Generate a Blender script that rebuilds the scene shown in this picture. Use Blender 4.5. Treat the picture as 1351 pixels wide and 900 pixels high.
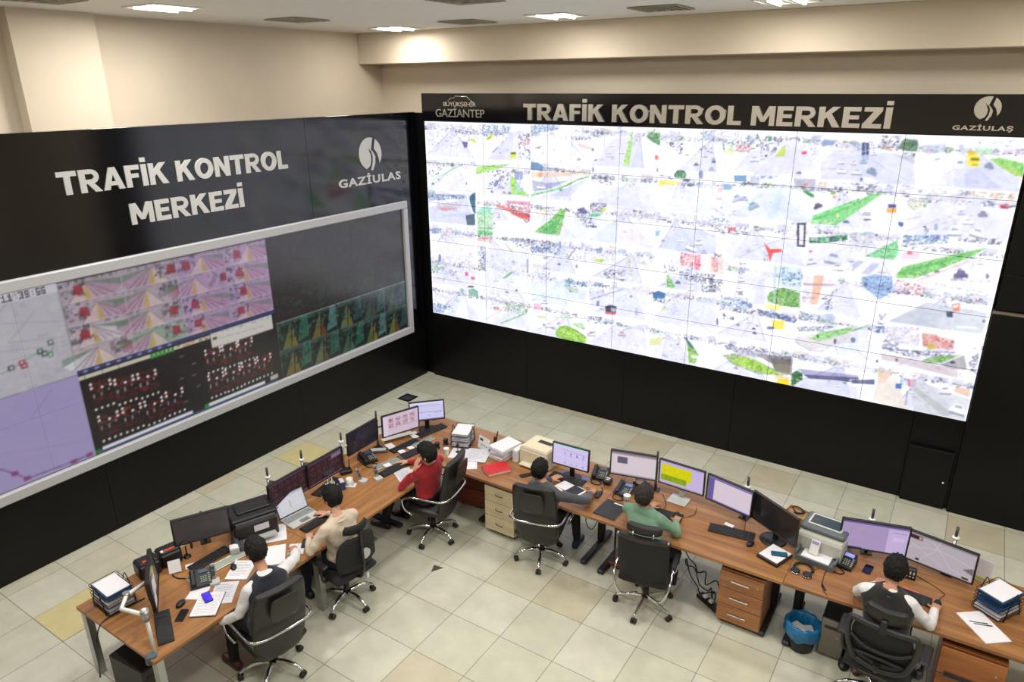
import bpy, math, random
import numpy as np
from mathutils import Matrix, Vector
R = math.radians
PI = math.pi
for o in list(bpy.data.objects):
    bpy.data.objects.remove(o)
S = bpy.context.scene
C = S.collection

# ------------------------------------------------------------------ camera
cam = bpy.data.objects.new('camera', bpy.data.cameras.new('camera'))
C.objects.link(cam)
S.camera = cam
cam.data.sensor_width = 36
cam.data.lens = 24.968
cam.data.clip_end = 100
_r = Vector((0.83757377, 0.54628519, -0.0065318))
_f = Vector((-0.51547233, 0.7862571, -0.34071695))
_f = (_f - _r * _r.dot(_f)).normalized()
_u = _r.cross(_f)
cam.matrix_world = Matrix.Translation((0, 0, 5.17)) @ Matrix((_r, _u, -_f)).transposed().to_4x4()

# ------------------------------------------------------------------ world, exposure, ceiling light
w = bpy.data.worlds.new('world')
S.world = w
w.use_nodes = True
w.node_tree.nodes['Background'].inputs[0].default_value = (0.9, 0.95, 1.0, 1)
w.node_tree.nodes['Background'].inputs[1].default_value = 0.05
S.view_settings.view_transform = 'Standard'
S.view_settings.look = 'None'
S.view_settings.exposure = 0.0
S.view_settings.gamma = 1.0
S.view_settings.use_curve_mapping = False
S.cycles.max_bounces = 6
S.cycles.diffuse_bounces = 3
S.cycles.glossy_bounces = 3
S.cycles.use_denoising = True
LAMP = 57.0                                    # watts of each recessed fluorescent fixture
CEIL = 5.99
LIGHTS = [(-7.9, 5.1), (-8.0, 9.0), (-4.95, 8.62), (-2.1, 8.6), (0.9, 8.6), (3.9, 8.6),
          (-5.0, 5.1), (-2.1, 5.1), (0.9, 5.1), (3.9, 5.1), (-7.9, 1.6), (-5.0, 1.6), (-2.1, 1.6), (0.9, 1.6), (3.9, 1.6)]

# ------------------------------------------------------------------ helpers
def lin(h):
    if isinstance(h, str):
        h = [int(h[i:i + 2], 16) / 255 for i in (0, 2, 4)]
    return [((c + 0.055) / 1.055) ** 2.4 if c > 0.04045 else c / 12.92 for c in h]

MATS = {}
def mat(name, col, rough=0.5, metal=0.0, spec=0.5, bump=0.0, bscale=200.0, vary=0.0, vscale=6.0, emit=0.0, coat=0.0, sheen=0.0):
    """plain procedural material: principled with noise in colour and bump"""
    if name in MATS:
        return MATS[name]
    m = bpy.data.materials.new(name)
    m.use_nodes = True
    nt = m.node_tree
    b = nt.nodes['Principled BSDF']
    c = lin(col)
    b.inputs['Base Color'].default_value = (*c, 1)
    b.inputs['Roughness'].default_value = rough
    b.inputs['Metallic'].default_value = metal
    b.inputs['Specular IOR Level'].default_value = spec
    b.inputs['Coat Weight'].default_value = coat
    b.inputs['Sheen Weight'].default_value = sheen
    tc = nt.nodes.new('ShaderNodeTexCoord')
    if vary:
        n = nt.nodes.new('ShaderNodeTexNoise')
        n.inputs['Scale'].default_value = vscale
        n.inputs['Detail'].default_value = 4
        nt.links.new(tc.outputs['Object'], n.inputs['Vector'])
        r = nt.nodes.new('ShaderNodeValToRGB')
        r.color_ramp.elements[0].position = 0.3
        r.color_ramp.elements[1].position = 0.7
        r.color_ramp.elements[0].color = (*[x * (1 - vary) for x in c], 1)
        r.color_ramp.elements[1].color = (*[min(1, x * (1 + vary)) for x in c], 1)
        nt.links.new(n.outputs['Fac'], r.inputs['Fac'])
        nt.links.new(r.outputs['Color'], b.inputs['Base Color'])
    n2 = nt.nodes.new('ShaderNodeTexNoise')
    n2.inputs['Scale'].default_value = bscale
    nt.links.new(tc.outputs['Object'], n2.inputs['Vector'])
    if bump:
        bp = nt.nodes.new('ShaderNodeBump')
        bp.inputs['Strength'].default_value = bump
        bp.inputs['Distance'].default_value = 0.01
        nt.links.new(n2.outputs['Fac'], bp.inputs['Height'])
        nt.links.new(bp.outputs['Normal'], b.inputs['Normal'])
    else:
        mr = nt.nodes.new('ShaderNodeMapRange')
        mr.inputs['To Min'].default_value = max(0, rough - 0.04)
        mr.inputs['To Max'].default_value = rough + 0.04
        nt.links.new(n2.outputs['Fac'], mr.inputs['Value'])
        nt.links.new(mr.outputs['Result'], b.inputs['Roughness'])
    if emit:
        b.inputs['Emission Color'].default_value = (*c, 1)
        b.inputs['Emission Strength'].default_value = emit
    MATS[name] = m
    return m

def wood(name, c1, c2, c3, axis=0, rough=0.38, scale=1.0):
    if name in MATS:
        return MATS[name]
    m = bpy.data.materials.new(name)
    m.use_nodes = True
    nt = m.node_tree
    b = nt.nodes['Principled BSDF']
    tc = nt.nodes.new('ShaderNodeTexCoord')
    mp = nt.nodes.new('ShaderNodeMapping')
    sc = [9.0 * scale] * 3
    sc[axis] = 0.55 * scale
    mp.inputs['Scale'].default_value = sc
    nt.links.new(tc.outputs['Object'], mp.inputs['Vector'])
    n = nt.nodes.new('ShaderNodeTexNoise')
    n.inputs['Scale'].default_value = 1.6
    n.inputs['Detail'].default_value = 8
    n.inputs['Roughness'].default_value = 0.62
    n.inputs['Distortion'].default_value = 0.5
    nt.links.new(mp.outputs['Vector'], n.inputs['Vector'])
    r = nt.nodes.new('ShaderNodeValToRGB')
    r.color_ramp.elements[0].position = 0.33
    r.color_ramp.elements[0].color = (*lin(c1), 1)
    r.color_ramp.elements[1].position = 0.68
    r.color_ramp.elements[1].color = (*lin(c3), 1)
    e = r.color_ramp.elements.new(0.5)
    e.color = (*lin(c2), 1)
    nt.links.new(n.outputs['Fac'], r.inputs['Fac'])
    nt.links.new(r.outputs['Color'], b.inputs['Base Color'])
    b.inputs['Roughness'].default_value = rough
    MATS[name] = m
    return m

def link(name, me, mats=None, parent=None):
    o = bpy.data.objects.new(name, me)
    C.objects.link(o)
    if mats is not None:
        for m in (mats if isinstance(mats, (list, tuple)) else [mats]):
            me.materials.append(m)
    if parent is not None:
        o.parent = parent
    return o

def tag(o, label=None, cat=None, group=None, kind=None):
    if label: o['label'] = label
    if cat: o['category'] = cat
    if group: o['group'] = group
    if kind: o['kind'] = kind
    return o

def thing(name, label, cat, loc=(0, 0, 0), rz=0.0, group=None):
    o = bpy.data.objects.new(name, None)
    o.empty_display_size = 0.1
    C.objects.link(o)
    o.location = loc
    o.rotation_euler = (0, 0, R(rz))
    return tag(o, label, cat, group)

def copy_tree(o, parent=None):
    c = o.copy()
    C.objects.link(c)
    if parent is not None:
        c.parent = parent
    for ch in o.children:
        copy_tree(ch, c)
    return c

class G:
    """collects shapes and links them as ONE mesh object"""
    def __init__(s):
        s.v = []; s.f = []; s.mi = []; s.sm = []; s.M = Matrix.Identity(4)
    def at(s, x=0, y=0, z=0, rz=0, rx=0, ry=0):
        s.M = Matrix.Translation((x, y, z)) @ Matrix.Rotation(R(rz), 4, 'Z') @ Matrix.Rotation(R(ry), 4, 'Y') @ Matrix.Rotation(R(rx), 4, 'X')
        return s
    def add(s, vs, fs, m=0, smooth=False):
        k = len(s.v)
        s.v += [tuple(s.M @ Vector(v)) for v in vs]
        s.f += [tuple(i + k for i in f) for f in fs]
        s.mi += [m] * len(fs)
        s.sm += [smooth] * len(fs)
        return s
    def box(s, cx, cy, cz, sx, sy, sz, b=0.0, m=0, rz=0.0):
        a = (sx / 2, sy / 2, sz / 2)
        b = min(b, min(a) * 0.95)
        vs = []; idx = {}
        cr, sr = math.cos(R(rz)), math.sin(R(rz))
        def put(p):
            x, y, z = p
            vs.append((cx + x * cr - y * sr, cy + x * sr + y * cr, cz + z))
            return len(vs) - 1
        sg = (-1, 1)
        if b <= 0:
            for X in sg:
                for Y in sg:
                    for Z in sg:
                        idx[X, Y, Z] = put((X * a[0], Y * a[1], Z * a[2]))
            q = idx
            fs = [(q[-1, -1, -1], q[-1, 1, -1], q[1, 1, -1], q[1, -1, -1]), (q[-1, -1, 1], q[1, -1, 1], q[1, 1, 1], q[-1, 1, 1]),
                  (q[-1, -1, -1], q[1, -1, -1], q[1, -1, 1], q[-1, -1, 1]), (q[1, 1, -1], q[-1, 1, -1], q[-1, 1, 1], q[1, 1, 1]),
                  (q[-1, 1, -1], q[-1, -1, -1], q[-1, -1, 1], q[-1, 1, 1]), (q[1, -1, -1], q[1, 1, -1], q[1, 1, 1], q[1, -1, 1])]
            return s.add(vs, fs, m)
        for X in sg:
            for Y in sg:
                for Z in sg:
                    for k in range(3):
                        p = [X * (a[0] - b), Y * (a[1] - b), Z * (a[2] - b)]
                        p[k] = (X, Y, Z)[k] * a[k]
                        idx[X, Y, Z, k] = put(p)
        q = idx
        fs = []
        for k in range(3):
            i, j = [t for t in range(3) if t != k]
            for sgn in sg:
                loop = []
                for (A, B) in ((-1, -1), (1, -1), (1, 1), (-1, 1)):
                    t = [0, 0, 0]; t[k] = sgn; t[i] = A; t[j] = B
                    loop.append(q[t[0], t[1], t[2], k])
                flip = (sgn > 0) == (k == 1)
                fs.append(tuple(loop[::-1] if flip else loop))
        for k in range(3):                       # edges along axis k
            i, j = [t for t in range(3) if t != k]
            for A in sg:
                for B in sg:
                    def g_(K, w_):
                        t = [0, 0, 0]; t[k] = K; t[i] = A; t[j] = B
                        return q[t[0], t[1], t[2], w_]
                    loop = (g_(-1, i), g_(1, i), g_(1, j), g_(-1, j))
                    flip = (A * B > 0) == (k == 1)
                    fs.append(tuple(loop if flip else loop[::-1]))
        for X in sg:
            for Y in sg:
                for Z in sg:
                    loop = (q[X, Y, Z, 0], q[X, Y, Z, 1], q[X, Y, Z, 2])
                    fs.append(loop if X * Y * Z > 0 else loop[::-1])
        return s.add(vs, fs, m)
    def loft(s, rings, m=0, smooth=True, cap=True, closed=True):
        n = len(rings[0]); vs = [p for r in rings for p in r]; fs = []
        for a in range(len(rings) - 1):
            for i in range(n if closed else n - 1):
                j = (i + 1) % n
                fs.append((a * n + i, a * n + j, (a + 1) * n + j, (a + 1) * n + i))
        s.add(vs, fs, m, smooth)
        if cap:
            k = len(s.v) - len(vs)
            s.f += [tuple(k + i for i in range(n - 1, -1, -1)), tuple(k + (len(rings) - 1) * n + i for i in range(n))]
            s.mi += [m, m]; s.sm += [False, False]
        return s
    def tube(s, pts, r, n=8, m=0, rnd=False):
        pts = [Vector(p) for p in pts]
        rs = r if isinstance(r, (list, tuple)) else [r] * len(pts)
        rings = []; up = None
        for i, p in enumerate(pts):
            d = (pts[min(i + 1, len(pts) - 1)] - pts[max(i - 1, 0)])
            d = d.normalized() if d.length > 1e-9 else Vector((0, 0, 1))
            if up is None:
                up = Vector((0, 0, 1)) if abs(d.z) < 0.9 else Vector((1, 0, 0))
            x = up.cross(d).normalized(); y = d.cross(x); up = y
            rings.append([p + x * rs[i] * math.cos(2 * PI * k / n) + y * rs[i] * math.sin(2 * PI * k / n) for k in range(n)])
        return s.loft(rings, m)
    def cyl(s, p0, p1, r0, r1=None, n=16, m=0):
        return s.tube([p0, p1], [r0, r0 if r1 is None else r1], n, m)
    def lathe(s, prof, n=24, m=0, cap=True, c=(0, 0, 0)):
        return s.loft([[(c[0] + r * math.cos(2 * PI * k / n), c[1] + r * math.sin(2 * PI * k / n), c[2] + z) for k in range(n)] for r, z in prof], m, True, cap)
    def prism(s, poly, z0, z1, m=0):
        n = len(poly)
        A = sum(poly[i][0] * poly[(i + 1) % n][1] - poly[(i + 1) % n][0] * poly[i][1] for i in range(n))
        if A < 0: poly = poly[::-1]
        vs = [(x, y, z0) for x, y in poly] + [(x, y, z1) for x, y in poly]
        fs = [tuple(range(n - 1, -1, -1)), tuple(range(n, 2 * n))] + [(i, (i + 1) % n, n + (i + 1) % n, n + i) for i in range(n)]
        return s.add(vs, fs, m)
    def ball(s, c, r, n=12, m=0, M=None):
        """ellipsoid; r = radius or (rx, ry, rz)"""
        if not isinstance(r, (list, tuple)): r = (r, r, r)
        rings = []
        for a in range(1, n):
            t = PI * a / n
            rings.append([Vector((r[0] * math.sin(t) * math.cos(2 * PI * k / (2 * n)), r[1] * math.sin(t) * math.sin(2 * PI * k / (2 * n)), -r[2] * math.cos(t))) for k in range(2 * n)])
        rings = [[(M @ p if M is not None else p) + Vector(c) for p in ring] for ring in rings]
        return s.loft(rings, m)
    def build(s, name, mats, parent=None, label=None):
        me = bpy.data.meshes.new(name)
        me.from_pydata(s.v, [], s.f)
        me.polygons.foreach_set('material_index', s.mi)
        me.polygons.foreach_set('use_smooth', s.sm)
        me.update()
        o = link(name, me, mats, parent)
        if label: o['label'] = label
        return o

GLY = {
 'T': (.74, [[(0, .78), (.74, .78), (.74, 1), (0, 1)], [(.25, 0), (.49, 0), (.49, .8), (.25, .8)]]),
 'A': (.88, [[(0, 0), (.25, 0), (.53, 1), (.31, 1)], [(.63, 0), (.88, 0), (.57, 1), (.35, 1)], [(.2, .19), (.68, .19), (.62, .37), (.26, .37)]]),
 'F': (.62, [[(0, 0), (.24, 0), (.24, 1), (0, 1)], [(.2, .79), (.62, .79), (.62, 1), (.2, 1)], [(.2, .42), (.56, .42), (.56, .61), (.2, .61)]]),
 'İ': (.24, [[(0, 0), (.24, 0), (.24, 1), (0, 1)], [(0, 1.1), (.24, 1.1), (.24, 1.3), (0, 1.3)]]),
 'K': (.84, [[(0, 0), (.24, 0), (.24, 1), (0, 1)], [(.2, .64), (.2, .34), (.8, 1), (.51, 1)], [(.31, .52), (.49, .68), (.86, 0), (.57, 0)]]),
 'N': (.8, [[(0, 0), (.23, 0), (.23, 1), (0, 1)], [(.57, 0), (.8, 0), (.8, 1), (.57, 1)], [(0, 1), (.25, 1), (.8, 0), (.55, 0)]]),
 'L': (.6, [[(0, 0), (.24, 0), (.24, 1), (0, 1)], [(.2, 0), (.6, 0), (.6, .21), (.2, .21)]]),
 'M': (.98, [[(0, 0), (.22, 0), (.22, 1), (0, 1)], [(.76, 0), (.98, 0), (.98, 1), (.76, 1)], [(0, 1), (.27, 1), (.58, .2), (.40, .2)], [(.98, 1), (.71, 1), (.40, .2), (.58, .2)]]),
 'E': (.66, [[(0, 0), (.24, 0), (.24, 1), (0, 1)], [(.2, .79), (.65, .79), (.65, 1), (.2, 1)], [(.2, .41), (.6, .41), (.6, .6), (.2, .6)], [(.2, 0), (.66, 0), (.66, .21), (.2, .21)]]),
 'Z': (.7, [[(.02, .79), (.68, .79), (.68, 1), (.02, 1)], [(0, 0), (.7, 0), (.7, .21), (0, .21)], [(0, .18), (.31, .18), (.68, .82), (.38, .82)]]),
}
def _arc(cx, cy, ro, ri, a0, a1, n=14, ky=1.0, ri_y=None):
    out = []
    for k in range(n):
        q = []
        for a, w_ in ((a0 + (a1 - a0) * k / n, 0), (a0 + (a1 - a0) * (k + 1) / n, 0)):
            q.append(a)
        c0, s0, c1, s1 = math.cos(R(q[0])), math.sin(R(q[0])), math.cos(R(q[1])), math.sin(R(q[1]))
        iy = ri * ky if ri_y is None else ri_y
        out.append([(cx + ri * c0, cy + iy * s0), (cx + ro * c0, cy + ro * ky * s0), (cx + ro * c1, cy + ro * ky * s1), (cx + ri * c1, cy + iy * s1)])
    return out
GLY['O'] = (.92, _arc(.46, .5, .46, .215, 0, 360, 32, .5 / .46 * 1.03, .29))
GLY['R'] = (.82, [[(0, 0), (.24, 0), (.24, 1), (0, 1)], [(.2, .8), (.46, .8), (.46, 1), (.2, 1)], [(.2, .37), (.46, .37), (.46, .56), (.2, .56)], [(.28, .4), (.53, .42), (.84, 0), (.56, 0)]] + _arc(.46, .685, .315, .12, -90, 90, 12))
def block_letters(body, name, x0, x1, z0, z1, frame, m, parent, depth=.015, gap=.085):
    """heavy block capitals, cap height z0..z1, as real raised letters"""
    W_ = sum((GLY[c][0] if c != ' ' else .26) + gap for c in body) - gap
    sx = (x1 - x0) / W_; sz = z1 - z0
    rt, up, nr, org = frame
    g = G(); x = 0; dd = 0
    for c in body:
        if c == ' ': x += .26 + gap; continue
        w_, polys = GLY[c]
        for iq, q in enumerate(polys):
            dd = .0007 * (iq if c not in 'OR' else min(iq, 4))
            A = sum(q[i][0] * q[(i + 1) % len(q)][1] - q[(i + 1) % len(q)][0] * q[i][1] for i in range(len(q)))
            if A < 0: q = q[::-1]
            n = len(q)
            P3 = [org + rt * (x0 + (x + a) * sx) + up * (z0 + b_ * sz) for a, b_ in q]
            vs = [tuple(p + nr * (depth + dd)) for p in P3] + [tuple(p + nr * (.0005 - dd * .1)) for p in P3]
            g.add(vs, [tuple(range(n)), tuple(range(2 * n - 1, n - 1, -1))] + [((i + 1) % n, i, n + i, n + (i + 1) % n) for i in range(n)])
        x += w_ + gap
    return g.build(name, m, parent)

def smooth_path(pts, n=5):
    pts = [Vector(p) for p in pts]
    out = []
    for i in range(len(pts) - 1):
        p0, p1, p2, p3 = pts[max(i - 1, 0)], pts[i], pts[i + 1], pts[min(i + 2, len(pts) - 1)]
        for k in range(n):
            t = k / n
            out.append(0.5 * ((2 * p1) + (p2 - p0) * t + (2 * p0 - 5 * p1 + 4 * p2 - p3) * t * t + (3 * p1 - p0 - 3 * p2 + p3) * t ** 3))
    out.append(pts[-1])
    return out

def rrect(w, h, r, n=4):
    out = []
    for cx, cy, a0 in ((w / 2 - r, h / 2 - r, 0), (-w / 2 + r, h / 2 - r, 90), (-w / 2 + r, -h / 2 + r, 180), (w / 2 - r, -h / 2 + r, 270)):
        for k in range(n + 1):
            a = R(a0 + 90 * k / n)
            out.append((cx + r * math.cos(a), cy + r * math.sin(a)))
    return out

def struct(name, g, mats, parent=None):
    o = g.build(name, mats, parent)
    if parent is None: o['kind'] = 'structure'
    return o

def lettering(body, name, x0, x1, z0, z1, frame, m, parent, depth=0.012, bold=0.0, spacing=1.0):
    """writing as real raised letters, fitted to the box x0..x1, z0..z1 of a wall frame"""
    cu = bpy.data.curves.new(name, 'FONT')
    cu.body = body
    cu.size = 1.0
    cu.space_character = spacing
    cu.offset = bold
    cu.resolution_u = 3
    t = bpy.data.objects.new(name, cu)
    C.objects.link(t)
    bpy.context.view_layer.update()
    me = bpy.data.meshes.new_from_object(t.evaluated_get(bpy.context.evaluated_depsgraph_get()))
    bpy.data.objects.remove(t)
    bpy.data.curves.remove(cu)
    co = np.empty(len(me.vertices) * 3)
    me.vertices.foreach_get('co', co)
    co = co.reshape(-1, 3)
    mn, mx = co.min(0), co.max(0)
    co[:, 0] = x0 + (co[:, 0] - mn[0]) / (mx[0] - mn[0]) * (x1 - x0)
    co[:, 1] = z0 + (co[:, 1] - mn[1]) / (mx[1] - mn[1]) * (z1 - z0)
    n = len(co)
    faces = [tuple(p.vertices) for p in me.polygons]
    cnt = {}
    for f in faces:
        for a, b in zip(f, f[1:] + f[:1]):
            cnt[(a, b)] = 1
    g = G()
    rt, up, nr, org = frame
    def W(x, z, d): return tuple(org + rt * x + up * z + nr * d)
    vs = [W(c[0], c[1], depth) for c in co] + [W(c[0], c[1], 0.0005) for c in co]
    fs = list(faces) + [tuple(reversed([i + n for i in f])) for f in faces]
    for (a, b) in cnt:
        if (b, a) not in cnt:
            fs.append((b, a, a + n, b + n))
    g.add(vs, fs)
    bpy.data.meshes.remove(me)
    return g.build(name, m, parent)

# ---- pictures shown by displays, painted cell by cell into the display's own pixels
class Pic:
    def __init__(s, w, h, ppm, col='000000'):
        s.W, s.H, s.k = w, h, ppm
        s.nx, s.ny = int(round(w * ppm)) + 1, int(round(h * ppm)) + 1
        s.a = np.ones((s.ny, s.nx, 3)) * np.array([int(col[i:i + 2], 16) / 255 for i in (0, 2, 4)])
        s.X, s.Z = np.meshgrid(np.linspace(0, w, s.nx), np.linspace(0, h, s.ny))   # row 0 = bottom
    def mask(s, pts):
        xs = [p[0] for p in pts]; zs = [p[1] for p in pts]
        i0 = max(0, int(min(xs) * s.k)); i1 = min(s.nx, int(max(xs) * s.k) + 2)
        j0 = max(0, int(min(zs) * s.k)); j1 = min(s.ny, int(max(zs) * s.k) + 2)
        if i1 <= i0 or j1 <= j0: return None
        acc = 0
        for dx, dz in ((-0.25, -0.25), (0.25, -0.25), (-0.25, 0.25), (0.25, 0.25)):
            x = s.X[j0:j1, i0:i1] + dx / s.k; z = s.Z[j0:j1, i0:i1] + dz / s.k
            ins = np.zeros(x.shape, bool)
            n = len(pts)
            for a in range(n):
                xa, za = pts[a]; xb, zb = pts[(a + 1) % n]
                if za == zb: continue
                cond = ((za > z) != (zb > z)) & (x < (xb - xa) * (z - za) / (zb - za) + xa)
                ins ^= cond
            acc = acc + ins * 0.25
        return j0, j1, i0, i1, acc
    def poly(s, pts, col, al=1.0):
        r = s.mask(pts)
        if r is None: return
        j0, j1, i0, i1, m = r
        c = np.array([int(col[i:i + 2], 16) / 255 for i in (0, 2, 4)]) if isinstance(col, str) else np.array(col)
        m = (m * al)[..., None]
        s.a[j0:j1, i0:i1] = s.a[j0:j1, i0:i1] * (1 - m) + c * m
    def rect(s, x0, z0, x1, z1, col, al=1.0):
        s.poly([(x0, z0), (x1, z0), (x1, z1), (x0, z1)], col, al)
    def line(s, pts, w, col, al=1.0):
        for (a, b), (c, d) in zip(pts, pts[1:]):
            L = math.hypot(c - a, d - b) or 1
            nx, nz = -(d - b) / L * w / 2, (c - a) / L * w / 2
            s.poly([(a + nx, b + nz), (c + nx, d + nz), (c - nx, d - nz), (a - nx, b - nz)], col, al)
    def disc(s, x, z, r, col, al=1.0):
        s.poly([(x + r * math.cos(k * PI / 4), z + r * math.sin(k * PI / 4)) for k in range(8)], col, al)
    def speckle(s, pts, pal, dens, rng, size=0.035):
        r = s.mask(pts)
        if r is None: return
        j0, j1, i0, i1, m = r
        h, w = m.shape
        lay = np.zeros((h, w, 3)); la = np.zeros((h, w))
        k = s.k * size
        cnt = int(dens * h * w / max(1.0, k * k * 0.55))
        for _ in range(cnt):
            cx, cz = rng.random() * w, rng.random() * h
            a = k * (0.3 + rng.random()); b = k * (0.2 + rng.random() * 0.7)
            c = pal[rng.randrange(len(pal))]
            sl = (slice(int(max(0, cz - b / 2)), int(cz + b / 2) + 1), slice(int(max(0, cx - a / 2)), int(cx + a / 2) + 1))
            lay[sl] = [int(c[i:i + 2], 16) / 255 for i in (0, 2, 4)]
            la[sl] = 0.3 + 0.5 * rng.random()
        mm = (m * la)[..., None]
        s.a[j0:j1, i0:i1] = s.a[j0:j1, i0:i1] * (1 - mm) + lay * mm
    def grain(s, amp, tint, seed, region=None, stretch=1.0):
        """soft cloudy camera texture inside the shown picture"""
        rs = np.random.RandomState(seed)
        acc = np.zeros((s.ny, s.nx)); tot = 0
        for cell_, w_ in ((2.2, 1.0), (5, 1.0), (11, .9), (24, .7)):
            gx_, gy_ = int(s.nx / cell_ / stretch) + 3, int(s.ny / cell_) + 3
            r_ = rs.rand(gy_, gx_)
            px_ = np.linspace(0, gx_ - 2.001, s.nx); py_ = np.linspace(0, gy_ - 2.001, s.ny)
            ix, iy = px_.astype(int), py_.astype(int); fx, fy = (px_ - ix)[None, :], (py_ - iy)[:, None]
            q = r_[iy][:, ix] * (1 - fx) * (1 - fy) + r_[iy][:, ix + 1] * fx * (1 - fy) + r_[iy + 1][:, ix] * (1 - fx) * fy + r_[iy + 1][:, ix + 1] * fx * fy
            acc += w_ * q; tot += w_
        acc = np.clip((acc / tot - .5) * 2.6, -1, 1)[..., None]
        t_ = np.array(tint)
        if region is None: s.a = s.a + acc * amp * t_
        else:
            j0, j1, i0, i1 = region
            s.a[j0:j1, i0:i1] += (acc * amp * t_)[j0:j1, i0:i1]
        s.a = np.clip(s.a, 0, 1)
    def blur(s, t=0.5):
        p = np.pad(s.a, ((1, 1), (1, 1), (0, 0)), 'edge')
        q = (p[:-2, 1:-1] + p[2:, 1:-1] + p[1:-1, :-2] + p[1:-1, 2:]) / 4
        s.a = s.a * (1 - t) + q * t

def screen_mat(name, strength, rough=0.25, spec=0.5):
    if name in MATS: return MATS[name]
    m = bpy.data.materials.new(name)
    m.use_nodes = True
    nt = m.node_tree
    b = nt.nodes['Principled BSDF']
    b.inputs['Base Color'].default_value = (0.012, 0.012, 0.014, 1)
    b.inputs['Roughness'].default_value = rough
    b.inputs['Specular IOR Level'].default_value = spec
    a = nt.nodes.new('ShaderNodeAttribute')
    a.attribute_name = 'picture'
    nt.links.new(a.outputs['Color'], b.inputs['Emission Color'])
    b.inputs['Emission Strength'].default_value = strength
    MATS[name] = m
    return m

def display(name, a, org, rt, up, W, H, m, parent, frame_depth=0.0):
    """a flat lit display: a grid of pixels carrying the picture it shows"""
    ny, nx = a.shape[:2]
    org, rt, up = (np.array(v, float) for v in (org, rt, up))
    gx, gz = np.meshgrid(np.linspace(0, W, nx), np.linspace(0, H, ny))
    co = org + gx[..., None] * rt + gz[..., None] * up
    idx = np.arange(nx * ny).reshape(ny, nx)
    q = np.stack([idx[:-1, :-1], idx[:-1, 1:], idx[1:, 1:], idx[1:, :-1]], -1).reshape(-1, 4)
    me = bpy.data.meshes.new(name)
    me.vertices.add(nx * ny)
    me.vertices.foreach_set('co', co.reshape(-1))
    me.loops.add(q.size)
    me.loops.foreach_set('vertex_index', q.reshape(-1).astype(np.int32))
    me.polygons.add(len(q))
    me.polygons.foreach_set('loop_start', np.arange(0, q.size, 4, dtype=np.int32))
    me.update(calc_edges=True)
    c = np.clip(a, 0, 1)
    c = np.where(c > 0.04045, ((c + 0.055) / 1.055) ** 2.4, c / 12.92)
    col = np.ones((ny, nx, 4)); col[..., :3] = c
    at = me.color_attributes.new('picture', 'FLOAT_COLOR', 'POINT')
    at.data.foreach_set('color', col.reshape(-1))
    return link(name, me, m, parent)

# ------------------------------------------------------------------ materials
M_WALL = mat('wall_paint', 'd8cab6', 0.75, bump=0.15, bscale=60, vary=0.03, vscale=1.5)
M_CEIL = mat('ceiling_paint', 'ecebe6', 0.8, bump=0.1, bscale=50, vary=0.02)
M_BLACK = mat('gloss_black_board', '07070c', 0.12, spec=0.8, vary=0.2, vscale=2)
M_BLACKM = mat('satin_black_board', '0a0a0b', 0.36, spec=0.25, vary=0.2, vscale=2)
M_CHROME = mat('chrome', 'd0d0d2', 0.14, metal=1)
M_STEEL = mat('brushed_steel', 'b4b4b4', 0.35, metal=1)
M_LEATHER = mat('black_leather', '1d1c1b', 0.42, spec=0.5, bump=0.25, bscale=90, vary=0.15)
M_MESH = mat('black_mesh', '161616', 0.7, bump=0.5, bscale=400)
M_PLASTIC = mat('black_plastic', '151517', 0.4, bump=0.05, bscale=300)
M_PLASTICG = mat('grey_plastic', '3c3f45', 0.45)
M_LGREY = mat('light_grey_plastic', 'b6b8b6', 0.4)
M_BEIGE = mat('beige_plastic', 'ddd5bf', 0.45)
M_WHITE = mat('white_plastic', 'e2e2e0', 0.35)
M_PAPER = mat('paper', 'dedce2', 0.8, bump=0.1, bscale=120, vary=0.02)
M_PAPERP = mat('printed_paper', 'cfced8', 0.8, vary=0.06, vscale=40)
M_CABLE = mat('cable_rubber', '141313', 0.5)
M_RUBBER = mat('caster_rubber', '26231f', 0.6)
M_OAK = wood('desk_wood', '7c5230', '93653c', 'a57848', 0)
M_OAKY = wood('desk_wood_lengthwise', '7e5330', '96673c', 'a97b48', 1)
M_PEDW = wood('pedestal_wood', '7a4a2c', '9c673e', 'b07a4c', 0)
M_RED = wood('red_brown_wood', '4a1f12', '6b2d1a', '7c3b22', 0)
M_MAPLE = wood('pale_maple', 'cdb993', 'd9c8a4', 'e2d3b2', 0, rough=0.45)
M_DARKLEG = mat('anthracite_leg', '2d2e31', 0.4, metal=0.3)

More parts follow.
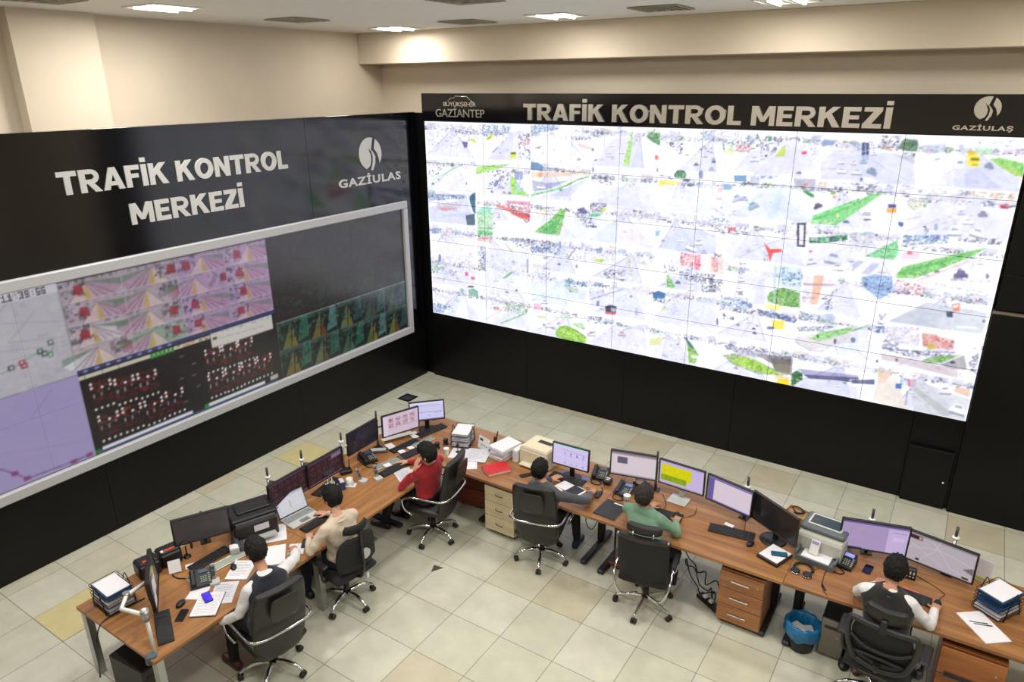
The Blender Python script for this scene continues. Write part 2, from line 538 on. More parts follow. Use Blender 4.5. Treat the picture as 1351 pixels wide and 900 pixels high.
FEAT = [('nu',0.5,[61,3304,1172,3329,1166,3094,32,2825]),
('4a3c88',0.9,[776,3053,895,3048,885,2964,821,2953]),
('nk',0.6,[627,3234,1054,3218,1028,3154,649,3179]),
('c8dc3c',0.9,[885,3094,1027,3099,1084,3046,1048,3035]),
('nb',0.5,[1195,3330,1776,3343,1709,3236,1441,3139,1191,3149]),
('c8dc3c',1,[1259,3124,1397,3201,1415,3156,1293,3084]),
('5a6a3a',0.8,[1259,3106,1351,3154,1360,3142,1281,3094]),
('dcdcf6',0.8,[1753,3237,1862,3258,1925,2818,1251,2786]),
('8890a0',0.9,[1383,2894,1493,2980,1475,2995,1364,2909]),
('8890a0',0.9,[1560,3048,1600,3085,1586,3096,1545,3059]),
('8890a0',0.9,[1636,3121,1669,3152,1660,3159,1626,3127]),
('a8a8b8',0.6,[1678,3163,1821,3307,1816,3311,1673,3166]),
('d8e040',1,[1718,2925,1828,2930,1827,2831,1723,2827]),
('4a5020',0.9,[1729,2920,1817,2924,1821,2894,1728,2890]),
('nk',0.45,[1851,3187,2086,3195,2087,2826,1904,2817]),
('nr',0.3,[1883,3083,2086,3160,2087,3055,1904,3031]),
('nb',0.9,[2086,3341,2600,3353,2591,3294,2086,3195]),
('f0f0ff',0.8,[2097,3178,2772,3232,2781,2842,2098,2827]),
('707088',0.7,[2151,3005,2297,3046,2245,2991]),
('nu',0.6,[26,2727,458,2748,454,2671,19,2609]),
('nk',0.2,[19,2609,453,2651,243,2484,34,2432]),
('6cc86a',0.6,[62,2356,731,2667,720,2683,50,2372]),
('ececff',0.9,[103,2277,799,2689,1027,2700,1014,2282]),
('606080',0.9,[853,2382,849,2363,840,2355,832,2362,829,2381,833,2400,842,2409,850,2401]),
('9cdc62',0.95,[1049,2641,1203,2691,1727,2736,1433,2647,1046,2541]),
('nk',0.25,[1433,2629,1704,2662,1611,2343,1241,2317]),
('5868a8',0.9,[1382,2402,1453,2472,1499,2466,1463,2389,1400,2369]),
('5060a0',0.8,[1322,2285,1362,2316,1392,2271,1333,2263]),
('9cdc62',0.95,[1714,2553,1770,2556,1902,2363,2078,2274,1723,2276]),
('a8d8ec',0.9,[1825,2450,1892,2454,1902,2317,1836,2312]),
('7484b4',0.8,[1793,2631,1881,2636,1881,2508,1792,2503]),
('7484b4',0.8,[1881,2636,1951,2640,1951,2513,1892,2509]),
('a0a8c8',0.8,[1890,2509,1894,2436,1911,2437,1907,2510]),
('3c6c9c',0.85,[2094,2794,2226,2788,2332,2732,2311,2669,2099,2675]),
('707090',0.8,[2310,2706,2804,2695,2805,2709,2312,2720]),
('e0b49c',0.7,[2099,2648,2806,2671,2807,2619,2110,2559]),
('d87850',0.6,[2227,2646,2322,2643,2291,2570,2227,2575]),
('9098c0',0.75,[2110,2523,2398,2487,2788,2565,2399,2398,2143,2343]),
('6a6c88',0.7,[2207,2408,2356,2413,2354,2385,2213,2379]),
('f4f4ff',1,[2207,2421,2219,2431,2344,2437,2356,2428,2354,2403,2210,2395]),
('f4f4ff',1,[2234,2430,2252,2464,2317,2466,2332,2435]),
('70749a',0.65,[2243,2433,2255,2455,2311,2458,2322,2438]),
('6cc86a',0.8,[2103,2269,2570,2397,2562,2421,2096,2294]),
('6cc86a',0.8,[2572,2398,2825,2504,2814,2526,2560,2421]),
('c0c4d8',0.8,[2400,2289,2820,2480,2824,2321]),
('nb',1,[4,2150,830,2191,803,2130,10,2029]),
('d8705c',0.6,[162,1929,344,1965,674,1982,340,1874]),
('nr',0.6,[216,1985,777,2089,647,1940,289,1890]),
('c8cce8',0.8,[17,1928,852,2134,941,1867,5,1721]),
('e07860',0.55,[187,1928,673,1962,366,1886]),
('24506c',0.95,[952,2219,1025,2248,1020,1893,967,1928,900,2099,914,2178]),
('8ce0c0',0.95,[1042,1836,1040,1934,1163,2023,1352,2019,1325,1862]),
('d080a8',0.8,[1632,2166,2089,2183,2089,2128,1654,2120]),
('dc5858',0.85,[1423,2083,2079,1987,2090,1923,1834,1947,1446,2046]),
('nk',0.9,[1698,2011,2079,1987,2090,1941,1744,1977]),
('nr',0.5,[1424,2140,2100,2138,2101,1989,1562,2056]),
('nk',1,[1924,1917,2057,1910,2046,1892,1935,1882]),
('ny',0.4,[2231,2093,2424,2109,2404,1961,2189,1941]),
('6cbc50',0.9,[2613,2089,2717,2116,2699,1969,2447,1930]),
('nu',0.45,[2792,3333,3622,3353,3590,3272,3260,3197,2894,3219]),
('nk',0.5,[2950,3287,3350,3282,3260,3181,3029,3240]),
('e89090',0.5,[2906,3111,3151,3045,3133,3010,2918,3052]),
('dcdcf4',0.9,[3178,2828,3518,3254,3735,3276,3631,2818]),
('9cdc62',1,[3755,3293,3773,3293,3732,2823,3640,2822]),
('6a6c88',0.7,[3411,3089,3492,3089,3492,3073,3415,3072]),
('f4f4ff',1,[3410,3096,3417,3102,3485,3103,3492,3097,3491,3083,3413,3081]),
('f4f4ff',1,[3425,3101,3434,3120,3470,3120,3479,3102]),
('70749a',0.65,[3430,3102,3436,3115,3467,3115,3473,3104]),
('6a6c88',0.7,[3374,2944,3486,2945,3485,2924,3379,2922]),
('e4e4fc',1,[3373,2954,3382,2963,3476,2965,3486,2957,3484,2937,3376,2934]),
('e4e4fc',1,[3393,2961,3406,2987,3455,2988,3467,2963]),
('70749a',0.65,[3400,2963,3408,2981,3451,2981,3459,2966]),
('6a6c88',0.7,[3573,2997,3653,2997,3653,2982,3577,2980]),
('f4f4ff',1,[3572,3004,3578,3010,3646,3011,3653,3006,3652,2992,3575,2990]),
('f4f4ff',1,[3587,3009,3595,3028,3631,3028,3640,3010]),
('70749a',0.65,[3591,3011,3597,3023,3628,3024,3634,3012]),
('d87858',0.7,[3851,3176,3845,3167,3830,3163,3815,3166,3808,3175,3814,3184,3829,3188,3844,3185]),
('c8c8dc',0.8,[3875,3263,4182,2845,4188,2849,3881,3266]),
('4c8454',0.9,[3968,3236,4051,3301,4182,3273,4187,3117,4059,3168]),
('ng',0.7,[3980,3315,4176,3351,4189,3164,4023,3190]),
('e05848',0.9,[4115,2979,4167,2990,4180,2926,4128,2921]),
('606088',0.8,[4189,2786,4185,2765,4174,2756,4161,2764,4154,2784,4158,2805,4170,2814,4183,2806]),
('5868a8',0.7,[3191,2735,3186,2706,3170,2693,3153,2704,3145,2733,3151,2762,3167,2775,3183,2764]),
('504c70',0.8,[3226,2886,3224,2873,3208,2860,3187,2853,3174,2856,3176,2869,3192,2882,3212,2889]),
('504c80',0.8,[3175,3021,3169,3004,3153,2996,3136,3002,3129,3019,3135,3035,3151,3043,3168,3037]),
('nu',0.3,[4203,3336,4488,3344,4505,3129,4217,3134]),
('nk',0.3,[4280,3214,4530,3222,4514,3005,4338,3107]),
('nb',0.6,[4719,3319,4949,3341,4964,3176,4824,3217]),
('e0e0f0',0.9,[4571,3270,4600,2915,4610,2916,4581,3270]),
('e0e0f0',0.9,[4602,2912,4646,2875,4652,2882,4608,2919]),
('e0e0f0',0.9,[4653,2876,4683,2917,4675,2922,4645,2882]),
('e0e0f0',0.9,[4684,2919,4679,3273,4669,3273,4674,2919]),
('505070',0.7,[4515,3044,4512,3033,4494,3018,4473,3009,4460,3010,4463,3022,4481,3036,4502,3046]),
('505070',0.7,[4610,3009,4602,3002,4581,2999,4560,3001,4551,3007,4559,3014,4580,3017,4601,3016]),
('505070',0.7,[4873,2993,4865,2988,4844,2985,4824,2986,4815,2991,4823,2997,4843,3000,4864,2998]),
('70a050',0.8,[2698,2453,2917,2564,2906,2582,2686,2471]),
('70a050',0.8,[2916,2563,3111,2627,3104,2646,2908,2583]),
('d8b898',0.5,[2687,2641,3125,2650,3126,2694,2689,2687]),
('ccd0e8',0.8,[2693,2436,3108,2620,2817,2339,2696,2294]),
('nk',0.2,[3165,2657,3545,2680,3516,2510,3189,2522]),
('dce0f8',0.8,[3154,2416,3478,2507,4132,2584,4193,2208,3606,2192,3131,2239]),
('d8f0d0',0.6,[3675,2688,3730,2691,3792,2562,3662,2570]),
('f0e468',1,[4198,2651,4491,2653,4486,2611,4195,2569]),
('nk',0.6,[4194,2718,4401,2715,4405,2667,4283,2683]),
('24603c',0.95,[4417,2732,4463,2798,4564,2796,4605,2743,4572,2693,4437,2693]),
('ng',0.8,[4426,2732,4464,2790,4591,2774,4540,2675]),
('404858',0.9,[4664,2678,4648,2666,4609,2659,4568,2661,4551,2671,4566,2683,4606,2690,4647,2688]),
('6a6c88',0.7,[4517,2536,4618,2539,4618,2518,4523,2514]),
('f0f0ff',1,[4516,2545,4524,2554,4609,2558,4617,2551,4617,2531,4520,2526]),
('f0f0ff',1,[4534,2552,4544,2578,4589,2579,4601,2556]),
('70749a',0.65,[4540,2555,4547,2572,4585,2573,4594,2559]),
('60606c',0.8,[4713,2607,4705,2588,4682,2579,4658,2585,4647,2602,4655,2621,4678,2630,4702,2624]),
('5060a0',0.7,[4832,2756,4826,2712,4805,2692,4780,2709,4767,2752,4773,2797,4794,2816,4819,2800]),
('e8ecff',0.8,[4213,2426,4761,2626,5004,2642,5038,2281,4228,2211]),
('f0a898',0.5,[4336,2549,4421,2558,4423,2536,4346,2525]),
('6a6c88',0.7,[4899,2830,4979,2831,4979,2814,4903,2812]),
('a8b4dc',1,[4898,2838,4904,2844,4971,2846,4978,2841,4978,2825,4901,2822]),
('a8b4dc',1,[4912,2843,4920,2864,4955,2864,4965,2845]),
('70749a',0.65,[4917,2845,4922,2858,4952,2859,4959,2847]),
('nk',0.8,[3131,2248,3413,2262,3399,2130,3146,2099]),
('48408c',0.8,[2914,2124,3033,2178,3116,2088,3007,2069]),
('c4dc40',0.9,[3339,2186,3406,2192,3402,2143,3341,2134]),
('60b870',0.8,[3146,2082,3361,2118,3305,2061,3138,2037]),
('nk',0.6,[3131,2248,3413,2262,3396,2191,3143,2170]),
('nu',0.7,[3548,2221,4263,2214,4270,2114,3556,2066]),
('nk',0.6,[3812,2201,4050,2196,4034,2160,3851,2161]),
('nu',0.5,[4848,3331,5221,3342,5239,3165,4864,3151]),
('ng',0.5,[5035,3188,5235,3209,5233,3076,5078,3069]),
('e0e484',0.6,[5091,3100,5207,3104,5212,3052,5111,3048]),
('nk',0.6,[5219,3209,5590,3251,5587,3149,5309,3079]),
('nr',0.6,[5224,3165,5421,3172,5416,3076,5240,3076]),
('dcdcf4',0.9,[5240,2850,5415,3083,5934,3262,5990,3264,6271,2921,5817,2808]),
('b8cc58',1,[5746,3039,5812,3158,5865,3189,5868,3045]),
('d8dcf0',0.8,[5592,2840,5748,3025,5849,3029,5695,2845]),
('6a6c88',0.7,[5433,2983,5553,2984,5554,2958,5441,2956]),
('f0f0fc',1,[5432,2995,5440,3005,5541,3007,5552,2998,5552,2975,5437,2971]),
('f0f0fc',1,[5453,3003,5464,3035,5517,3035,5532,3006]),
('70749a',0.65,[5460,3006,5467,3026,5513,3027,5523,3009]),
('nk',0.35,[5554,3177,5794,3243,5754,3098,5575,2987]),
('e03c50',1,[6054,3113,6117,3124,6122,3088,6070,3080]),
('3c8c6c',0.8,[5634,3252,5673,3289,5699,3254,5653,3217]),
('nu',0.5,[5987,3292,6238,3272,6281,2950,6139,3086]),
('404054',0.9,[5506,3289,5506,3270,5500,3262,5493,3270,5489,3288,5489,3307,5495,3314,5502,3307]),
('7088b8',0.8,[6259,3217,6305,3274,6387,3263,6455,3259,6395,3208,6290,3190]),
('d4d4ec',0.9,[6297,2980,6497,3240,6702,3233,6762,2823,6329,2796]),
('6a6c88',0.7,[6482,3157,6543,3157,6544,3143,6487,3142]),
('f4f4ff',1,[6481,3163,6485,3168,6536,3169,6542,3164,6543,3152,6484,3151]),
('f4f4ff',1,[6492,3167,6497,3184,6523,3184,6532,3168]),
('70749a',0.65,[6495,3169,6498,3180,6522,3180,6527,3170]),
('6a6c88',0.7,[6494,3003,6566,3004,6567,2987,6500,2986]),
('f4f4ff',1,[6493,3011,6498,3017,6558,3018,6565,3013,6566,2998,6497,2996]),
('f4f4ff',1,[6506,3016,6511,3036,6543,3036,6553,3017]),
('70749a',0.65,[6510,3017,6514,3030,6541,3031,6547,3019]),
('6a6c88',0.7,[6495,2894,6601,2895,6603,2871,6503,2868]),
('f8f8ff',1,[6493,2905,6501,2915,6590,2917,6600,2909,6601,2886,6499,2883]),
('f8f8ff',1,[6512,2913,6520,2943,6567,2943,6582,2916]),
('70749a',0.65,[6518,2916,6523,2935,6564,2936,6574,2919]),
('6a6c88',0.7,[6625,3008,6711,3009,6712,2989,6631,2987]),
('f4f4ff',1,[6624,3017,6630,3025,6702,3026,6710,3019,6711,3001,6628,2999]),
('f4f4ff',1,[6638,3023,6645,3047,6683,3047,6695,3025]),
('70749a',0.65,[6643,3025,6648,3041,6681,3042,6689,3028]),
('6a6c88',0.7,[6653,2889,6757,2890,6759,2866,6661,2864]),
('e8ecff',1,[6651,2900,6658,2909,6746,2912,6755,2904,6757,2882,6656,2878]),
('e8ecff',1,[6669,2908,6677,2937,6723,2938,6738,2911]),
('70749a',0.65,[6675,2910,6680,2930,6720,2931,6730,2913]),
('4c6c8c',0.6,[6589,3243,6700,3247,6712,3166]),
('9494b0',0.7,[6273,2906,6487,2929,6486,2936,6272,2913]),
('b8b8cc',0.8,[6291,2976,6723,3095,6721,3100,6290,2982]),
('d87880',0.7,[6588,3195,6584,3183,6572,3178,6558,3182,6551,3193,6555,3205,6567,3211,6581,3206]),
('3c74b0',0.8,[5244,2774,5413,2784,5417,2705,5259,2695]),
('nb',0.8,[5431,2785,5818,2801,5764,2761,5572,2749]),
('78a0c8',0.9,[5109,2658,5235,2666,5239,2589,5125,2578]),
('e09c9c',0.6,[5042,2607,5106,2611,5104,2549,5056,2545]),
('d88878',0.6,[5031,2472,5119,2479,5114,2439,5042,2437]),
('dce4f8',0.9,[5266,2279,5575,2582,5776,2657,5978,2671,6255,2291,5704,2240]),
('c8dcf4',0.8,[5732,2258,5838,2631,5896,2635,5880,2271]),
('6a6c88',0.7,[5258,2445,5387,2497,5398,2468,5277,2418]),
('c4ccf0',1,[5252,2457,5257,2472,5365,2518,5380,2512,5390,2486,5267,2433]),
('c4ccf0',1,[5271,2475,5271,2515,5328,2538,5355,2512]),
('70749a',0.65,[5278,2481,5278,2508,5326,2528,5345,2512]),
('6a6c88',0.7,[5369,2473,5467,2476,5468,2455,5375,2450]),
('b0b8e4',1,[5368,2483,5375,2491,5457,2495,5466,2488,5466,2468,5372,2463]),
('b0b8e4',1,[5385,2490,5394,2516,5437,2517,5450,2494]),
('70749a',0.65,[5390,2492,5397,2509,5434,2511,5442,2496]),
('6a6c88',0.7,[5478,2353,5607,2421,5621,2392,5501,2327]),
('90b4c4',1,[5470,2366,5474,2382,5581,2441,5597,2437,5610,2410,5488,2342]),
('90b4c4',1,[5489,2387,5484,2429,5541,2459,5572,2434]),
('70749a',0.65,[5495,2394,5492,2422,5540,2448,5561,2433]),
('nu',0.3,[5022,2480,5266,2436,5428,2230,5046,2227]),
('a8a8bc',0.85,[5993,2782,6267,2792,6278,2706,6048,2690]),
('d85068',0.6,[6129,2725,6184,2736,6170,2677,6136,2689]),
('2c7c44',1,[6131,2655,6196,2642,6276,2596,6277,2560,6218,2577,6138,2626]),
('ny',0.8,[6280,2749,6415,2765,6397,2699,6299,2707]),
('nk',0.9,[6281,2684,6400,2678,6393,2627,6307,2650]),
('nk',0.8,[6426,2684,6602,2685,6593,2656,6431,2651]),
('6cb83c',0.9,[6458,2649,6519,2653,6517,2621,6465,2618]),
('f08c68',0.9,[6485,2605,6532,2608,6534,2576,6493,2573]),
('nu',0.5,[6416,2758,6768,2781,6783,2683,6604,2671]),
('6a6c88',0.7,[6290,2425,6386,2479,6398,2455,6308,2404]),
('383858',1,[6284,2435,6287,2448,6367,2494,6379,2491,6389,2469,6298,2416]),
('383858',1,[6298,2452,6293,2485,6336,2508,6360,2489]),
('70749a',0.65,[6302,2457,6299,2479,6335,2500,6352,2488]),
('70d078',1,[6292,2339,6795,2599,6816,2458,6570,2239,6284,2234]),
('48b060',0.6,[6283,2293,6802,2550,6805,2529,6302,2258]),
('88dc88',0.5,[6289,2249,6809,2501,6806,2472,6569,2246]),
('f4d8a0',0.9,[6596,2366,6594,2346,6584,2336,6571,2343,6563,2363,6565,2384,6575,2394,6588,2386]),
('nb',0.5,[4951,2186,5240,2213,5247,2150,4957,2122]),
('nk',0.5,[6033,2225,6247,2245,6255,2185,6040,2164]),
('nu',0.5,[6613,3270,6927,3280,6943,3180,6830,3117,6628,3167]),
('2c3c6c',1,[6725,3247,6804,3250,6828,3055,6751,3052]),
('e8f0ff',1,[6761,3243,6787,3059,6795,3060,6769,3243]),
('e8f0ff',0.9,[6705,3123,6849,3173,6847,3180,6702,3130]),
('nk',0.5,[6925,3337,7142,3344,7159,3160,6956,3180]),
('30503c',0.9,[7141,3273,7174,3310,7300,3293,7314,3167,7163,3175]),
('nk',0.9,[7172,3161,7297,3152,7300,3095,7178,3125]),
('ng',0.6,[7136,3301,7297,3307,7314,3167,7163,3175]),
('a86048',0.5,[6951,3209,7031,3212,7080,3157,6943,3180]),
('9ca4bc',0.7,[7043,3141,7300,3095,7312,3024,7100,3114]),
('d0d4ec',0.85,[6830,3117,7014,3154,7312,3024,7350,2795,6686,2766,6641,3079]),
('a4a4b4',0.7,[6793,3075,7291,2825,7293,2831,6795,3082]),
('6a6c88',0.7,[6665,2889,6778,2891,6779,2864,6674,2862]),
('e8f0fc',1,[6664,2901,6671,2911,6765,2914,6775,2905,6777,2881,6669,2877]),
('e8f0fc',1,[6683,2909,6692,2941,6741,2941,6756,2912]),
('70749a',0.65,[6689,2912,6695,2933,6738,2934,6748,2915]),
('6a6c88',0.7,[6826,2927,6942,2886,6935,2860,6825,2898]),
('8490ac',1,[6828,2940,6839,2946,6937,2913,6945,2900,6938,2877,6826,2915]),
('8490ac',1,[6851,2940,6870,2967,6921,2948,6927,2915]),
('70749a',0.65,[6858,2940,6871,2958,6915,2943,6920,2921]),
('6a6c88',0.7,[6734,3018,6817,3019,6818,2999,6740,2998]),
('90b8d4',1,[6732,3027,6738,3034,6808,3036,6815,3029,6816,3012,6737,3009]),
('90b8d4',1,[6746,3033,6753,3056,6790,3056,6801,3035]),
('70749a',0.65,[6751,3035,6756,3050,6787,3051,6795,3037]),
('6a6c88',0.7,[6846,3118,6909,3118,6910,3104,6851,3103]),
('f4f4ff',1,[6845,3125,6849,3130,6902,3131,6907,3126,6908,3113,6848,3112]),
('f4f4ff',1,[6856,3129,6860,3147,6888,3147,6897,3131]),
('70749a',0.65,[6859,3131,6862,3142,6886,3143,6892,3132]),
('6a6c88',0.7,[6638,2997,6709,2998,6710,2981,6644,2980]),
('f4e4e4',1,[6637,3004,6642,3011,6701,3012,6707,3006,6708,2992,6641,2990]),
('f4e4e4',1,[6649,3009,6655,3029,6686,3029,6695,3011]),
('70749a',0.65,[6653,3011,6657,3024,6684,3025,6690,3013]),
('fafaff',0.9,[6786,2855,6913,2841,6965,2770,6825,2775]),
('403c58',0.8,[6798,2819,6796,2802,6788,2794,6777,2800,6770,2817,6772,2834,6781,2842,6791,2835]),
('f2f2ff',0.9,[7315,3081,7554,3177,7618,3096,7667,2816,7363,2796]),
('b4bce0',0.7,[7315,3237,7586,3275,7591,3178,7436,3130]),
('e0a0a8',0.3,[7373,3197,7474,3201,7469,3159,7380,3155]),
('f4f4f8',1,[7443,3088,7550,3128,7557,3086,7462,3046]),
('8894b0',0.7,[7499,3090,7552,3114,7556,3093,7509,3074]),
('d0d4f0',0.9,[7741,2821,7718,3017,7745,3212,7974,3140,8352,2930,8347,2779,7822,2784]),
('a8acd0',0.35,[7838,2828,7833,2995,7952,3002,8202,2810,7990,2796]),
('f8f8ff',1,[7705,3128,7788,3139,7806,3008,7727,3004]),
('5c80b8',0.9,[7729,3080,7782,3087,7785,3055,7737,3053]),
('f0e038',1,[7809,3160,7846,3189,7908,3178,7936,3125,7947,3029,7845,3027,7821,3092]),
('c4a830',0.8,[7785,3193,7836,3209,7908,3178,7841,3148]),
('58581c',0.9,[7846,3123,7931,3127,7935,3097,7857,3096]),
('b89c20',0.8,[7869,3060,7929,3063,7931,3039,7880,3037]),
('6a6c88',0.7,[7993,3049,8084,3023,8081,3001,7995,3025]),
('7488a4',1,[7993,3059,8001,3065,8077,3045,8084,3035,8082,3015,7994,3038]),
('7488a4',1,[8010,3061,8022,3084,8062,3073,8070,3045]),
('70749a',0.65,[8016,3062,8024,3077,8058,3068,8064,3050]),
('7ccc5c',1,[8024,3126,8128,3136,8344,3091,8374,2938,8302,2954,8120,3052]),
('a8c850',0.7,[8026,3118,8365,2984,8373,2944,8290,2956]),
('a4dcb4',0.7,[7824,3243,8027,3237,8051,3171,7969,3167]),
('9090a8',0.7,[7571,3275,7639,2886,7644,2886,7576,3275]),
('9098b0',0.7,[8257,3140,8283,3007,8288,3007,8262,3140]),
('9098b0',0.6,[8101,3200,8125,3106,8130,3107,8107,3200]),
('9098b0',0.6,[8181,3176,8200,3097,8205,3097,8186,3177]),
('e8d0e0',0.6,[8073,3239,8318,3222,8326,3183,8094,3193]),
('nu',0.3,[7880,3326,8283,3339,8301,3248,7905,3259]),
('nu',0.6,[6686,2766,7350,2795,7364,2709,6701,2661]),
('nk',0.5,[6728,2769,6976,2785,6976,2696,6741,2679]),
('nu',0.5,[7381,2761,7685,2782,7688,2696,7408,2682]),
('ny',0.4,[7912,2762,8339,2765,8340,2696,7936,2693]),
('nk',0.6,[7800,2768,7912,2762,7921,2713,7811,2705]),
('68c068',1,[6721,2524,6926,2662,7035,2673,6740,2389]),
('90d890',0.6,[6730,2463,6983,2651,7035,2673,6740,2389]),
('e89c48',1,[7105,2502,7210,2511,7212,2455,7117,2450]),
('403c88',1,[7112,2553,7196,2555,7200,2515,7122,2508]),
('fcfcff',1,[6847,2442,6972,2453,7006,2410,6974,2345,6867,2351]),
('9898b0',0.8,[6851,2434,6945,2443,6953,2390,6858,2389]),
('50505c',0.9,[6965,2352,6952,2341,6919,2334,6885,2335,6870,2343,6882,2354,6915,2361,6949,2361]),
('3454a8',1,[7248,2356,7310,2346,7312,2293,7263,2304]),
('ng',0.3,[7300,2615,7545,2634,7488,2512,7319,2498]),
('d8d0b0',0.5,[7300,2615,7533,2633,7437,2508,7322,2483]),
('dcdcf4',0.8,[7358,2260,7334,2409,7576,2608,7734,2649,7971,2639,8349,2474,8369,2248,7599,2164]),
('6a6c88',0.7,[7832,2504,7906,2507,7908,2488,7839,2485]),
('c8ccec',1,[7831,2513,7835,2520,7897,2524,7904,2517,7906,2500,7835,2496]),
('c8ccec',1,[7843,2519,7848,2542,7880,2543,7892,2522]),
('70749a',0.65,[7847,2521,7850,2536,7878,2537,7886,2524]),
('6a6c88',0.7,[8032,2504,8128,2508,8131,2484,8041,2479]),
('8884a4',1,[8030,2516,8036,2525,8117,2530,8126,2522,8128,2499,8036,2493]),
('8884a4',1,[8046,2524,8052,2554,8094,2556,8109,2528]),
('70749a',0.65,[8051,2527,8055,2546,8092,2548,8102,2531]),
('6a6c88',0.7,[7905,2406,8003,2411,8005,2385,7913,2380]),
('f0f0fa',1,[7903,2417,7909,2427,7991,2433,8000,2424,8003,2401,7909,2395]),
('f0f0fa',1,[7919,2426,7925,2457,7968,2458,7983,2431]),
('70749a',0.65,[7924,2429,7929,2449,7966,2451,7976,2434]),
('6a6c88',0.7,[7776,2271,7914,2279,7917,2244,7788,2235]),
('f0f8ff',1,[7773,2287,7782,2301,7897,2310,7910,2298,7913,2266,7782,2256]),
('f0f8ff',1,[7796,2299,7805,2343,7866,2345,7887,2307]),
('70749a',0.65,[7804,2303,7810,2332,7862,2335,7876,2311]),
('6a6c88',0.7,[7988,2300,8136,2264,8132,2227,7993,2260]),
('eef4ff',1,[7989,2317,8002,2329,8126,2300,8137,2284,8133,2251,7991,2283]),
('eef4ff',1,[8016,2322,8036,2363,8101,2346,8114,2301]),
('70749a',0.65,[8025,2324,8038,2350,8094,2337,8104,2308]),
('dc3048',1,[8207,2630,8244,2650,8291,2651,8305,2593,8232,2593]),
('nk',0.5,[8061,2675,8207,2658,8342,2627,8339,2585,8142,2625]),
('909098',0.8,[7332,2382,7470,2432,7467,2440,7329,2390]),
('nk',0.9,[7519,2329,7577,2335,7587,2238,7535,2233]),
('7890b4',0.7,[7667,2329,7668,2297,7657,2283,7642,2294,7632,2325,7632,2357,7642,2371,7657,2359]),
('nb',0.9,[7328,2196,7420,2206,7419,2129,7340,2120]),
('nb',0.7,[7441,2200,7707,2221,7716,2169,7451,2140]),
('nu',0.8,[6772,2169,7299,2208,7287,2115,6788,2060]),
('3448a0',0.9,[7016,2163,7054,2190,7073,2154,7032,2149]),
('c0c8e8',0.6,[9,1700,485,1849,999,1919,992,1703,8,1674]),
('304858',0.9,[807,1852,998,1894,1008,1704,833,1687]),
('nu',0.6,[3,1593,1022,1667,985,1457,-8,1404]),
('nb',0.9,[34,1543,273,1580,252,1484,30,1461]),
('ececfa',0.8,[-15,1294,1014,1382,1008,1172,-26,1101]),
('b4e0b8',0.9,[1050,1772,1030,1922,1368,1952,1330,1571,1044,1541]),
('70a080',0.8,[1046,1662,1362,1668,1364,1683,1049,1677]),
('60b870',0.9,[1052,1619,1362,1625,1360,1561,1050,1542]),
('nr',0.8,[1043,1515,1360,1536,1328,1443,1047,1438]),
('d84848',0.9,[1695,1968,1841,1981,2084,1966,2070,1868,1841,1920]),
('nk',0.8,[1898,1913,2084,1906,2070,1832,1927,1855]),
('fdfdff',0.9,[1395,1804,1956,1906,2071,1649,1421,1555]),
('70c068',1,[2156,1706,2487,1955,2701,2045,2627,1707,2408,1696]),
('48a058',0.6,[2269,1718,2569,1939,2649,1993,2518,1708]),
('d89c8c',0.7,[2720,1981,2563,1705,2583,1698,2739,1973]),
('nk',0.4,[1721,1562,2085,1601,2086,1403,1838,1424]),
('nk',0.7,[2085,1576,2492,1596,2468,1399,2086,1378]),
('nb',0.5,[2071,1451,2656,1614,2633,1394,2129,1358]),
('nu',0.4,[2573,1677,2843,1682,2851,1372,2579,1363]),
('d4d8f0',0.7,[1043,1281,1600,1397,2071,1376,2086,1102,1194,1011]),
('a0b880',0.7,[1591,1452,1739,1317,1759,1334,1612,1469]),
('nu',0.5,[-28,1074,1007,1146,1000,879,-48,737]),
('606880',0.8,[240,1051,227,995,201,970,178,989,171,1043,184,1099,209,1124,232,1104]),
('nk',0.5,[1045,1360,1202,1378,1192,931,1049,912]),
('d8d8ec',0.7,[36,664,444,940,1000,879,994,689,28,522]),
('d05070',0.9,[756,859,821,868,829,802,763,787]),
('c04858',0.8,[884,796,972,800,964,745,892,743]),
('nk',0.3,[406,853,575,876,570,766,401,743]),
('ng',0.4,[-2,911,377,959,232,775,21,718]),
('e0e4fa',0.8,[1207,907,1596,1037,2014,1041,2073,715,1202,692]),
('6a6c88',0.7,[1356,799,1461,810,1459,790,1359,779]),
('f4f4ff',1,[1356,808,1364,816,1453,827,1462,821,1459,803,1357,790]),
('f4f4ff',1,[1375,816,1388,841,1435,846,1445,825]),
('70749a',0.65,[1381,819,1390,835,1430,840,1437,826]),
('6a6c88',0.7,[1679,826,1782,837,1780,817,1683,806]),
('f4f4ff',1,[1679,835,1687,843,1774,854,1782,848,1780,830,1681,817]),
('f4f4ff',1,[1698,843,1710,868,1755,872,1765,852]),
('70749a',0.65,[1704,846,1712,862,1751,866,1758,853]),
('70b070',0.8,[1533,859,1717,989,1792,1006,1594,860]),
('nu',0.6,[1212,1118,2072,1201,2072,1024,1208,960]),
('nu',0.7,[2086,1203,2471,1177,2447,873,2102,849]),
('808098',0.8,[2022,1245,2022,1017,2052,1021,2051,1249]),
('9098b8',0.8,[2435,1321,2419,1302,2379,1290,2340,1292,2323,1307,2339,1327,2379,1339,2419,1336]),
('9098b8',0.7,[2426,1146,2413,1131,2381,1121,2349,1122,2336,1135,2349,1150,2381,1160,2413,1159]),
('ng',0.5,[2696,1009,2859,1056,2866,784,2756,768]),
('dce8fa',0.8,[2102,823,2585,993,2861,983,2872,533,2132,594]),
('6ca090',0.9,[811,553,927,598,1039,560,1036,450,840,448]),
('6ca090',0.7,[635,555,728,555,709,483,642,478]),
('404460',0.9,[957,630,933,611,878,596,822,594,799,607,823,626,879,640,934,642]),
('nu',0.6,[23,436,661,531,476,137,16,3]),
('nb',0.9,[8,176,377,221,229,24,16,3]),
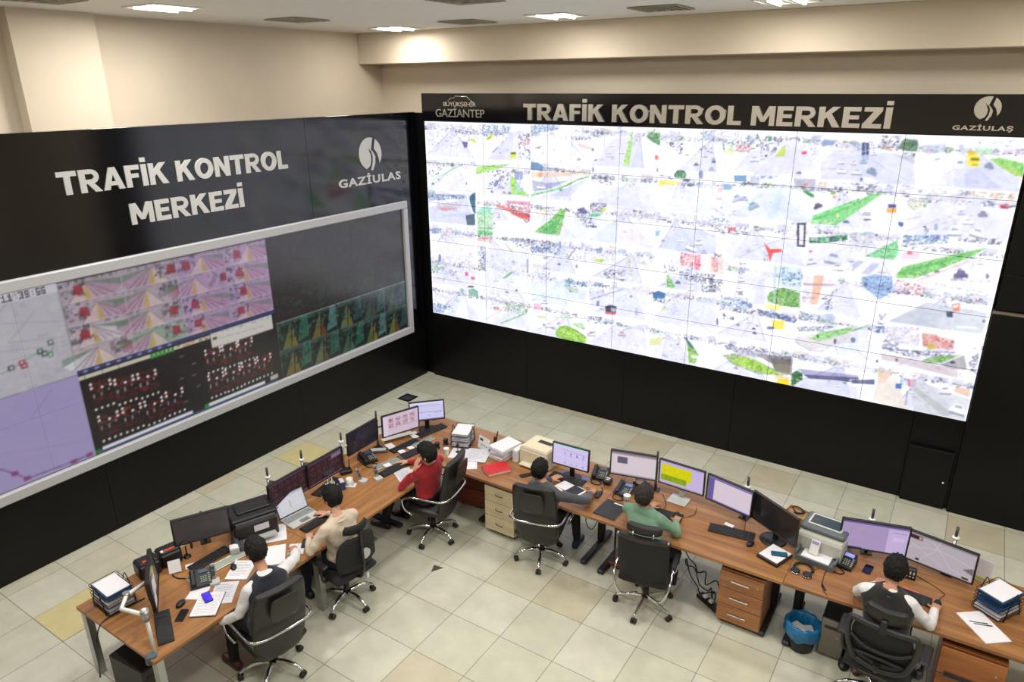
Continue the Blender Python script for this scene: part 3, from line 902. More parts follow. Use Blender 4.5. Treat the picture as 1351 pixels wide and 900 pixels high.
('d0d8f4',0.9,[296,-36,656,391,756,407,1074,41,842,1]),
('f0f0ff',0.9,[504,-1,654,363,755,365,809,23]),
('nu',0.4,[1201,638,2073,663,2059,372,1208,258]),
('nr',0.5,[1337,334,1681,377,1649,291,1368,257]),
('ng',0.6,[1589,456,2073,454,2014,285,1618,272]),
('d8dcec',0.7,[1203,36,1833,335,2074,322,2074,55,1395,0]),
('80b078',0.8,[1496,35,1989,297,1979,317,1485,56]),
('e498bc',0.7,[2147,518,2307,544,2294,425,2156,415]),
('6a6c88',0.7,[2301,558,2428,573,2426,548,2307,532]),
('e8f0f0',1,[2301,569,2311,580,2417,594,2428,587,2425,564,2304,547]),
('e8f0f0',1,[2324,580,2339,611,2394,618,2407,592]),
('70749a',0.65,[2332,583,2342,604,2389,610,2399,594]),
('6a6c88',0.7,[2378,163,2522,184,2520,154,2384,134]),
('f4f4ff',1,[2378,176,2389,189,2510,208,2522,199,2519,173,2381,150]),
('f4f4ff',1,[2404,189,2421,226,2484,235,2499,204]),
('70749a',0.65,[2412,193,2424,217,2478,226,2489,207]),
('c4d8a0',0.8,[2192,316,2367,345,2397,298,2251,273]),
('b0d0a0',0.7,[2511,333,2875,383,2876,404,2511,354]),
('7cb83c',1,[2600,150,2670,215,2768,233,2880,201,2886,-6,2602,6,2573,66]),
('a0d050',0.8,[2629,129,2769,207,2882,150,2883,98]),
('6a6c88',0.7,[2590,239,2663,249,2662,234,2593,224]),
('b0b0c0',1,[2590,245,2595,252,2657,261,2663,257,2662,243,2591,232]),
('b0b0c0',1,[2603,252,2611,271,2644,275,2651,260]),
('70749a',0.65,[2607,254,2613,266,2641,271,2646,261]),
('6a6c88',0.7,[2005,34,2095,47,2094,29,2009,16]),
('f4f4ff',1,[2005,42,2013,50,2088,62,2095,57,2094,40,2007,26]),
('f4f4ff',1,[2022,50,2032,73,2072,78,2081,60]),
('70749a',0.65,[2027,53,2034,68,2068,73,2075,61]),
('d8e0fc',0.8,[2703,1938,3078,2075,3556,1993,3569,1717,2709,1676]),
('nk',0.7,[2847,2081,3134,2106,3226,1911,3085,1871]),
('40b080',0.7,[3332,2073,3300,2056,3221,2043,3141,2041,3108,2053,3140,2070,3220,2083,3299,2084]),
('404060',0.9,[3269,1902,3253,1888,3213,1879,3173,1880,3156,1891,3172,1905,3212,1915,3252,1913]),
('nu',0.5,[3576,2144,4281,2182,4240,2034,3609,2023]),
('f6ecec',0.8,[3611,1998,4035,2014,4210,1713,3602,1619]),
('e8c8c8',0.6,[3825,1945,3838,1696,3846,1697,3833,1945]),
('e8c8c8',0.6,[3904,1951,4024,1716,4031,1719,3912,1955]),
('nu',0.6,[4304,2208,5052,2227,5067,2068,4588,2068]),
('60b0d8',0.8,[4196,1933,4271,1952,4252,1865,4201,1860]),
('c8d0f0',0.85,[4289,1698,4543,2016,4785,2040,5078,1952,5102,1696,4767,1680]),
('6a6c88',0.7,[4531,1913,4595,1917,4595,1903,4535,1899]),
('f0f0fa',1,[4531,1919,4535,1924,4589,1929,4594,1924,4594,1912,4533,1906]),
('f0f0fa',1,[4542,1924,4548,1941,4576,1942,4584,1927]),
('70749a',0.65,[4545,1925,4550,1936,4574,1938,4579,1929]),
('6a6c88',0.7,[4538,1827,4626,1833,4626,1814,4543,1807]),
('f4f4ff',1,[4537,1835,4543,1843,4618,1849,4626,1843,4625,1826,4540,1818]),
('f4f4ff',1,[4552,1842,4561,1866,4600,1868,4611,1848]),
('70749a',0.65,[4558,1844,4564,1860,4597,1862,4605,1849]),
('6a6c88',0.7,[4662,1753,4824,1708,4811,1673,4658,1714]),
('f4f4ff',1,[4666,1770,4683,1780,4820,1744,4829,1728,4817,1696,4660,1736]),
('f4f4ff',1,[4699,1773,4730,1810,4801,1790,4806,1745]),
('70749a',0.65,[4709,1774,4730,1798,4792,1782,4796,1753]),
('6a6c88',0.7,[4780,1814,4900,1823,4900,1796,4787,1787]),
('f4f4ff',1,[4779,1826,4788,1836,4888,1845,4899,1837,4898,1813,4783,1802]),
('f4f4ff',1,[4800,1835,4812,1867,4864,1871,4879,1843]),
('70749a',0.65,[4807,1838,4815,1859,4860,1863,4870,1845]),
('6a6c88',0.7,[4806,1880,4887,1886,4887,1868,4811,1862]),
('f4f4ff',1,[4805,1888,4811,1895,4879,1901,4886,1895,4886,1879,4808,1872]),
('f4f4ff',1,[4819,1894,4827,1916,4863,1918,4873,1899]),
('70749a',0.65,[4824,1897,4829,1911,4860,1913,4867,1901]),
('6a6c88',0.7,[4891,1698,4977,1705,4977,1686,4897,1679]),
('c0c4e0',1,[4891,1707,4897,1715,4969,1721,4976,1715,4976,1698,4894,1690]),
('c0c4e0',1,[4906,1714,4914,1737,4952,1740,4962,1720]),
('70749a',0.65,[4911,1716,4916,1732,4949,1734,4956,1722]),
('6a6c88',0.7,[4995,1960,5065,1965,5065,1949,4999,1944]),
('f4f4ff',1,[4994,1967,4999,1973,5058,1978,5064,1973,5064,1959,4997,1953]),
('f4f4ff',1,[5007,1973,5013,1991,5044,1993,5053,1977]),
('70749a',0.65,[5011,1974,5015,1987,5042,1989,5048,1978]),
('b8b8d0',0.7,[4267,1692,4409,1854,4401,1860,4259,1698]),
('b8b8d0',0.7,[4409,1856,4452,1957,4443,1960,4400,1859]),
('b8b8c8',0.7,[4530,2153,5080,1902,5084,1910,4534,2161]),
('nu',0.45,[2711,1570,3093,1613,3103,1324,2716,1329]),
('606070',0.8,[2782,1346,2941,1552,2929,1559,2770,1353]),
('7078a8',0.8,[2961,1252,2954,1228,2935,1216,2916,1223,2908,1245,2915,1269,2933,1280,2953,1273]),
('nu',0.7,[3065,1609,3573,1641,3557,1381,3160,1357]),
('b0d048',0.8,[3203,1363,3302,1415,3416,1403,3361,1356]),
('4068a0',0.6,[3267,1567,3366,1579,3355,1499,3270,1489]),
('nk',0.5,[3394,1255,3782,1307,3737,1118,3428,1127]),
('6a6c88',0.7,[3646,1159,3767,1172,3766,1146,3652,1134]),
('f4f4ff',1,[3645,1171,3655,1181,3757,1193,3767,1185,3765,1162,3649,1148]),
('f4f4ff',1,[3667,1181,3680,1212,3733,1217,3747,1191]),
('70749a',0.65,[3674,1184,3683,1205,3729,1210,3738,1193]),
('c0cca0',0.7,[3770,1534,3860,1133,3887,1141,3797,1541]),
('nu',0.6,[3875,1600,4190,1637,4204,1413,3911,1426]),
('6a6c88',0.7,[3912,1421,3965,1426,3965,1415,3914,1410]),
('f4f4ff',1,[3911,1426,3915,1431,3960,1435,3965,1432,3964,1422,3913,1416]),
('f4f4ff',1,[3921,1430,3927,1444,3950,1446,3956,1434]),
('70749a',0.65,[3924,1432,3928,1441,3948,1443,3952,1435]),
('6a6c88',0.7,[4040,1424,4103,1429,4103,1416,4043,1410]),
('f4f4ff',1,[4040,1430,4044,1435,4097,1441,4103,1437,4102,1424,4042,1418]),
('f4f4ff',1,[4051,1435,4057,1451,4085,1454,4092,1440]),
('70749a',0.65,[4054,1437,4059,1447,4083,1450,4088,1441]),
('fdfdff',0.9,[4214,1664,4595,1660,4580,1536,4225,1491]),
('e8a4ac',0.95,[4595,1660,4780,1663,4784,1464,4610,1471]),
('nr',0.9,[4595,1660,4780,1663,4784,1464,4610,1471]),
('e84868',0.95,[4793,1659,4889,1666,4899,1442,4810,1455]),
('f0d8dc',1,[4895,1660,4974,1662,4986,1442,4909,1444]),
('f4eedc',0.9,[4974,1662,5034,1664,5048,1450,4993,1443]),
('e05870',0.95,[5039,1660,5105,1661,5126,1436,5053,1446]),
('nw',0.6,[4595,1660,5105,1661,5125,1448,4610,1471]),
('nk',0.7,[4616,1392,5128,1412,5144,1245,4700,1280]),
('7cc070',0.95,[4406,1314,4438,1323,4572,1136,4432,1128]),
('d0d4ee',0.8,[4439,1318,4649,1297,5150,1172,4862,1129,4585,1138]),
('6a6c88',0.7,[4551,1213,4632,1221,4632,1204,4556,1195]),
('505068',1,[4551,1221,4557,1228,4624,1236,4631,1231,4631,1215,4553,1205]),
('505068',1,[4565,1228,4573,1250,4608,1253,4618,1235]),
('70749a',0.65,[4570,1230,4575,1244,4605,1248,4612,1236]),
('6a6c88',0.7,[4728,1237,4817,1247,4817,1227,4734,1217]),
('f4f4ff',1,[4728,1246,4734,1254,4809,1263,4816,1257,4816,1239,4731,1229]),
('f4f4ff',1,[4743,1254,4752,1278,4791,1282,4802,1261]),
('70749a',0.65,[4748,1256,4754,1272,4788,1276,4795,1263]),
('6a6c88',0.7,[4741,1139,4830,1149,4830,1129,4747,1119]),
('f4f4ff',1,[4741,1148,4747,1156,4822,1166,4829,1160,4829,1142,4744,1131]),
('f4f4ff',1,[4756,1156,4765,1181,4804,1185,4815,1164]),
('70749a',0.65,[4761,1159,4767,1175,4801,1179,4808,1165]),
('6a6c88',0.7,[4958,1158,5054,1169,5054,1147,4964,1136]),
('f4f4ff',1,[4957,1168,4964,1177,5045,1187,5053,1180,5053,1161,4961,1149]),
('f4f4ff',1,[4974,1176,4983,1203,5026,1208,5037,1185]),
('70749a',0.65,[4979,1179,4986,1197,5022,1201,5030,1187]),
('6a6c88',0.7,[5054,1248,5135,1256,5135,1238,5059,1229]),
('f4f4ff',1,[5054,1256,5060,1264,5127,1272,5134,1266,5134,1249,5057,1240]),
('f4f4ff',1,[5068,1263,5076,1286,5111,1289,5121,1270]),
('70749a',0.65,[5072,1265,5078,1280,5108,1284,5115,1272]),
('nk',0.4,[4894,1331,5135,1341,5153,1148,4959,1143]),
('nk',0.3,[4357,1458,4635,1469,4620,1343,4391,1337]),
('nb',0.5,[2723,1029,3142,1033,3116,921,2726,891]),
('d0d8e8',0.8,[2726,864,3117,894,3123,702,2730,696]),
('ng',0.6,[2756,896,2968,899,2970,817,2758,813]),
('d8dcf4',0.8,[3177,875,3741,1040,4150,1022,4118,676,3185,629]),
('nu',0.5,[3160,928,3602,1019,3582,856,3181,739]),
('8088b0',0.8,[3184,733,3745,994,3741,1006,3179,745]),
('282840',1,[3447,672,3531,713,3640,704,3636,608,3465,593]),
('d04858',1,[3450,590,3636,608,3623,570,3466,560]),
('b0b8d0',1,[3547,675,3633,675,3630,620,3559,614]),
('4c5c9c',0.8,[3299,730,3351,752,3345,669,3302,662]),
('6868a0',0.8,[3900,905,3893,889,3874,880,3854,883,3845,897,3853,913,3872,922,3891,919]),
('a8b0c8',0.8,[4003,683,3998,637,3980,615,3959,630,3949,674,3954,720,3972,742,3993,726]),
('2c60a0',1,[4210,1005,4306,1058,4360,1041,4412,1036,4413,959,4315,931,4230,930]),
('nk',0.7,[4222,942,4522,950,4424,870,4239,880]),
('c8d838',1,[4365,783,4428,819,4494,812,4483,776,4393,753]),
('nk',0.8,[4506,819,4658,857,4642,725,4539,721]),
('d8dcf2',0.8,[4228,641,4526,899,5157,1099,5201,631,4339,581]),
('nu',0.5,[4411,1061,4817,1072,4800,969,4548,954]),
('a8a8c8',0.6,[4604,572,5162,1072,5157,1078,4600,578]),
('a0c890',0.7,[2736,371,3132,417,3133,434,2737,388]),
('78b838',1,[2740,242,2926,218,3143,115,3146,1,2746,-33]),
('98c84c',0.7,[2742,156,2958,167,3144,87,3145,30,2744,40]),
('a8d0a0',0.9,[2863,293,3075,345,3139,229,3017,235]),
('nk',0.8,[3161,472,3425,504,3398,443,3163,416]),
('nk',0.5,[3164,389,3572,446,3545,400,3165,347]),
('6a6c88',0.7,[3156,161,3305,183,3303,151,3163,129]),
('f4f4ff',1,[3156,175,3167,188,3292,209,3304,200,3303,171,3160,147]),
('f4f4ff',1,[3182,188,3199,228,3264,237,3280,205]),
('70749a',0.65,[3191,193,3202,219,3259,228,3270,207]),
('484858',0.8,[3159,154,3306,224,3301,237,3154,167]),
('d8d8f0',0.8,[3159,61,3634,347,4128,517,4188,-16,3592,3,3177,-7]),
('6a6c88',0.7,[3687,261,3817,280,3816,252,3693,233]),
('d8b8c4',1,[3686,273,3696,285,3805,303,3816,295,3815,269,3690,249]),
('d8b8c4',1,[3709,285,3723,321,3780,329,3795,300]),
('70749a',0.65,[3717,289,3726,313,3776,320,3786,302]),
('70a888',0.8,[3765,337,3916,413,3911,425,3760,349]),
('6a6c88',0.7,[3956,150,4039,163,4038,145,3960,132]),
('f4f4ff',1,[3955,159,3962,166,4031,178,4038,173,4038,156,3958,143]),
('f4f4ff',1,[3970,166,3979,190,4015,195,4025,176]),
('70749a',0.65,[3975,169,3981,184,4012,190,4019,178]),
('6a6c88',0.7,[3427,240,3502,251,3502,235,3431,224]),
('f4f4ff',1,[3427,248,3432,255,3496,265,3502,260,3501,245,3429,233]),
('f4f4ff',1,[3440,254,3448,275,3482,280,3490,263]),
('70749a',0.65,[3444,257,3450,270,3479,275,3484,264]),
('c8cc70',0.7,[4210,290,4460,364,4364,211,4217,182]),
('dcdce8',0.7,[4227,20,4460,364,4722,361,4813,33,4377,10]),
('nu',0.3,[4213,452,4764,474,4749,340,4248,324]),
('78b048',1,[4785,373,4837,370,4993,177,4953,49,4852,28]),
('285c88',0.9,[4743,417,4782,412,4909,265,4844,279]),
('e8e8f4',1,[4867,151,4993,177,4985,122,4896,109]),
('nu',0.5,[4989,516,5212,506,5226,354,5029,342]),
('nk',0.2,[4514,348,4722,361,4702,278,4546,274]),
('nu',0.4,[4953,2161,5470,2209,5461,2045,4968,1995]),
('d85058',0.8,[5226,2082,5348,2094,5348,2039,5239,2028]),
('nk',0.5,[5075,2061,5514,2051,5493,1994,5138,1984]),
('d8dcf0',0.8,[4973,1939,5522,1970,6142,1983,6281,1680,5417,1681,4983,1827]),
('e84040',1,[5724,1943,5826,1854,5966,1875,5983,1837,5863,1804,5841,1678,5801,1796]),
('b8bcd0',0.9,[5433,1690,5746,1893,5739,1904,5426,1702]),
('b8bcd0',0.9,[5745,1892,6134,2069,6128,2081,5740,1905]),
('2c2c48',1,[6112,2230,6221,2240,6249,1929,6150,1926]),
('f4f4ff',1,[6144,2207,6200,2212,6224,1953,6171,1955]),
('6a6c88',0.7,[5599,1904,5657,1908,5657,1895,5603,1890]),
('f4f4ff',1,[5598,1910,5603,1915,5651,1919,5656,1915,5656,1903,5601,1898]),
('f4f4ff',1,[5608,1914,5614,1931,5639,1932,5647,1918]),
('70749a',0.65,[5612,1916,5615,1927,5637,1928,5642,1919]),
('c0c0c8',0.7,[6035,1806,6279,1675,6283,1685,6040,1816]),
('nk',0.3,[5730,1774,5808,1784,5819,1689,5767,1682]),
('nr',0.5,[5027,1661,5224,1671,5233,1429,5047,1433]),
('f0e8e0',0.7,[5027,1661,5224,1671,5233,1429,5047,1433]),
('nr',0.9,[5051,1650,5142,1647,5149,1447,5069,1450]),
('nk',0.8,[5079,1710,5191,1724,5196,1668,5083,1668]),
('nk',0.8,[5027,1343,5240,1358,5244,1169,5043,1154]),
('207848',0.9,[6282,2051,6725,2137,6734,2074,6483,2008,6290,1995]),
('nk',0.8,[6281,2064,6842,2124,6851,2062,6291,1987]),
('58d078',0.9,[6414,2071,6472,2085,6477,2015,6422,2009]),
('a0dca0',1,[6229,2280,6629,2317,6499,2241,6283,2233]),
('dcdcf0',0.8,[6272,1945,6851,2062,6877,1886,6668,1704,6298,1736]),
('6a6c88',0.7,[6495,1811,6709,1787,6704,1737,6502,1756]),
('dce0f4',1,[6496,1834,6513,1852,6693,1835,6710,1815,6704,1769,6499,1787]),
('dce0f4',1,[6535,1846,6562,1904,6656,1893,6676,1834]),
('70749a',0.65,[6548,1849,6566,1888,6647,1880,6661,1842]),
('6a6c88',0.7,[6291,1724,6409,1756,6415,1728,6304,1696]),
('e4e4f0',1,[6287,1736,6293,1749,6392,1779,6404,1772,6410,1746,6297,1712]),
('e4e4f0',1,[6306,1751,6310,1788,6362,1802,6383,1774]),
('70749a',0.65,[6312,1756,6315,1780,6360,1793,6374,1775]),
('6a6c88',0.7,[6598,1692,6739,1705,6741,1670,6608,1657]),
('f0f0fa',1,[6596,1708,6605,1722,6724,1734,6737,1723,6738,1692,6603,1677]),
('f0f0fa',1,[6620,1720,6631,1763,6693,1768,6713,1731]),
('70749a',0.65,[6628,1725,6636,1752,6689,1758,6702,1734]),
('b83c58',0.8,[6345,1888,6341,1876,6326,1870,6310,1872,6302,1883,6307,1894,6322,1901,6338,1898]),
('nu',0.5,[6287,2208,6822,2260,6840,2136,6324,2108]),
('nb',0.3,[5423,1625,5532,1625,5521,1469,5440,1457]),
('e8e8f8',0.8,[5470,1433,5696,1604,5913,1550,5913,1100,5593,1048]),
('c8cce8',0.7,[5687,1064,5717,1411,5793,1450,5834,1087]),
('6a6c88',0.7,[5434,1374,5544,1385,5544,1360,5442,1348]),
('f4f4ff',1,[5433,1385,5441,1395,5533,1406,5542,1398,5542,1375,5438,1363]),
('f4f4ff',1,[5452,1395,5462,1426,5510,1430,5524,1404]),
('70749a',0.65,[5459,1398,5465,1418,5507,1423,5516,1406]),
('6a6c88',0.7,[5427,1230,5526,1241,5526,1218,5433,1207]),
('f4f4ff',1,[5426,1240,5433,1250,5516,1260,5524,1253,5525,1232,5430,1220]),
('f4f4ff',1,[5443,1249,5452,1277,5496,1282,5508,1258]),
('70749a',0.65,[5449,1252,5455,1270,5492,1275,5501,1260]),
('c0d8e8',0.7,[5901,1658,6260,1650,6272,1352,5987,1366]),
('nb',0.3,[5981,1641,6263,1624,6265,1406,6035,1400]),
('6cb040',0.95,[5861,1206,5892,1281,6040,1359,6263,1323,6289,1119,6044,1107,5867,1150]),
('ng',0.7,[5861,1206,5965,1334,6263,1323,6289,1119,5883,1124]),
('b0c8e0',0.9,[5904,1632,5943,1134,5969,1137,5930,1634]),
('f4ecf4',0.9,[6263,1624,6672,1678,6703,1282,6346,1170]),
('e8b090',0.9,[6406,1576,6527,1592,6494,1194,6407,1185]),
('a880a0',0.7,[6284,1458,6696,1501,6696,1469,6288,1423]),
('b08898',0.7,[6294,1278,6456,1292,6459,1265,6298,1246]),
('nu',0.5,[6293,1383,6394,1384,6408,1180,6307,1178]),
('6a6c88',0.7,[6823,1251,6902,1261,6904,1241,6829,1231]),
('f4f4ff',1,[6821,1260,6827,1269,6894,1277,6901,1271,6902,1253,6826,1243]),
('f4f4ff',1,[6835,1268,6841,1293,6876,1297,6887,1275]),
('70749a',0.65,[6839,1271,6844,1287,6874,1291,6881,1277]),
('6a6c88',0.7,[6739,1246,6820,1255,6821,1235,6745,1226]),
('f4f4ff',1,[6738,1255,6743,1263,6811,1272,6818,1266,6819,1248,6742,1237]),
('f4f4ff',1,[6752,1263,6758,1288,6793,1291,6805,1270]),
('70749a',0.65,[6756,1265,6761,1282,6791,1286,6799,1272]),
('e4e4f8',0.8,[6549,1148,6650,1489,6933,1583,7010,1062]),
('nk',0.5,[6531,1282,6704,1444,6674,1141,6574,1152]),
('nb',0.6,[5218,1136,5611,1138,5602,962,5263,966]),
('5070a0',0.8,[5681,1048,5673,1018,5647,1002,5619,1009,5605,1036,5613,1066,5639,1082,5667,1075]),
('f0e470',0.9,[5846,1095,6057,1109,6026,1039,5867,1035]),
('f0d838',0.95,[5963,893,6115,905,6120,777,5972,770]),
('48649c',0.8,[5747,1016,6270,961,6252,901,5906,927,5767,961]),
('nk',0.6,[5734,1013,6267,989,6253,887,5823,941]),
('nk',0.3,[5243,873,5446,848,5424,784,5280,789]),
('6a6c88',0.7,[5616,801,5687,811,5687,794,5621,785]),
('f4f4ff',1,[5615,809,5620,816,5680,825,5686,820,5686,805,5618,794]),
('f4f4ff',1,[5627,816,5634,837,5665,841,5674,823]),
('70749a',0.65,[5632,818,5636,832,5663,836,5669,825]),
('404058',0.9,[5227,735,5227,692,5219,673,5207,688,5199,730,5199,773,5207,792,5219,776]),
('404058',0.9,[5314,855,5313,829,5306,818,5297,827,5291,851,5292,877,5299,888,5308,879]),
('404058',0.9,[5445,824,5444,805,5437,796,5428,802,5423,820,5424,839,5431,848,5440,842]),
('485890',0.9,[6003,784,5989,765,5953,752,5915,752,5897,765,5911,784,5947,798,5985,798]),
('nb',0.9,[6281,1076,6562,1053,6549,967,6342,1002]),
('a8b8d8',0.8,[6605,1102,6703,1105,6711,1010,6630,1009]),
('d0c8d0',0.8,[6276,705,6593,821,7006,1007,7037,793,6476,556,6287,620]),
('88c478',1,[6456,710,6591,835,7009,986,6905,879,6608,711]),
('nk',0.6,[6284,850,6773,952,6591,835,6293,780]),
('6a6c88',0.7,[6931,777,7011,789,7013,769,6938,757]),
('f4f4ff',1,[6930,787,6935,795,7002,806,7010,800,7011,781,6934,768]),
('f4f4ff',1,[6944,795,6950,820,6985,825,6996,804]),
('70749a',0.65,[6948,798,6952,814,6983,819,6990,806]),
('303040',0.9,[6790,740,6789,712,6779,699,6765,707,6757,734,6758,762,6768,775,6782,766]),
('303040',0.9,[6572,769,6571,751,6561,741,6550,747,6543,764,6545,782,6554,791,6566,786]),
('a0a0a8',0.7,[6281,643,6474,551,6478,561,6285,653]),
('a0a0a8',0.7,[6476,550,6627,566,6626,577,6476,562]),
('a0a0a8',0.7,[6630,567,6740,675,6734,683,6623,576]),
('c8d8f0',0.6,[6817,638,7033,903,7072,634]),
('88a080',0.8,[5332,249,5499,314,5786,281,6072,191,6266,143,5865,69,5488,142]),
('94c440',1,[5420,236,5616,292,5844,263,6075,161,6217,102,5832,114,5515,157]),
('nk',0.6,[5346,406,5988,443,6260,410,6267,352,5697,324,5352,346]),
('48442c',0.8,[5987,338,6284,385,6297,150,6073,176]),
('5c5460',0.7,[5776,370,6281,414,6287,297,6008,268]),
('f0d000',1,[6127,67,6287,82,6291,-17,6124,-25]),
('e0b080',0.7,[6080,117,6283,117,6280,71,6087,58]),
('fafaff',0.9,[5369,163,5356,121,5317,96,5274,103,5254,139,5267,182,5306,206,5349,199]),
('9c9cb8',0.5,[5346,406,5965,409,5975,321,5558,295]),
('285c30',1,[6301,181,6360,239,6437,211,6448,124,6337,2,6308,17]),
('383860',0.9,[6444,198,6672,234,7121,305,7132,228,6877,207,6528,157]),
('6868a0',0.6,[6357,268,7117,333,7122,300,6471,195]),
('d4d4e4',0.8,[6483,102,6879,193,7129,164,7154,-4,6391,-9]),
('6a6c88',0.7,[6859,123,6917,133,6918,118,6863,108]),
('f4f4ff',1,[6858,129,6862,136,6911,146,6916,142,6917,128,6861,116]),
('f4f4ff',1,[6868,136,6872,155,6898,160,6906,144]),
('70749a',0.65,[6871,138,6874,151,6896,155,6902,145]),
('nw',0.9,[7017,267,7125,278,7123,205,7025,212]),
('nu',0.3,[6301,506,7088,525,7105,415,6322,334]),
('nu',0.6,[6776,2142,7303,2198,7283,2042,6799,1986]),
('68c080',0.9,[6956,1898,7280,2131,7317,1968,7274,1884,7051,1896]),
('a0a8cc',0.8,[6829,1775,6893,1837,6965,1833,6843,1682]),
('a8b0d0',0.7,[6942,1668,7061,1831,7143,1829,7038,1668]),
('nb',0.8,[7325,2200,7797,2249,7803,2151,7346,2074]),
('nk',0.4,[7822,2227,8327,2257,8301,2183,7851,2181]),
('d898b8',0.5,[7338,1983,7533,2019,7548,1932,7350,1907]),
('c03858',0.8,[7465,2001,7457,1986,7433,1977,7408,1980,7395,1993,7403,2008,7427,2017,7453,2014]),
('f0e8f4',0.7,[7340,1683,7571,1662,8309,2038,8303,1641,7546,1672]),
('70c060',1,[7325,1707,7387,1820,7858,2020,8188,2145,8048,2018,7542,1698,7342,1670]),
('48a058',0.5,[7373,1766,8152,2122,8041,2055,7403,1718]),
('e8a8a0',0.8,[7562,1659,8058,1975,8051,1989,7555,1673]),
('6a6c88',0.7,[7923,1776,8068,1789,8072,1751,7936,1737]),
('50487c',1,[7920,1794,7929,1809,8051,1822,8065,1810,8068,1775,7929,1759]),
('50487c',1,[7944,1808,7953,1855,8017,1860,8040,1819]),
('70749a',0.65,[7952,1812,7958,1843,8014,1849,8029,1823]),
('f0f0fa',0.9,[8018,1777,8072,1772,8066,1745,8023,1747]),
('6a6c88',0.7,[8118,1961,8191,1967,8193,1948,8125,1942]),
('f4f4ff',1,[8116,1970,8121,1978,8182,1984,8189,1977,8191,1960,8121,1953]),
('f4f4ff',1,[8128,1977,8133,2001,8165,2003,8176,1982]),
('70749a',0.65,[8132,1979,8136,1995,8163,1997,8171,1984]),
('60607c',0.9,[8269,1824,8268,1801,8257,1790,8242,1797,8233,1819,8234,1842,8245,1853,8259,1845]),
('nk',0.2,[8094,1762,8298,1778,8282,1751,8100,1733]),
('7ca0d8',0.8,[6948,1628,7106,1691,7295,1676,7331,1522,7203,1366,7015,1502]),
('nb',0.5,[6948,1628,7293,1689,7314,1411,7019,1475]),
('nr',0.35,[7322,1654,7660,1662,7666,1492,7351,1471]),
('nu',0.35,[7658,1675,8323,1644,8311,1490,7688,1496]),
('c4cad8',0.85,[7325,1112,7701,1419,8329,1391,8336,1133,7974,1119]),
('b8c0cc',0.6,[7358,1131,7666,1360,7912,1347,7862,1125]),
('e08868',1,[7962,1434,8046,1468,8060,1367,7999,1346]),
('e8ecf8',1,[7975,1423,8035,1446,8031,1406,7987,1391]),
('2c3850',1,[7923,1344,7995,1345,7999,1283,7941,1283]),
('f8f8ff',0.9,[8049,1186,8259,1208,8259,1182,8057,1166]),
('404860',0.8,[8333,1294,8331,1279,8321,1271,8308,1275,8301,1288,8303,1303,8313,1311,8326,1307]),
('nk',0.5,[7227,1206,7308,1219,7312,970,7214,980]),
('nb',0.6,[7206,1035,7324,1042,7318,929,7195,948]),
('e0e4fa',0.7,[6947,960,7111,1018,7237,672,6988,679]),
('80b880',0.8,[6958,908,7117,1000,7108,1020,6949,928]),
('50506c',0.8,[7013,800,7008,771,6989,755,6967,763,6954,789,6959,818,6978,834,7000,826]),
('f8f8fc',1,[7410,1099,8341,1107,8359,952,7898,915,7444,883]),
('nk',0.8,[7313,886,7501,894,7512,756,7322,746]),
('e8e0e8',0.9,[7299,1051,7688,1094,7728,854,7352,865]),
('nu',0.5,[7299,1051,7688,1094,7728,854,7352,865]),
('d8a494',1,[7721,1032,7887,1044,7908,863,7761,861]),
('e8c0b0',1,[7891,1023,8071,1003,8081,884,7908,863]),
('nr',0.7,[7721,1032,8071,1003,8081,884,7761,861]),
('c0a840',0.9,[7798,910,7881,912,7884,844,7809,843]),
('nk',0.8,[7322,746,8128,866,7930,730,7591,701]),
('70a850',1,[7779,684,7925,762,8176,840,7982,691,7806,659]),
('78747c',0.7,[7985,672,8198,839,8262,663,8102,642]),
('c8b4b8',0.8,[7307,686,7781,671,8168,642,8187,536,7679,592,7344,607]),
('201c38',0.9,[8128,730,8122,715,8102,705,8080,706,8069,717,8075,732,8095,742,8117,741]),
('nk',1,[8249,796,8338,895,8365,631,8298,643]),
('303040',0.9,[7519,638,7518,622,7511,614,7501,618,7496,633,7496,650,7504,658,7513,653]),
('303040',0.9,[7305,576,7304,560,7296,551,7287,556,7281,571,7282,588,7290,596,7299,591]),
('e0b898',0.8,[7318,457,7510,470,7415,304,7344,287]),
('e8dcc8',0.8,[7320,43,7340,316,7546,392,7729,-3,7412,6]),
('3c68c0',1,[7546,319,7615,335,7619,263,7556,254]),
('d04878',1,[7666,413,7753,424,7759,319,7689,314]),
('nb',0.8,[7567,411,7672,420,7676,320,7592,329]),
('c4c8d0',0.85,[7683,422,8361,298,8347,12,7802,-14]),
('8c9484',0.4,[7769,327,8226,66,8123,10,7756,266]),
('6a6c88',0.7,[7703,232,7762,243,7763,227,7708,216]),
('f0f0fa',1,[7701,239,7705,246,7755,256,7761,252,7762,237,7705,225]),
('f0f0fa',1,[7711,246,7715,266,7741,271,7750,254]),
('70749a',0.65,[7715,248,7717,262,7740,266,7746,256]),
('6a6c88',0.7,[8024,319,8155,343,8158,307,8036,282]),
('e8e8f0',1,[8021,335,8029,350,8139,373,8151,362,8154,329,8029,303]),
('e8e8f0',1,[8043,350,8051,396,8109,406,8129,369]),
('70749a',0.65,[8050,355,8056,386,8105,395,8119,372]),
('6a6c88',0.7,[8170,122,8344,99,8340,50,8175,70]),
('f4f6fa',1,[8170,144,8185,161,8332,144,8345,125,8340,81,8172,99]),
('f4f6fa',1,[8202,155,8225,211,8302,200,8318,143]),
('70749a',0.65,[8213,159,8228,195,8294,187,8306,151]),
('505868',0.9,[8035,488,8035,460,8024,446,8010,454,8001,480,8001,508,8011,522,8025,513]),
('dca888',0.8,[8185,424,8339,419,8346,323,8175,352]),
('505050',0.8,[7688,251,7697,48,7706,49,7697,252]),
('nu',0.4,[7742,493,8318,538,8332,458,7805,393]),
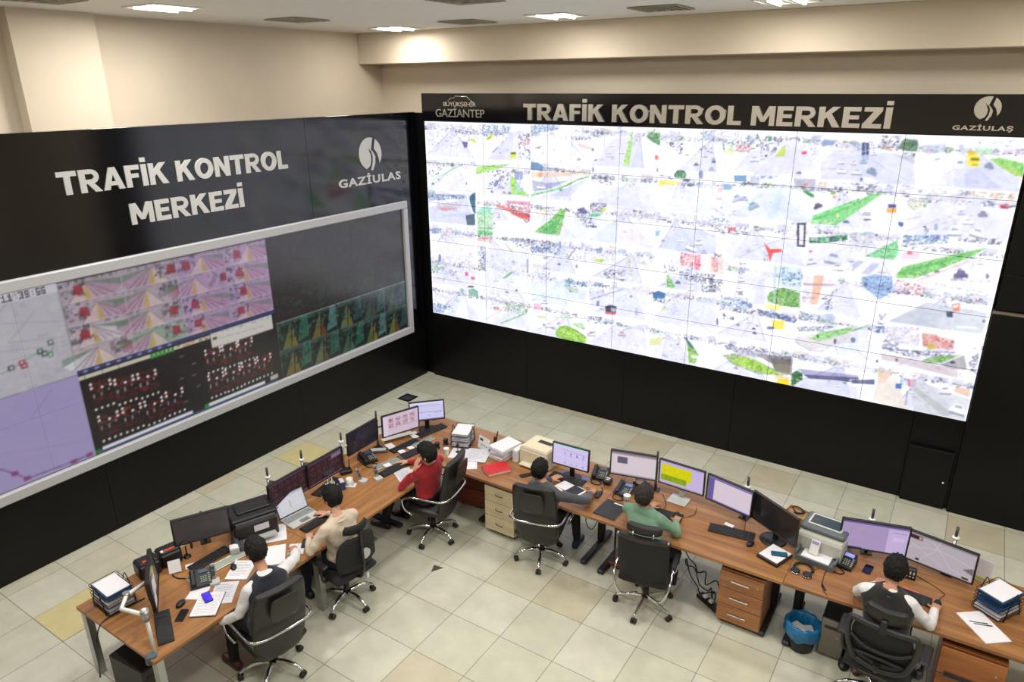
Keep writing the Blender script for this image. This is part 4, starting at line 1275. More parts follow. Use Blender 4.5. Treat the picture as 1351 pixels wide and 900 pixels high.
('404870',0.9,[7050,250,7302,322,7313,251,7056,206]),
('e8e8f8',0.7,[7012,509,7286,508,7307,367,7037,337])]
# ------------------------------------------------------------------ room
XW, YW = -9.4, 10.13          # left wall and back wall surfaces
XR, YN = 8.5, -4.5
# floor: raised access floor of 0.6 m tiles, every tile its own tint
fm = bpy.data.materials.new('floor_tiles')
fm.use_nodes = True
nt = fm.node_tree
b = nt.nodes['Principled BSDF']
geo = nt.nodes.new('ShaderNodeNewGeometry')
sep = nt.nodes.new('ShaderNodeSeparateXYZ')
nt.links.new(geo.outputs['Position'], sep.inputs[0])
def mth(op, a, b_=None, c_=None):
    n = nt.nodes.new('ShaderNodeMath'); n.operation = op
    for i, v in enumerate((a, b_, c_)):
        if v is None: continue
        if isinstance(v, (int, float)): n.inputs[i].default_value = v
        else: nt.links.new(v, n.inputs[i])
    return n.outputs[0]
cell = []; edge = []
for out_, off in ((sep.outputs[0], 4.413), (sep.outputs[1], -4.64)):
    t = mth('DIVIDE', mth('ADD', out_, off), 0.6)
    cell.append(mth('FLOOR', t))
    fr = mth('FRACT', t)
    edge.append(mth('MINIMUM', fr, mth('SUBTRACT', 1.0, fr)))
cmb = nt.nodes.new('ShaderNodeCombineXYZ')
nt.links.new(cell[0], cmb.inputs[0]); nt.links.new(cell[1], cmb.inputs[1])
wn = nt.nodes.new('ShaderNodeTexWhiteNoise'); wn.noise_dimensions = '3D'
nt.links.new(cmb.outputs[0], wn.inputs['Vector'])
rmp = nt.nodes.new('ShaderNodeValToRGB')
rmp.color_ramp.interpolation = 'CONSTANT'
for k, (pp, cc) in enumerate(((0.0, 'c2c2b0'), (0.3, 'c8c7b7'), (0.62, 'c2bfab'), (0.78, 'bdbcaa'), (0.9, 'c0b9a2'), (0.96, 'bdb59e'))):
    e = rmp.color_ramp.elements[k] if k < 2 else rmp.color_ramp.elements.new(pp)
    e.position = pp; e.color = (*lin(cc), 1)
nt.links.new(wn.outputs['Value'], rmp.inputs['Fac'])
n1 = nt.nodes.new('ShaderNodeTexNoise'); n1.inputs['Scale'].default_value = 3.0; n1.inputs['Detail'].default_value = 7; n1.inputs['Roughness'].default_value = 0.65
nt.links.new(geo.outputs['Position'], n1.inputs['Vector'])
mxn = nt.nodes.new('ShaderNodeMix'); mxn.data_type = 'RGBA'; mxn.blend_type = 'MULTIPLY'
mr = nt.nodes.new('ShaderNodeMapRange'); mr.inputs['From Min'].default_value = 0.3; mr.inputs['From Max'].default_value = 0.7; mr.inputs['To Min'].default_value = 0.86; mr.inputs['To Max'].default_value = 1.06
nt.links.new(n1.outputs['Fac'], mr.inputs['Value'])
mxn.inputs[0].default_value = 1.0
nt.links.new(rmp.outputs['Color'], mxn.inputs[6]); nt.links.new(mr.outputs['Result'], mxn.inputs[7])
em = mth('MINIMUM', edge[0], edge[1])
ln = nt.nodes.new('ShaderNodeMapRange'); ln.inputs['From Min'].default_value = 0.004; ln.inputs['From Max'].default_value = 0.009; ln.inputs['To Min'].default_value = 0.42; ln.inputs['To Max'].default_value = 1.0
nt.links.new(em, ln.inputs['Value'])
mx2 = nt.nodes.new('ShaderNodeMix'); mx2.data_type = 'RGBA'; mx2.blend_type = 'MULTIPLY'; mx2.inputs[0].default_value = 1.0
nt.links.new(mxn.outputs[2], mx2.inputs[6]); nt.links.new(ln.outputs['Result'], mx2.inputs[7])
nt.links.new(mx2.outputs[2], b.inputs['Base Color'])
b.inputs['Roughness'].default_value = 0.34
b.inputs['Specular IOR Level'].default_value = 0.45
g = G(); g.box((XW + XR) / 2, (YN + YW) / 2, -0.05, XR - XW, YW - YN, 0.1)
struct('floor', g, fm)
g = G(); g.box((XW + XR) / 2, (YN + YW) / 2, CEIL + 0.1, XR - XW + .4, YW - YN + .4, 0.2)
struct('ceiling', g, M_CEIL)
g = G(); g.box(XW - 0.1, (YN + YW) / 2, 3, 0.2, YW - YN + .4, 6.0)
struct('wall_left', g, M_WALL)
g = G(); g.box((XW + XR) / 2, YW + 0.1, 3, XR - XW, 0.2, 6.0)
struct('wall_back', g, M_WALL)
g = G(); g.box(XR + 0.1, (YN + YW) / 2, 3, 0.2, YW - YN + .4, 6.0)
struct('wall_right', g, M_WALL)
g = G(); g.box((XW + XR) / 2, YN - 0.1, 3, XR - XW, 0.2, 6.0)
struct('wall_front', g, M_WALL)
g = G(); g.box((XW + XR) / 2, (9.57 + YW) / 2, (5.5 + CEIL) / 2, XR - XW, YW - 9.57, CEIL - 5.5, 0.006)
struct('trim_beam', g, M_WALL)
g = G(); g.box((XW - 9.2) / 2, 4.55, 3, XW * -1 - 9.2, 0.95, CEIL)
struct('trim_pillar', g, M_WALL)

# odd pale yellow replacement tiles and small triangular wedges of missing tile corners
M_YEL = mat('cream_tile', 'c9bd8c', 0.36, vary=0.05, vscale=8)
M_GAP = mat('tile_gap', '4a4336', 0.9, vary=0.2)
def tile(cx, cy, label, m, s=0.59):
    g = G(); g.box(0, 0, 0.0015, s, s, 0.003, 0.001)
    o = g.build('floor_tile', m); o.location = (cx, cy, 0)
    return tag(o, label, 'floor tile')
tile(-7.113, 2.54, 'cream yellow floor tile behind the desk with the wire letter trays', M_YEL)
tile(-7.713, 6.14, 'cream yellow floor tile between the left board and the twin dark monitors', M_YEL)
for (x, y, lab) in ((-4.99, 2.56, 'dark triangular gap in a floor tile corner under the near desk edge'), (-4.4, 5.12, 'dark chipped tile corner right of the beige sweater chair')):
    g = G(); g.prism([(-0.075, -0.02), (0.075, -0.02), (0.0, 0.08)], 0, 0.003)
    o = g.build('tile_chip', M_GAP); o.location = (x, y, 0); o.rotation_euler = (0, 0, R(20 if x < -4.6 else 60))
    tag(o, lab, 'floor gap')
vt = thing('floor_vent', 'square grey floor outlet with black rim in the corner before the black boards', 'floor outlet', (-7.772, 8.508, 0), 0)
g = G(); 
for sx, sy, w_, h_ in ((0, .11, .26, .04), (0, -.11, .26, .04), (.11, 0, .04, .18), (-.11, 0, .04, .18)): g.box(sx, sy, .004, w_, h_, .008)
g.build('rim', M_PLASTIC, vt)
g = G(); g.box(0, 0, .002, .18, .18, .004)
for k in range(5): g.box(0, -.07 + k * .035, .005, .17, .012, .004)
g.build('grille', M_PLASTICG, vt)

# ---- ceiling lamps
M_TUBE = mat('lamp_tube', 'fdfdf8', 0.4, emit=11.0)
M_REF = mat('lamp_reflector', 'c9c8c2', 0.3, metal=0.5)
for i, (x, y) in enumerate(LIGHTS):
    nm = {0: 'twin tube ceiling light nearest above the left black board', 1: 'twin tube ceiling light in the far left corner', 2: 'twin tube ceiling light above the start of the beam wording', 3: 'twin tube ceiling light cut by the top edge above the screen wall'}.get(i)
    t = thing('ceiling_light', nm or ('ceiling light out of view, ' + {8.6: 'far row above the screen wall', 5.1: 'middle row', 1.6: 'near row'}[y] + ', ' + {-7.9: 'left end', -5.0: 'second from left', -2.1: 'third from left', .9: 'fourth from left', 3.9: 'right end'}[x]), 'ceiling light', (x, y, CEIL), 0, 'recessed ceiling lights')
    g = G()
    for sx, sy, w_, h_ in ((0, .29, .6, .02), (0, -.29, .6, .02), (.29, 0, .02, .56), (-.29, 0, .02, .56)): g.box(sx, sy, -.008, w_, h_, .016)
    g.build('frame', M_WHITE, t)
    g = G(); g.box(0, 0, -.003, .56, .56, .004); g.box(0, 0, -.012, .02, .56, .016); g.build('reflector', M_REF, t)
    for s_ in (-.13, .13):
        g = G(); g.cyl((s_, -.26, -.022), (s_, .26, -.022), .014, n=10); g.build('tube', M_TUBE, t)
    la = bpy.data.lights.new('tube_light', 'AREA')
    la.shape = 'RECTANGLE'; la.size = .5; la.size_y = .5; la.energy = LAMP * (.5 if y > 8 else 1.22); la.color = (1.0, 0.96, 0.89)
    lo = bpy.data.objects.new('tube_light', la); C.objects.link(lo); lo.parent = t; lo.location = (0, 0, -.05)
# ---- ceiling vents
M_VENT = mat('vent_metal', 'a59f90', 0.5)
for (x, y, nm) in ((-8.0, 7.07, 'ceiling air vent between the two left ceiling lights'), (-6.42, 8.72, 'ceiling air vent above the corner of the two boards'), (-3.5, 8.55, 'ceiling air vent above the middle of the screen wall'),
                   (-8.12, 3.95, 'ceiling air vent above the wall pillar at the left'), (-4.8, 6.5, 'ceiling air vent cut by the top edge of the view')):
    t = thing('ceiling_vent', nm, 'air vent', (x, y, CEIL), 0, 'square ceiling air vents')
    g = G()
    for k in range(4):
        s_ = .29 - k * .07; z0 = -.012 - .004 * k
        for sx, sy, w_, h_ in ((0, s_, 2 * s_ + .02, .022), (0, -s_, 2 * s_ + .02, .022), (s_, 0, .022, 2 * s_), (-s_, 0, .022, 2 * s_)): g.box(sx, sy, z0, w_, h_, .012)
    g.build('louvre', M_VENT, t)
    g = G(); g.box(0, 0, -.003, .56, .56, .004); g.build('backing', mat('vent_dark', '5d584e', .8), t)

# ------------------------------------------------------------------ the left black board with its screen wall
XB = -8.22
FL = (Vector((0, 1, 0)), Vector((0, 0, 1)), Vector((1, 0, 0)), Vector((XB, 0, 0)))     # reading direction, up, out, origin
FB = (Vector((1, 0, 0)), Vector((0, 0, 1)), Vector((0, -1, 0)), Vector((0, 9.6, 0)))
DY0, DY1, DZ0, DZ1 = 0.65, 9.12, 1.06, 3.175     # display field
g = G()
XC = XB - 0.075
for (y0, y1, z0, z1) in ((-0.2, 7.2, DZ1 + .1, 4.735), (7.2, 9.6, DZ1 + .1, 4.735), (-0.2, DY0 - .1, DZ0 - .11, DZ1 + .1), (DY1 + .12, 9.6, DZ0 - .11, DZ1 + .1)):
    g.box(XC, (y0 + y1) / 2, (z0 + z1) / 2, .15, y1 - y0 - .003, z1 - z0, .002)
struct('wall_black_left', g, M_BLACK)
g = G()
for (y0, y1) in ((-.2, 3.6), (3.6, 6.6), (6.6, 9.6)): g.box(XC, (y0 + y1) / 2, (DZ0 - .12) / 2, .15, y1 - y0 - .003, DZ0 - .12, .002)
struct('wall_black_left_base', g, M_BLACKM)
g = G()
fw = .1
for (y0, y1, z0, z1) in ((DY0 - fw, DY1 + fw + .02, DZ1 + .005, DZ1 + fw + .03), (DY0 - fw, DY1 + fw + .02, DZ0 - fw - .03, DZ0 - .005), (DY0 - fw, DY0 - .005, DZ0 - .005, DZ1 + .005), (DY1 + .015, DY1 + fw + .02, DZ0 - .005, DZ1 + .005)):
    g.box(XB + .005, (y0 + y1) / 2, (z0 + z1) / 2, .09, y1 - y0, z1 - z0, .012)
vl = thing('video_wall', 'wide left screen wall in a pale grey frame showing maps, platform cameras and diagrams', 'video wall', (XB, 4.8, 0))
o = g.build('frame', mat('pale_grey_frame', 'b6b7bc', .4), vl); o.matrix_parent_inverse = Matrix.Translation((-XB, -4.8, 0))
rng = random.Random(7)
W, H = DY1 - DY0, DZ1 - DZ0
pl = Pic(W, H, 82, '141214')
def LY(y): return y - DY0
def LZ(z): return z - DZ0
def lp(*q): return [(LY(a), LZ(b)) for a, b in q]
# maps
pl.rect(0, LZ(2.1), LY(3.53), H, 'a09da6')
pl.rect(0, 0, LY(3.53), LZ(2.1), '8c82a8')
pl.rect(0, LZ(3.08), LY(3.53), H, 'b4b0ba')
pl.speckle(lp((.7, 2.1), (3.5, 2.1), (3.5, 3.05), (.7, 3.05)), ['96939c', 'a8a5ae', 'aaa6a8'], .25, rng, .09)
for (c, ps) in (('84828c', [(0.7, 2.3), (2.2, 2.36), (3.355, 3.365)]), ('7c8a88', [(2.805, 2.365), (2.942, 2.395), (3.031, 2.434), (3.159, 2.470), (3.214, 2.478), (3.310, 2.421), (3.367, 2.536)]),
                ('8c8a94', [(2.945, 2.666), (3.260, 2.930)]), ('8c8a94', [(2.945, 2.666), (3.495, 2.577)]), ('8c8a94', [(1.0, 2.9), (3.4, 2.5)]), ('8c8a94', [(1.2, 2.2), (2.6, 3.05)]), ('8c8a94', [(2.4, 3.0), (3.5, 2.75)])):
    pl.line(lp(*ps), .018 if c == '7c8a88' else .01, c, .9)
for q, c in (((2.913, 2.396), '303438'), ((3.021, 2.420), '8c2c38'), ((3.034, 2.381), '7c2838'), ((3.216, 2.486), '2c4c3c'), ((3.254, 2.448), '404448'), ((3.310, 2.421), '3c6c4c'), ((3.339, 2.553), '505458')):
    pl.rect(LY(q[0]) - .03, LZ(q[1]) - .03, LY(q[0]) + .03, LZ(q[1]) + .03, c); pl.rect(LY(q[0]) - .014, LZ(q[1]) - .014, LY(q[0]) + .014, LZ(q[1]) + .014, 'b0aeb4')
pl.line(lp((.9, 1.6), (2.4, 1.5), (2.689, 1.233), (2.785, 1.119), (3.282, 1.099), (3.464, 1.102)), .014, '5c4468', .9)
pl.line(lp((2.968, 1.772), (3.244, 2.038)), .014, '7a7096', .6); pl.line(lp((1.0, 1.9), (3.4, 1.3)), .01, '7c7298', .6)
for q in ((2.689, 1.233), (2.785, 1.119), (3.282, 1.099), (3.464, 1.102)): pl.rect(LY(q[0]) - .035, LZ(q[1]) - .025, LY(q[0]) + .035, LZ(q[1]) + .025, '6c2c5c', .8)
FONT = {'1': '010110010010111', '3': '111001011001111', '9': '111101111001111', '5': '111100111001111', '6': '111100111101111', ':': '000010000010000'}
def digits(p, txt, x, z, h, col):
    s_ = h / 5
    for ch in txt:
        for i, q in enumerate(FONT[ch]):
            if q == '1': p.rect(x + (i % 3) * s_, z + (4 - i // 3) * s_, x + (i % 3 + 1) * s_, z + (5 - i // 3) * s_, col, .9)
        x += s_ * (3.8 if ch != ':' else 3.4)
# sixteen tram platform cameras
for r_ in range(4):
    for c_ in range(4):
        y0, y1 = 3.54 + c_ * .69, 3.54 + (c_ + 1) * .69
        z1, z0 = 3.165 - r_ * .2565, 3.165 - (r_ + 1) * .2565
        wv = rng.random(); pale = (r_, c_) in ((2, 0), (3, 0)); grn = (r_, c_) == (3, 1)
        base = 'b4a4ac' if pale else ('8c9c8c' if grn else ('a890ac' if c_ >= 2 else 'a898a4'))
        pl.rect(LY(y0), LZ(z0), LY(y1), LZ(z1), base)
        a, b_ = LY(y0), LZ(z0); w_, h_ = y1 - y0, z1 - z0
        vx = a + w_ * (.45 + .25 * (wv - .5)); vz = b_ + h_ * .84
        flip = (r_, c_) in ((0, 1), (1, 1), (1, 2), (2, 1), (3, 0), (3, 1))
        sx = -1 if flip else 1
        pl.poly([(vx, vz), (vx + sx * w_ * .6, b_ + h_ * .35), (vx + sx * w_ * .6, b_ + h_ * .7)], '64786a', .75)
        pl.poly([(vx, vz), (vx + sx * w_ * .12, b_), (vx + sx * w_ * .45, b_), (vx + sx * w_ * .6, b_ + h_ * .35)], 'a8809a' if not pale else 'c4c0c8', .7)
        for k, c__ in ((.14, 'd0bcc8'), (.2, '6c5c64'), (.27, 'c8b4c0'), (.34, '6c5c64'), (.42, 'c4b0bc'), (.5, '54544c')): pl.line([(vx, vz), (vx + sx * w_ * k, b_)], .009, c__, .75)
        pl.line([(vx, vz), (vx - sx * w_ * .3, b_)], .01, '6c6470', .7)
        pl.poly([(vx, vz), (vx - sx * w_ * .28, b_), (vx + sx * w_ * .02, b_)], 'cfb8b0', .7)
        pl.poly([(vx, vz), (vx - sx * w_ * .02, b_), (vx + sx * w_ * .1, b_)], 'b8984c', .75)
        q0, q1 = (a + w_ * .6, a + w_) if flip else (a, a + w_ * .4)
        pl.speckle([(q0, b_ + h_ * .2), (q1, b_ + h_ * .2), (q1, b_ + h_), (q0, b_ + h_ * .9)], ['2c2c38', '484858', '7c7c8c', '3c3438', 'a8a4b0'], .75, rng, .05)
        rx = q0 + (q1 - q0) * (.25 + .4 * rng.random())
        pl.poly([(rx, b_ + h_ * .35), (rx + .12, b_ + h_ * .3), (rx + .11, b_ + h_ * .72), (rx + .02, b_ + h_ * .76)], '8c2430', .85)
        pl.speckle([(a, b_ + h_ * .86), (a + w_, b_ + h_ * .86), (a + w_, b_ + h_), (a, b_ + h_)], ['5c5c68', 'a8a0b4', '8c8494'], .6, rng, .04)
        if c_ >= 2: pl.rect(a, b_, a + w_, b_ + h_, 'b070c4', .13)
        for ed in ((a, b_, a + w_, b_ + .008), (a, b_, a + .007, b_ + h_)): pl.rect(*ed, 'd4ccdc', .8)
pl.rect(LY(3.53), LZ(2.085), LY(6.3), LZ(2.14), '2c3058')
for k in range(9): pl.rect(LY(3.6 + k * .13), LZ(2.1), LY(3.65 + k * .13), LZ(2.125), 'a8b4d4', .7)
# two tramway diagram windows
pl.rect(LY(3.53), LZ(2.02), LY(5.23), LZ(2.07), 'b0ac98')
for k in range(5): pl.rect(LY(3.6 + k * .2), LZ(2.02), LY(3.605 + k * .2), LZ(2.07), '484840')
for k in range(6): pl.rect(LY(4.4 + k * .055), LZ(2.0), LY(4.44 + k * .055), LZ(2.07), '2c7c30')
pl.speckle(lp((4.75, 2.025), (5.2, 2.025), (5.2, 2.065), (4.75, 2.065)), ['a84c40', '403c38', 'c8c4b0'], .6, rng, .03)
pl.rect(LY(5.24), LZ(1.865), LY(6.24), LZ(2.08), 'b4b0aa')
pl.rect(LY(5.27), LZ(1.98), LY(5.33), LZ(2.02), '3c443c'); pl.speckle(lp((5.4, 2.03), (6.2, 2.03), (6.2, 2.075), (5.4, 2.075)), ['7c84a0', 'a0a0ac', 'c0bcb4'], .4, rng, .03)
pl.line(lp((5.35, 1.985), (6.1, 1.95)), .008, '8c8c84')
def cluster(y, z, full=1):
    a, b_ = LY(y), LZ(z)
    pl.speckle([(a - .12, b_ - .02), (a + .16, b_ - .02), (a + .16, b_ + .12), (a - .12, b_ + .12)], ['7c1c20', '8c2c2c', '401418', '181414'], .55, rng, .03)
    pl.speckle([(a - .12, b_ - .16), (a + .14, b_ - .16), (a + .14, b_ - .06), (a - .12, b_ - .06)], ['5c1418', '701c1c', '2c1010'], .7, rng, .03)
    for dx, dz in ((-.1, .11), (.12, .09), (-.1, .06), (.02, .04), (.12, .04)): pl.disc(a + dx, b_ + dz, .019, 'e0dcd8', .95)
    for dx, dz in ((-.09, -.03), (0, -.03), (.09, -.01), (-.09, -.055), (0, -.055)): pl.disc(a + dx, b_ + dz, .014, '8c9490', .9)
    for k in range(4): pl.disc(a - .1 + k * .07, b_ - .21, .017, 'e0dcd8', .95)
for (y, z) in ((3.744, 1.824), (4.018, 1.781), (4.301, 1.758), (3.750, 1.407), (4.038, 1.400), (4.319, 1.380), (4.602, 1.396), (5.232, 1.765), (5.489, 1.747), (5.736, 1.747), (5.218, 1.406), (5.481, 1.402), (5.746, 1.413), (6.007, 1.417)):
    cluster(y, z)
for (y, z) in ((4.747, 1.608), (4.754, 1.283), (4.947, 1.752), (4.956, 1.424), (4.801, 1.906), (4.920, 1.600)): pl.rect(LY(y) - .03, LZ(z), LY(y) + .03, LZ(z) + .012, '9c9c98', .8)
pl.rect(LY(3.62), LZ(1.09), LY(4.82), LZ(1.135), 'c4c4cc'); pl.rect(LY(3.55), 0, LY(6.2), LZ(1.085), '3c4c7c'); pl.rect(LY(5.0), LZ(1.09), LY(5.98), LZ(1.14), 'b8bcb8'); pl.rect(LY(3.54), LZ(1.07), LY(3.6), LZ(1.12), '1c6c2c'); pl.rect(LY(5.0), LZ(1.07), LY(5.06), LZ(1.14), '1c6c2c')
pl.rect(LY(6.08), LZ(1.1), LY(6.22), LZ(1.17), '9c9c88')
# black part with its dim brownish reflection painted in as a gradient, tunnel cameras
j0, i0 = int(LZ(1.92) * pl.k), int(LY(6.3) * pl.k)
gy = np.linspace(0, 1, pl.ny - j0)[:, None, None]; gx = np.linspace(0, 1, pl.nx - i0)[None, :, None]
pl.a[j0:, i0:] = np.array([.13, .10, .095]) * (1 - gy) + np.array([.14, .12, .125]) * gy + gx * np.array([-.02, .0, .01])
pl.speckle(lp((6.35, 1.95), (9.1, 1.95), (9.1, 2.3), (6.35, 2.3)), ['1c2420', '242c28', '2c2424', '1c3c30'], .8, rng, .07)
TC = [6.30, 6.86, 7.45, 8.0, 8.55, 9.12]
for r_ in range(2):
    for c_ in range(5):
        a, b_ = LY(TC[c_]), LZ(1.49 - .43 * r_); w_, h_ = TC[c_ + 1] - TC[c_], .43
        fade = .35 if (r_ == 0 and c_ >= 3) else 0
        pl.rect(a, b_, a + w_, b_ + h_, '101c18')
        pl.poly([(a + w_ * .1, b_), (a + w_ * .45, b_ + h_ * .9), (a + w_ * .4, b_)], ['6c7434', '7c6c2c', '64744c', '385c48', '54642c'][(c_ + r_) % 5], .9)
        pl.poly([(a + w_ * .42, b_), (a + w_ * .5, b_ + h_ * .75), (a + w_ * .62, b_)], ['a07c24', '8c4420', '94802c', '6c5024', '48785c'][(c_ + r_ * 2) % 5], .75)
        pl.poly([(a + w_ * .62, b_ + h_ * .1), (a + w_ * .8, b_ + h_), (a + w_, b_ + h_), (a + w_, b_ + h_ * .2)], ['1c6c50', '28705c', '5c8c8c', '1c5c48', '2c4c54'][(c_ * 2 + r_) % 5], .8)
        pl.poly([(a + w_ * .5, b_ + h_ * .3), (a + w_ * .62, b_ + h_ * .85), (a + w_ * .75, b_ + h_ * .4)], '141414', .9)
        pl.poly([(a, b_ + h_ * .82), (a + w_, b_ + h_ * .9), (a + w_, b_ + h_), (a, b_ + h_)], '5c7c7c', .45)
        pl.speckle([(a, b_ + h_ * .3), (a + w_, b_ + h_ * .3), (a + w_, b_ + h_), (a, b_ + h_)], ['1c5040', '102018', '3c6c5c', '5c6450'], .4, rng, .05)
        if fade: pl.rect(a, b_, a + w_, b_ + h_, '3c4450', fade)
        for ed in ((a, b_ + h_ - .009, a + w_, b_ + h_), (a, b_, a + .007, b_ + h_)): pl.rect(*ed, '94a494', .75)
iy_ = int(LZ(2.14) * pl.k); ix0, ix1 = int(LY(3.54) * pl.k), int(LY(6.3) * pl.k)
pl.a[iy_:, ix0:ix1] *= .88
pl.a[:int(LZ(1.92) * pl.k), ix1:] *= .8
pl.grain(.045, (1, 1, 1), 3, (iy_, pl.ny, ix0, ix1)); pl.grain(.035, (1, 1, 1), 4, (0, pl.ny, ix1, pl.nx)); pl.grain(.012, (1, 1, 1), 5)
pl.blur(.55)
digits(pl, '11:39:56', LY(2.98), LZ(3.085), .075, '3c3a44')
SM = screen_mat('left_display', 1.0, .24, .8)
nc, nr = 7, 3
gap = .0005
for i in range(nc):
    for j in range(nr):
        a0, a1 = i * W / nc, (i + 1) * W / nc
        b0, b1 = j * H / nr, (j + 1) * H / nr
        i0, i1 = int(round(a0 * pl.k)), int(round(a1 * pl.k))
        j0, j1 = int(round(b0 * pl.k)), int(round(b1 * pl.k))
        display('display_panel', pl.a[j0:j1 + 1, i0:i1 + 1], (0.0, DY0 + a0 + gap - 4.8, DZ0 + b0 + gap), (0, 1, 0), (0, 0, 1), a1 - a0 - 2 * gap, b1 - b0 - 2 * gap, SM, vl)
g = G(); g.box(-.05, (DY0 + DY1) / 2 - 4.8, (DZ0 + DZ1) / 2, .09, W + .02, H + .02)
g.build('back_housing', M_PLASTIC, vl)

# writing on the left board
M_LET = mat('matt_silver_letters', 'c6c6c6', .45)
t = thing('wall_sign', 'large two line pale grey wording on the left black board', 'sign', (XB, 5.3, 3.9))
inv = Matrix.Translation((-XB, -5.3, -3.9))
for nm, bd, x0, x1, z0, z1 in (('lettering', 'TRAFİK KONTROL', 3.765, 6.82, 4.075, 4.32), ('lettering', 'MERKEZİ', 4.48, 6.03, 3.65, 3.895)):
    o = block_letters(bd, nm, x0, x1, z0, z1, FL, M_LET, t); o.matrix_parent_inverse = inv

def logo(label, name, frame, cx, cz, rr, txt, tx0, tx1, tz0, tz1, m, road_right):
    rt, up, nr, org = frame
    base = org + rt * cx + up * cz
    t = thing(name, label, 'logo', base)
    inv = Matrix.Translation(-base)
    def pr(poly, nm):
        g = G(); n = len(poly)
        A = sum(poly[i][0] * poly[(i + 1) % n][1] - poly[(i + 1) % n][0] * poly[i][1] for i in range(n))
        if A < 0: poly = poly[::-1]
        vs = [tuple(rt * (x * rr) + up * (z * rr) + nr * .014) for x, z in poly] + [tuple(rt * (x * rr) + up * (z * rr) + nr * .001) for x, z in poly]
        g.add(vs, [tuple(range(n)), tuple(range(2 * n - 1, n - 1, -1))] + [((i + 1) % n, i, n + i, n + (i + 1) % n) for i in range(n)])
        return g.build(nm, m, t)
    arc = lambda a0, a1, n=14: [(math.cos(R(a0 + (a1 - a0) * k / n)), math.sin(R(a0 + (a1 - a0) * k / n))) for k in range(n + 1)]
    # disc left of the winding road, then the sliver on its right, and the lane between
    pr(arc(75, 245, 24) + [(-.1, -.75), (.02, -.45), (.03, -.1), (-.12, .22), (-.2, .42), (.02, .18)] , 'emblem_disc')
    pr(arc(-38, 62, 16) + [(.42, .62), (.35, .3), (.6, .0), (.72, -.3)], 'emblem_edge')
    pr([(.02, .3), (.22, .1), (.42, -.2), (.38, -.6), (.12, -1.05), (-.02, -1.0), (.16, -.55), (.2, -.15)], 'emblem_lane')
    o = lettering(txt, 'lettering', tx0, tx1, tz0, tz1, frame, m, t, .012, .028, 1.15); o.matrix_parent_inverse = inv
    return t
logo('pale grey round road emblem with wide wording on the left black board', 'wall_logo', FL, 8.47, 4.14, .25, 'GAZİULAS', 7.75, 9.15, 3.68, 3.85, M_LET, 1)

# ------------------------------------------------------------------ the back black board with the bright camera wall
SX0, SX1, SZ0, SZ1 = -8.015, 0.35, 1.237, 4.592
YB = 9.6
g = G()
g.box((-8.06 + 2.4) / 2, YB + .1, (4.6 + 5.03) / 2, 8.06 + 2.4, .2, .43, .003)
struct('trim_header', g, M_BLACK)
g = G()
for (x0, x1) in ((-8.06, -6.0), (-6.0, -4.2), (-4.2, -2.47), (-2.47, -.2), (-.2, .36)):
    g.box((x0 + x1) / 2, YB + .1, SZ0 / 2 - .004, x1 - x0 - .004, .2, SZ0 - .008, .002)
g.box(-8.04, YB + .1, (SZ0 + SZ1) / 2, .04, .2, SZ1 - SZ0)
struct('wall_black_base', g, M_BLACKM)
g = G(); g.box(-8.24, YB + .12, 2.36, .40, .14, 4.72)
struct('wall_black_corner', g, M_BLACKM)
g = G()
for (z0, z1) in ((2.68, 3.1), (3.1, 4.6)):
    g.box(1.39, YB + .1, (z0 + z1) / 2, 2.02, .2, z1 - z0 - .006, .002)
struct('wall_black_right', g, M_BLACKM)
g = G(); g.box(.36 + 1.0, YB - .08 + .14, 1.33, 2.0, .28, 2.66, .004)
cab = thing('tall_cabinet', 'tall matt black cabinet block at the right end of the bright screen wall', 'cabinet', (1.36, YB + .05, 0))
g = G(); g.box(0, 0, 1.325, 2.0, .25, 2.65, .004); g.build('body', M_BLACKM, cab)
g = G(); g.box(0, 0, 2.656, 2.0, .25, .012, .002); g.build('top_ledge', mat('dusty_ledge', '6e6455', .8, vary=.2), cab)
dr = thing('access_door', 'small black access door at floor level left of the tall black cabinet', 'hatch', (.07, YB - .035, 0))
g = G(); g.box(0, 0, .405, .5, .06, .79, .004); g.build('door_leaf', M_BLACKM, dr)
g = G(); g.ball((.19, -.035, .38), .012, 8); g.build('knob', M_WHITE, dr, 'small white knob')

vb = thing('video_wall', 'huge bright screen wall showing forty eight street camera views', 'video wall', (-3.83, YB, 0))
W, H = SX1 - SX0, SZ1 - SZ0
pb = Pic(W, H, 100, 'f8f8ff')
PAL = {'u': ['b8bcdc', 'd0c8dc', 'a4acd0', 'c8d0e8', 'e8e0e8', '9ca0bc', 'd8ccc8', 'f4f4ff'], 'k': ['3c3c58', '5c5c7c', '8488a4', '2c2c40', 'b8bcd0', 'f0f0f8', '4c5878'],
       'b': ['5c84b4', '3c6090', '88a8cc', '4860a0', 'b0c4e0', '2c5078'], 'r': ['d86878', 'e8a0a8', 'b84858', 'f0c0c0', 'c87080', '8c4858'],
       'g': ['4c7c54', '6c9c6c', '88b47c', '3c6848', 'a8c8a0'], 'y': ['e0c088', 'c8a878', 'e8dca0', 'd09c78', 'b08c68'], 'w': ['ffffff', 'f4f4fa', 'fafaff']}
rng = random.Random(21)
cw, chh = W / 8, H / 6
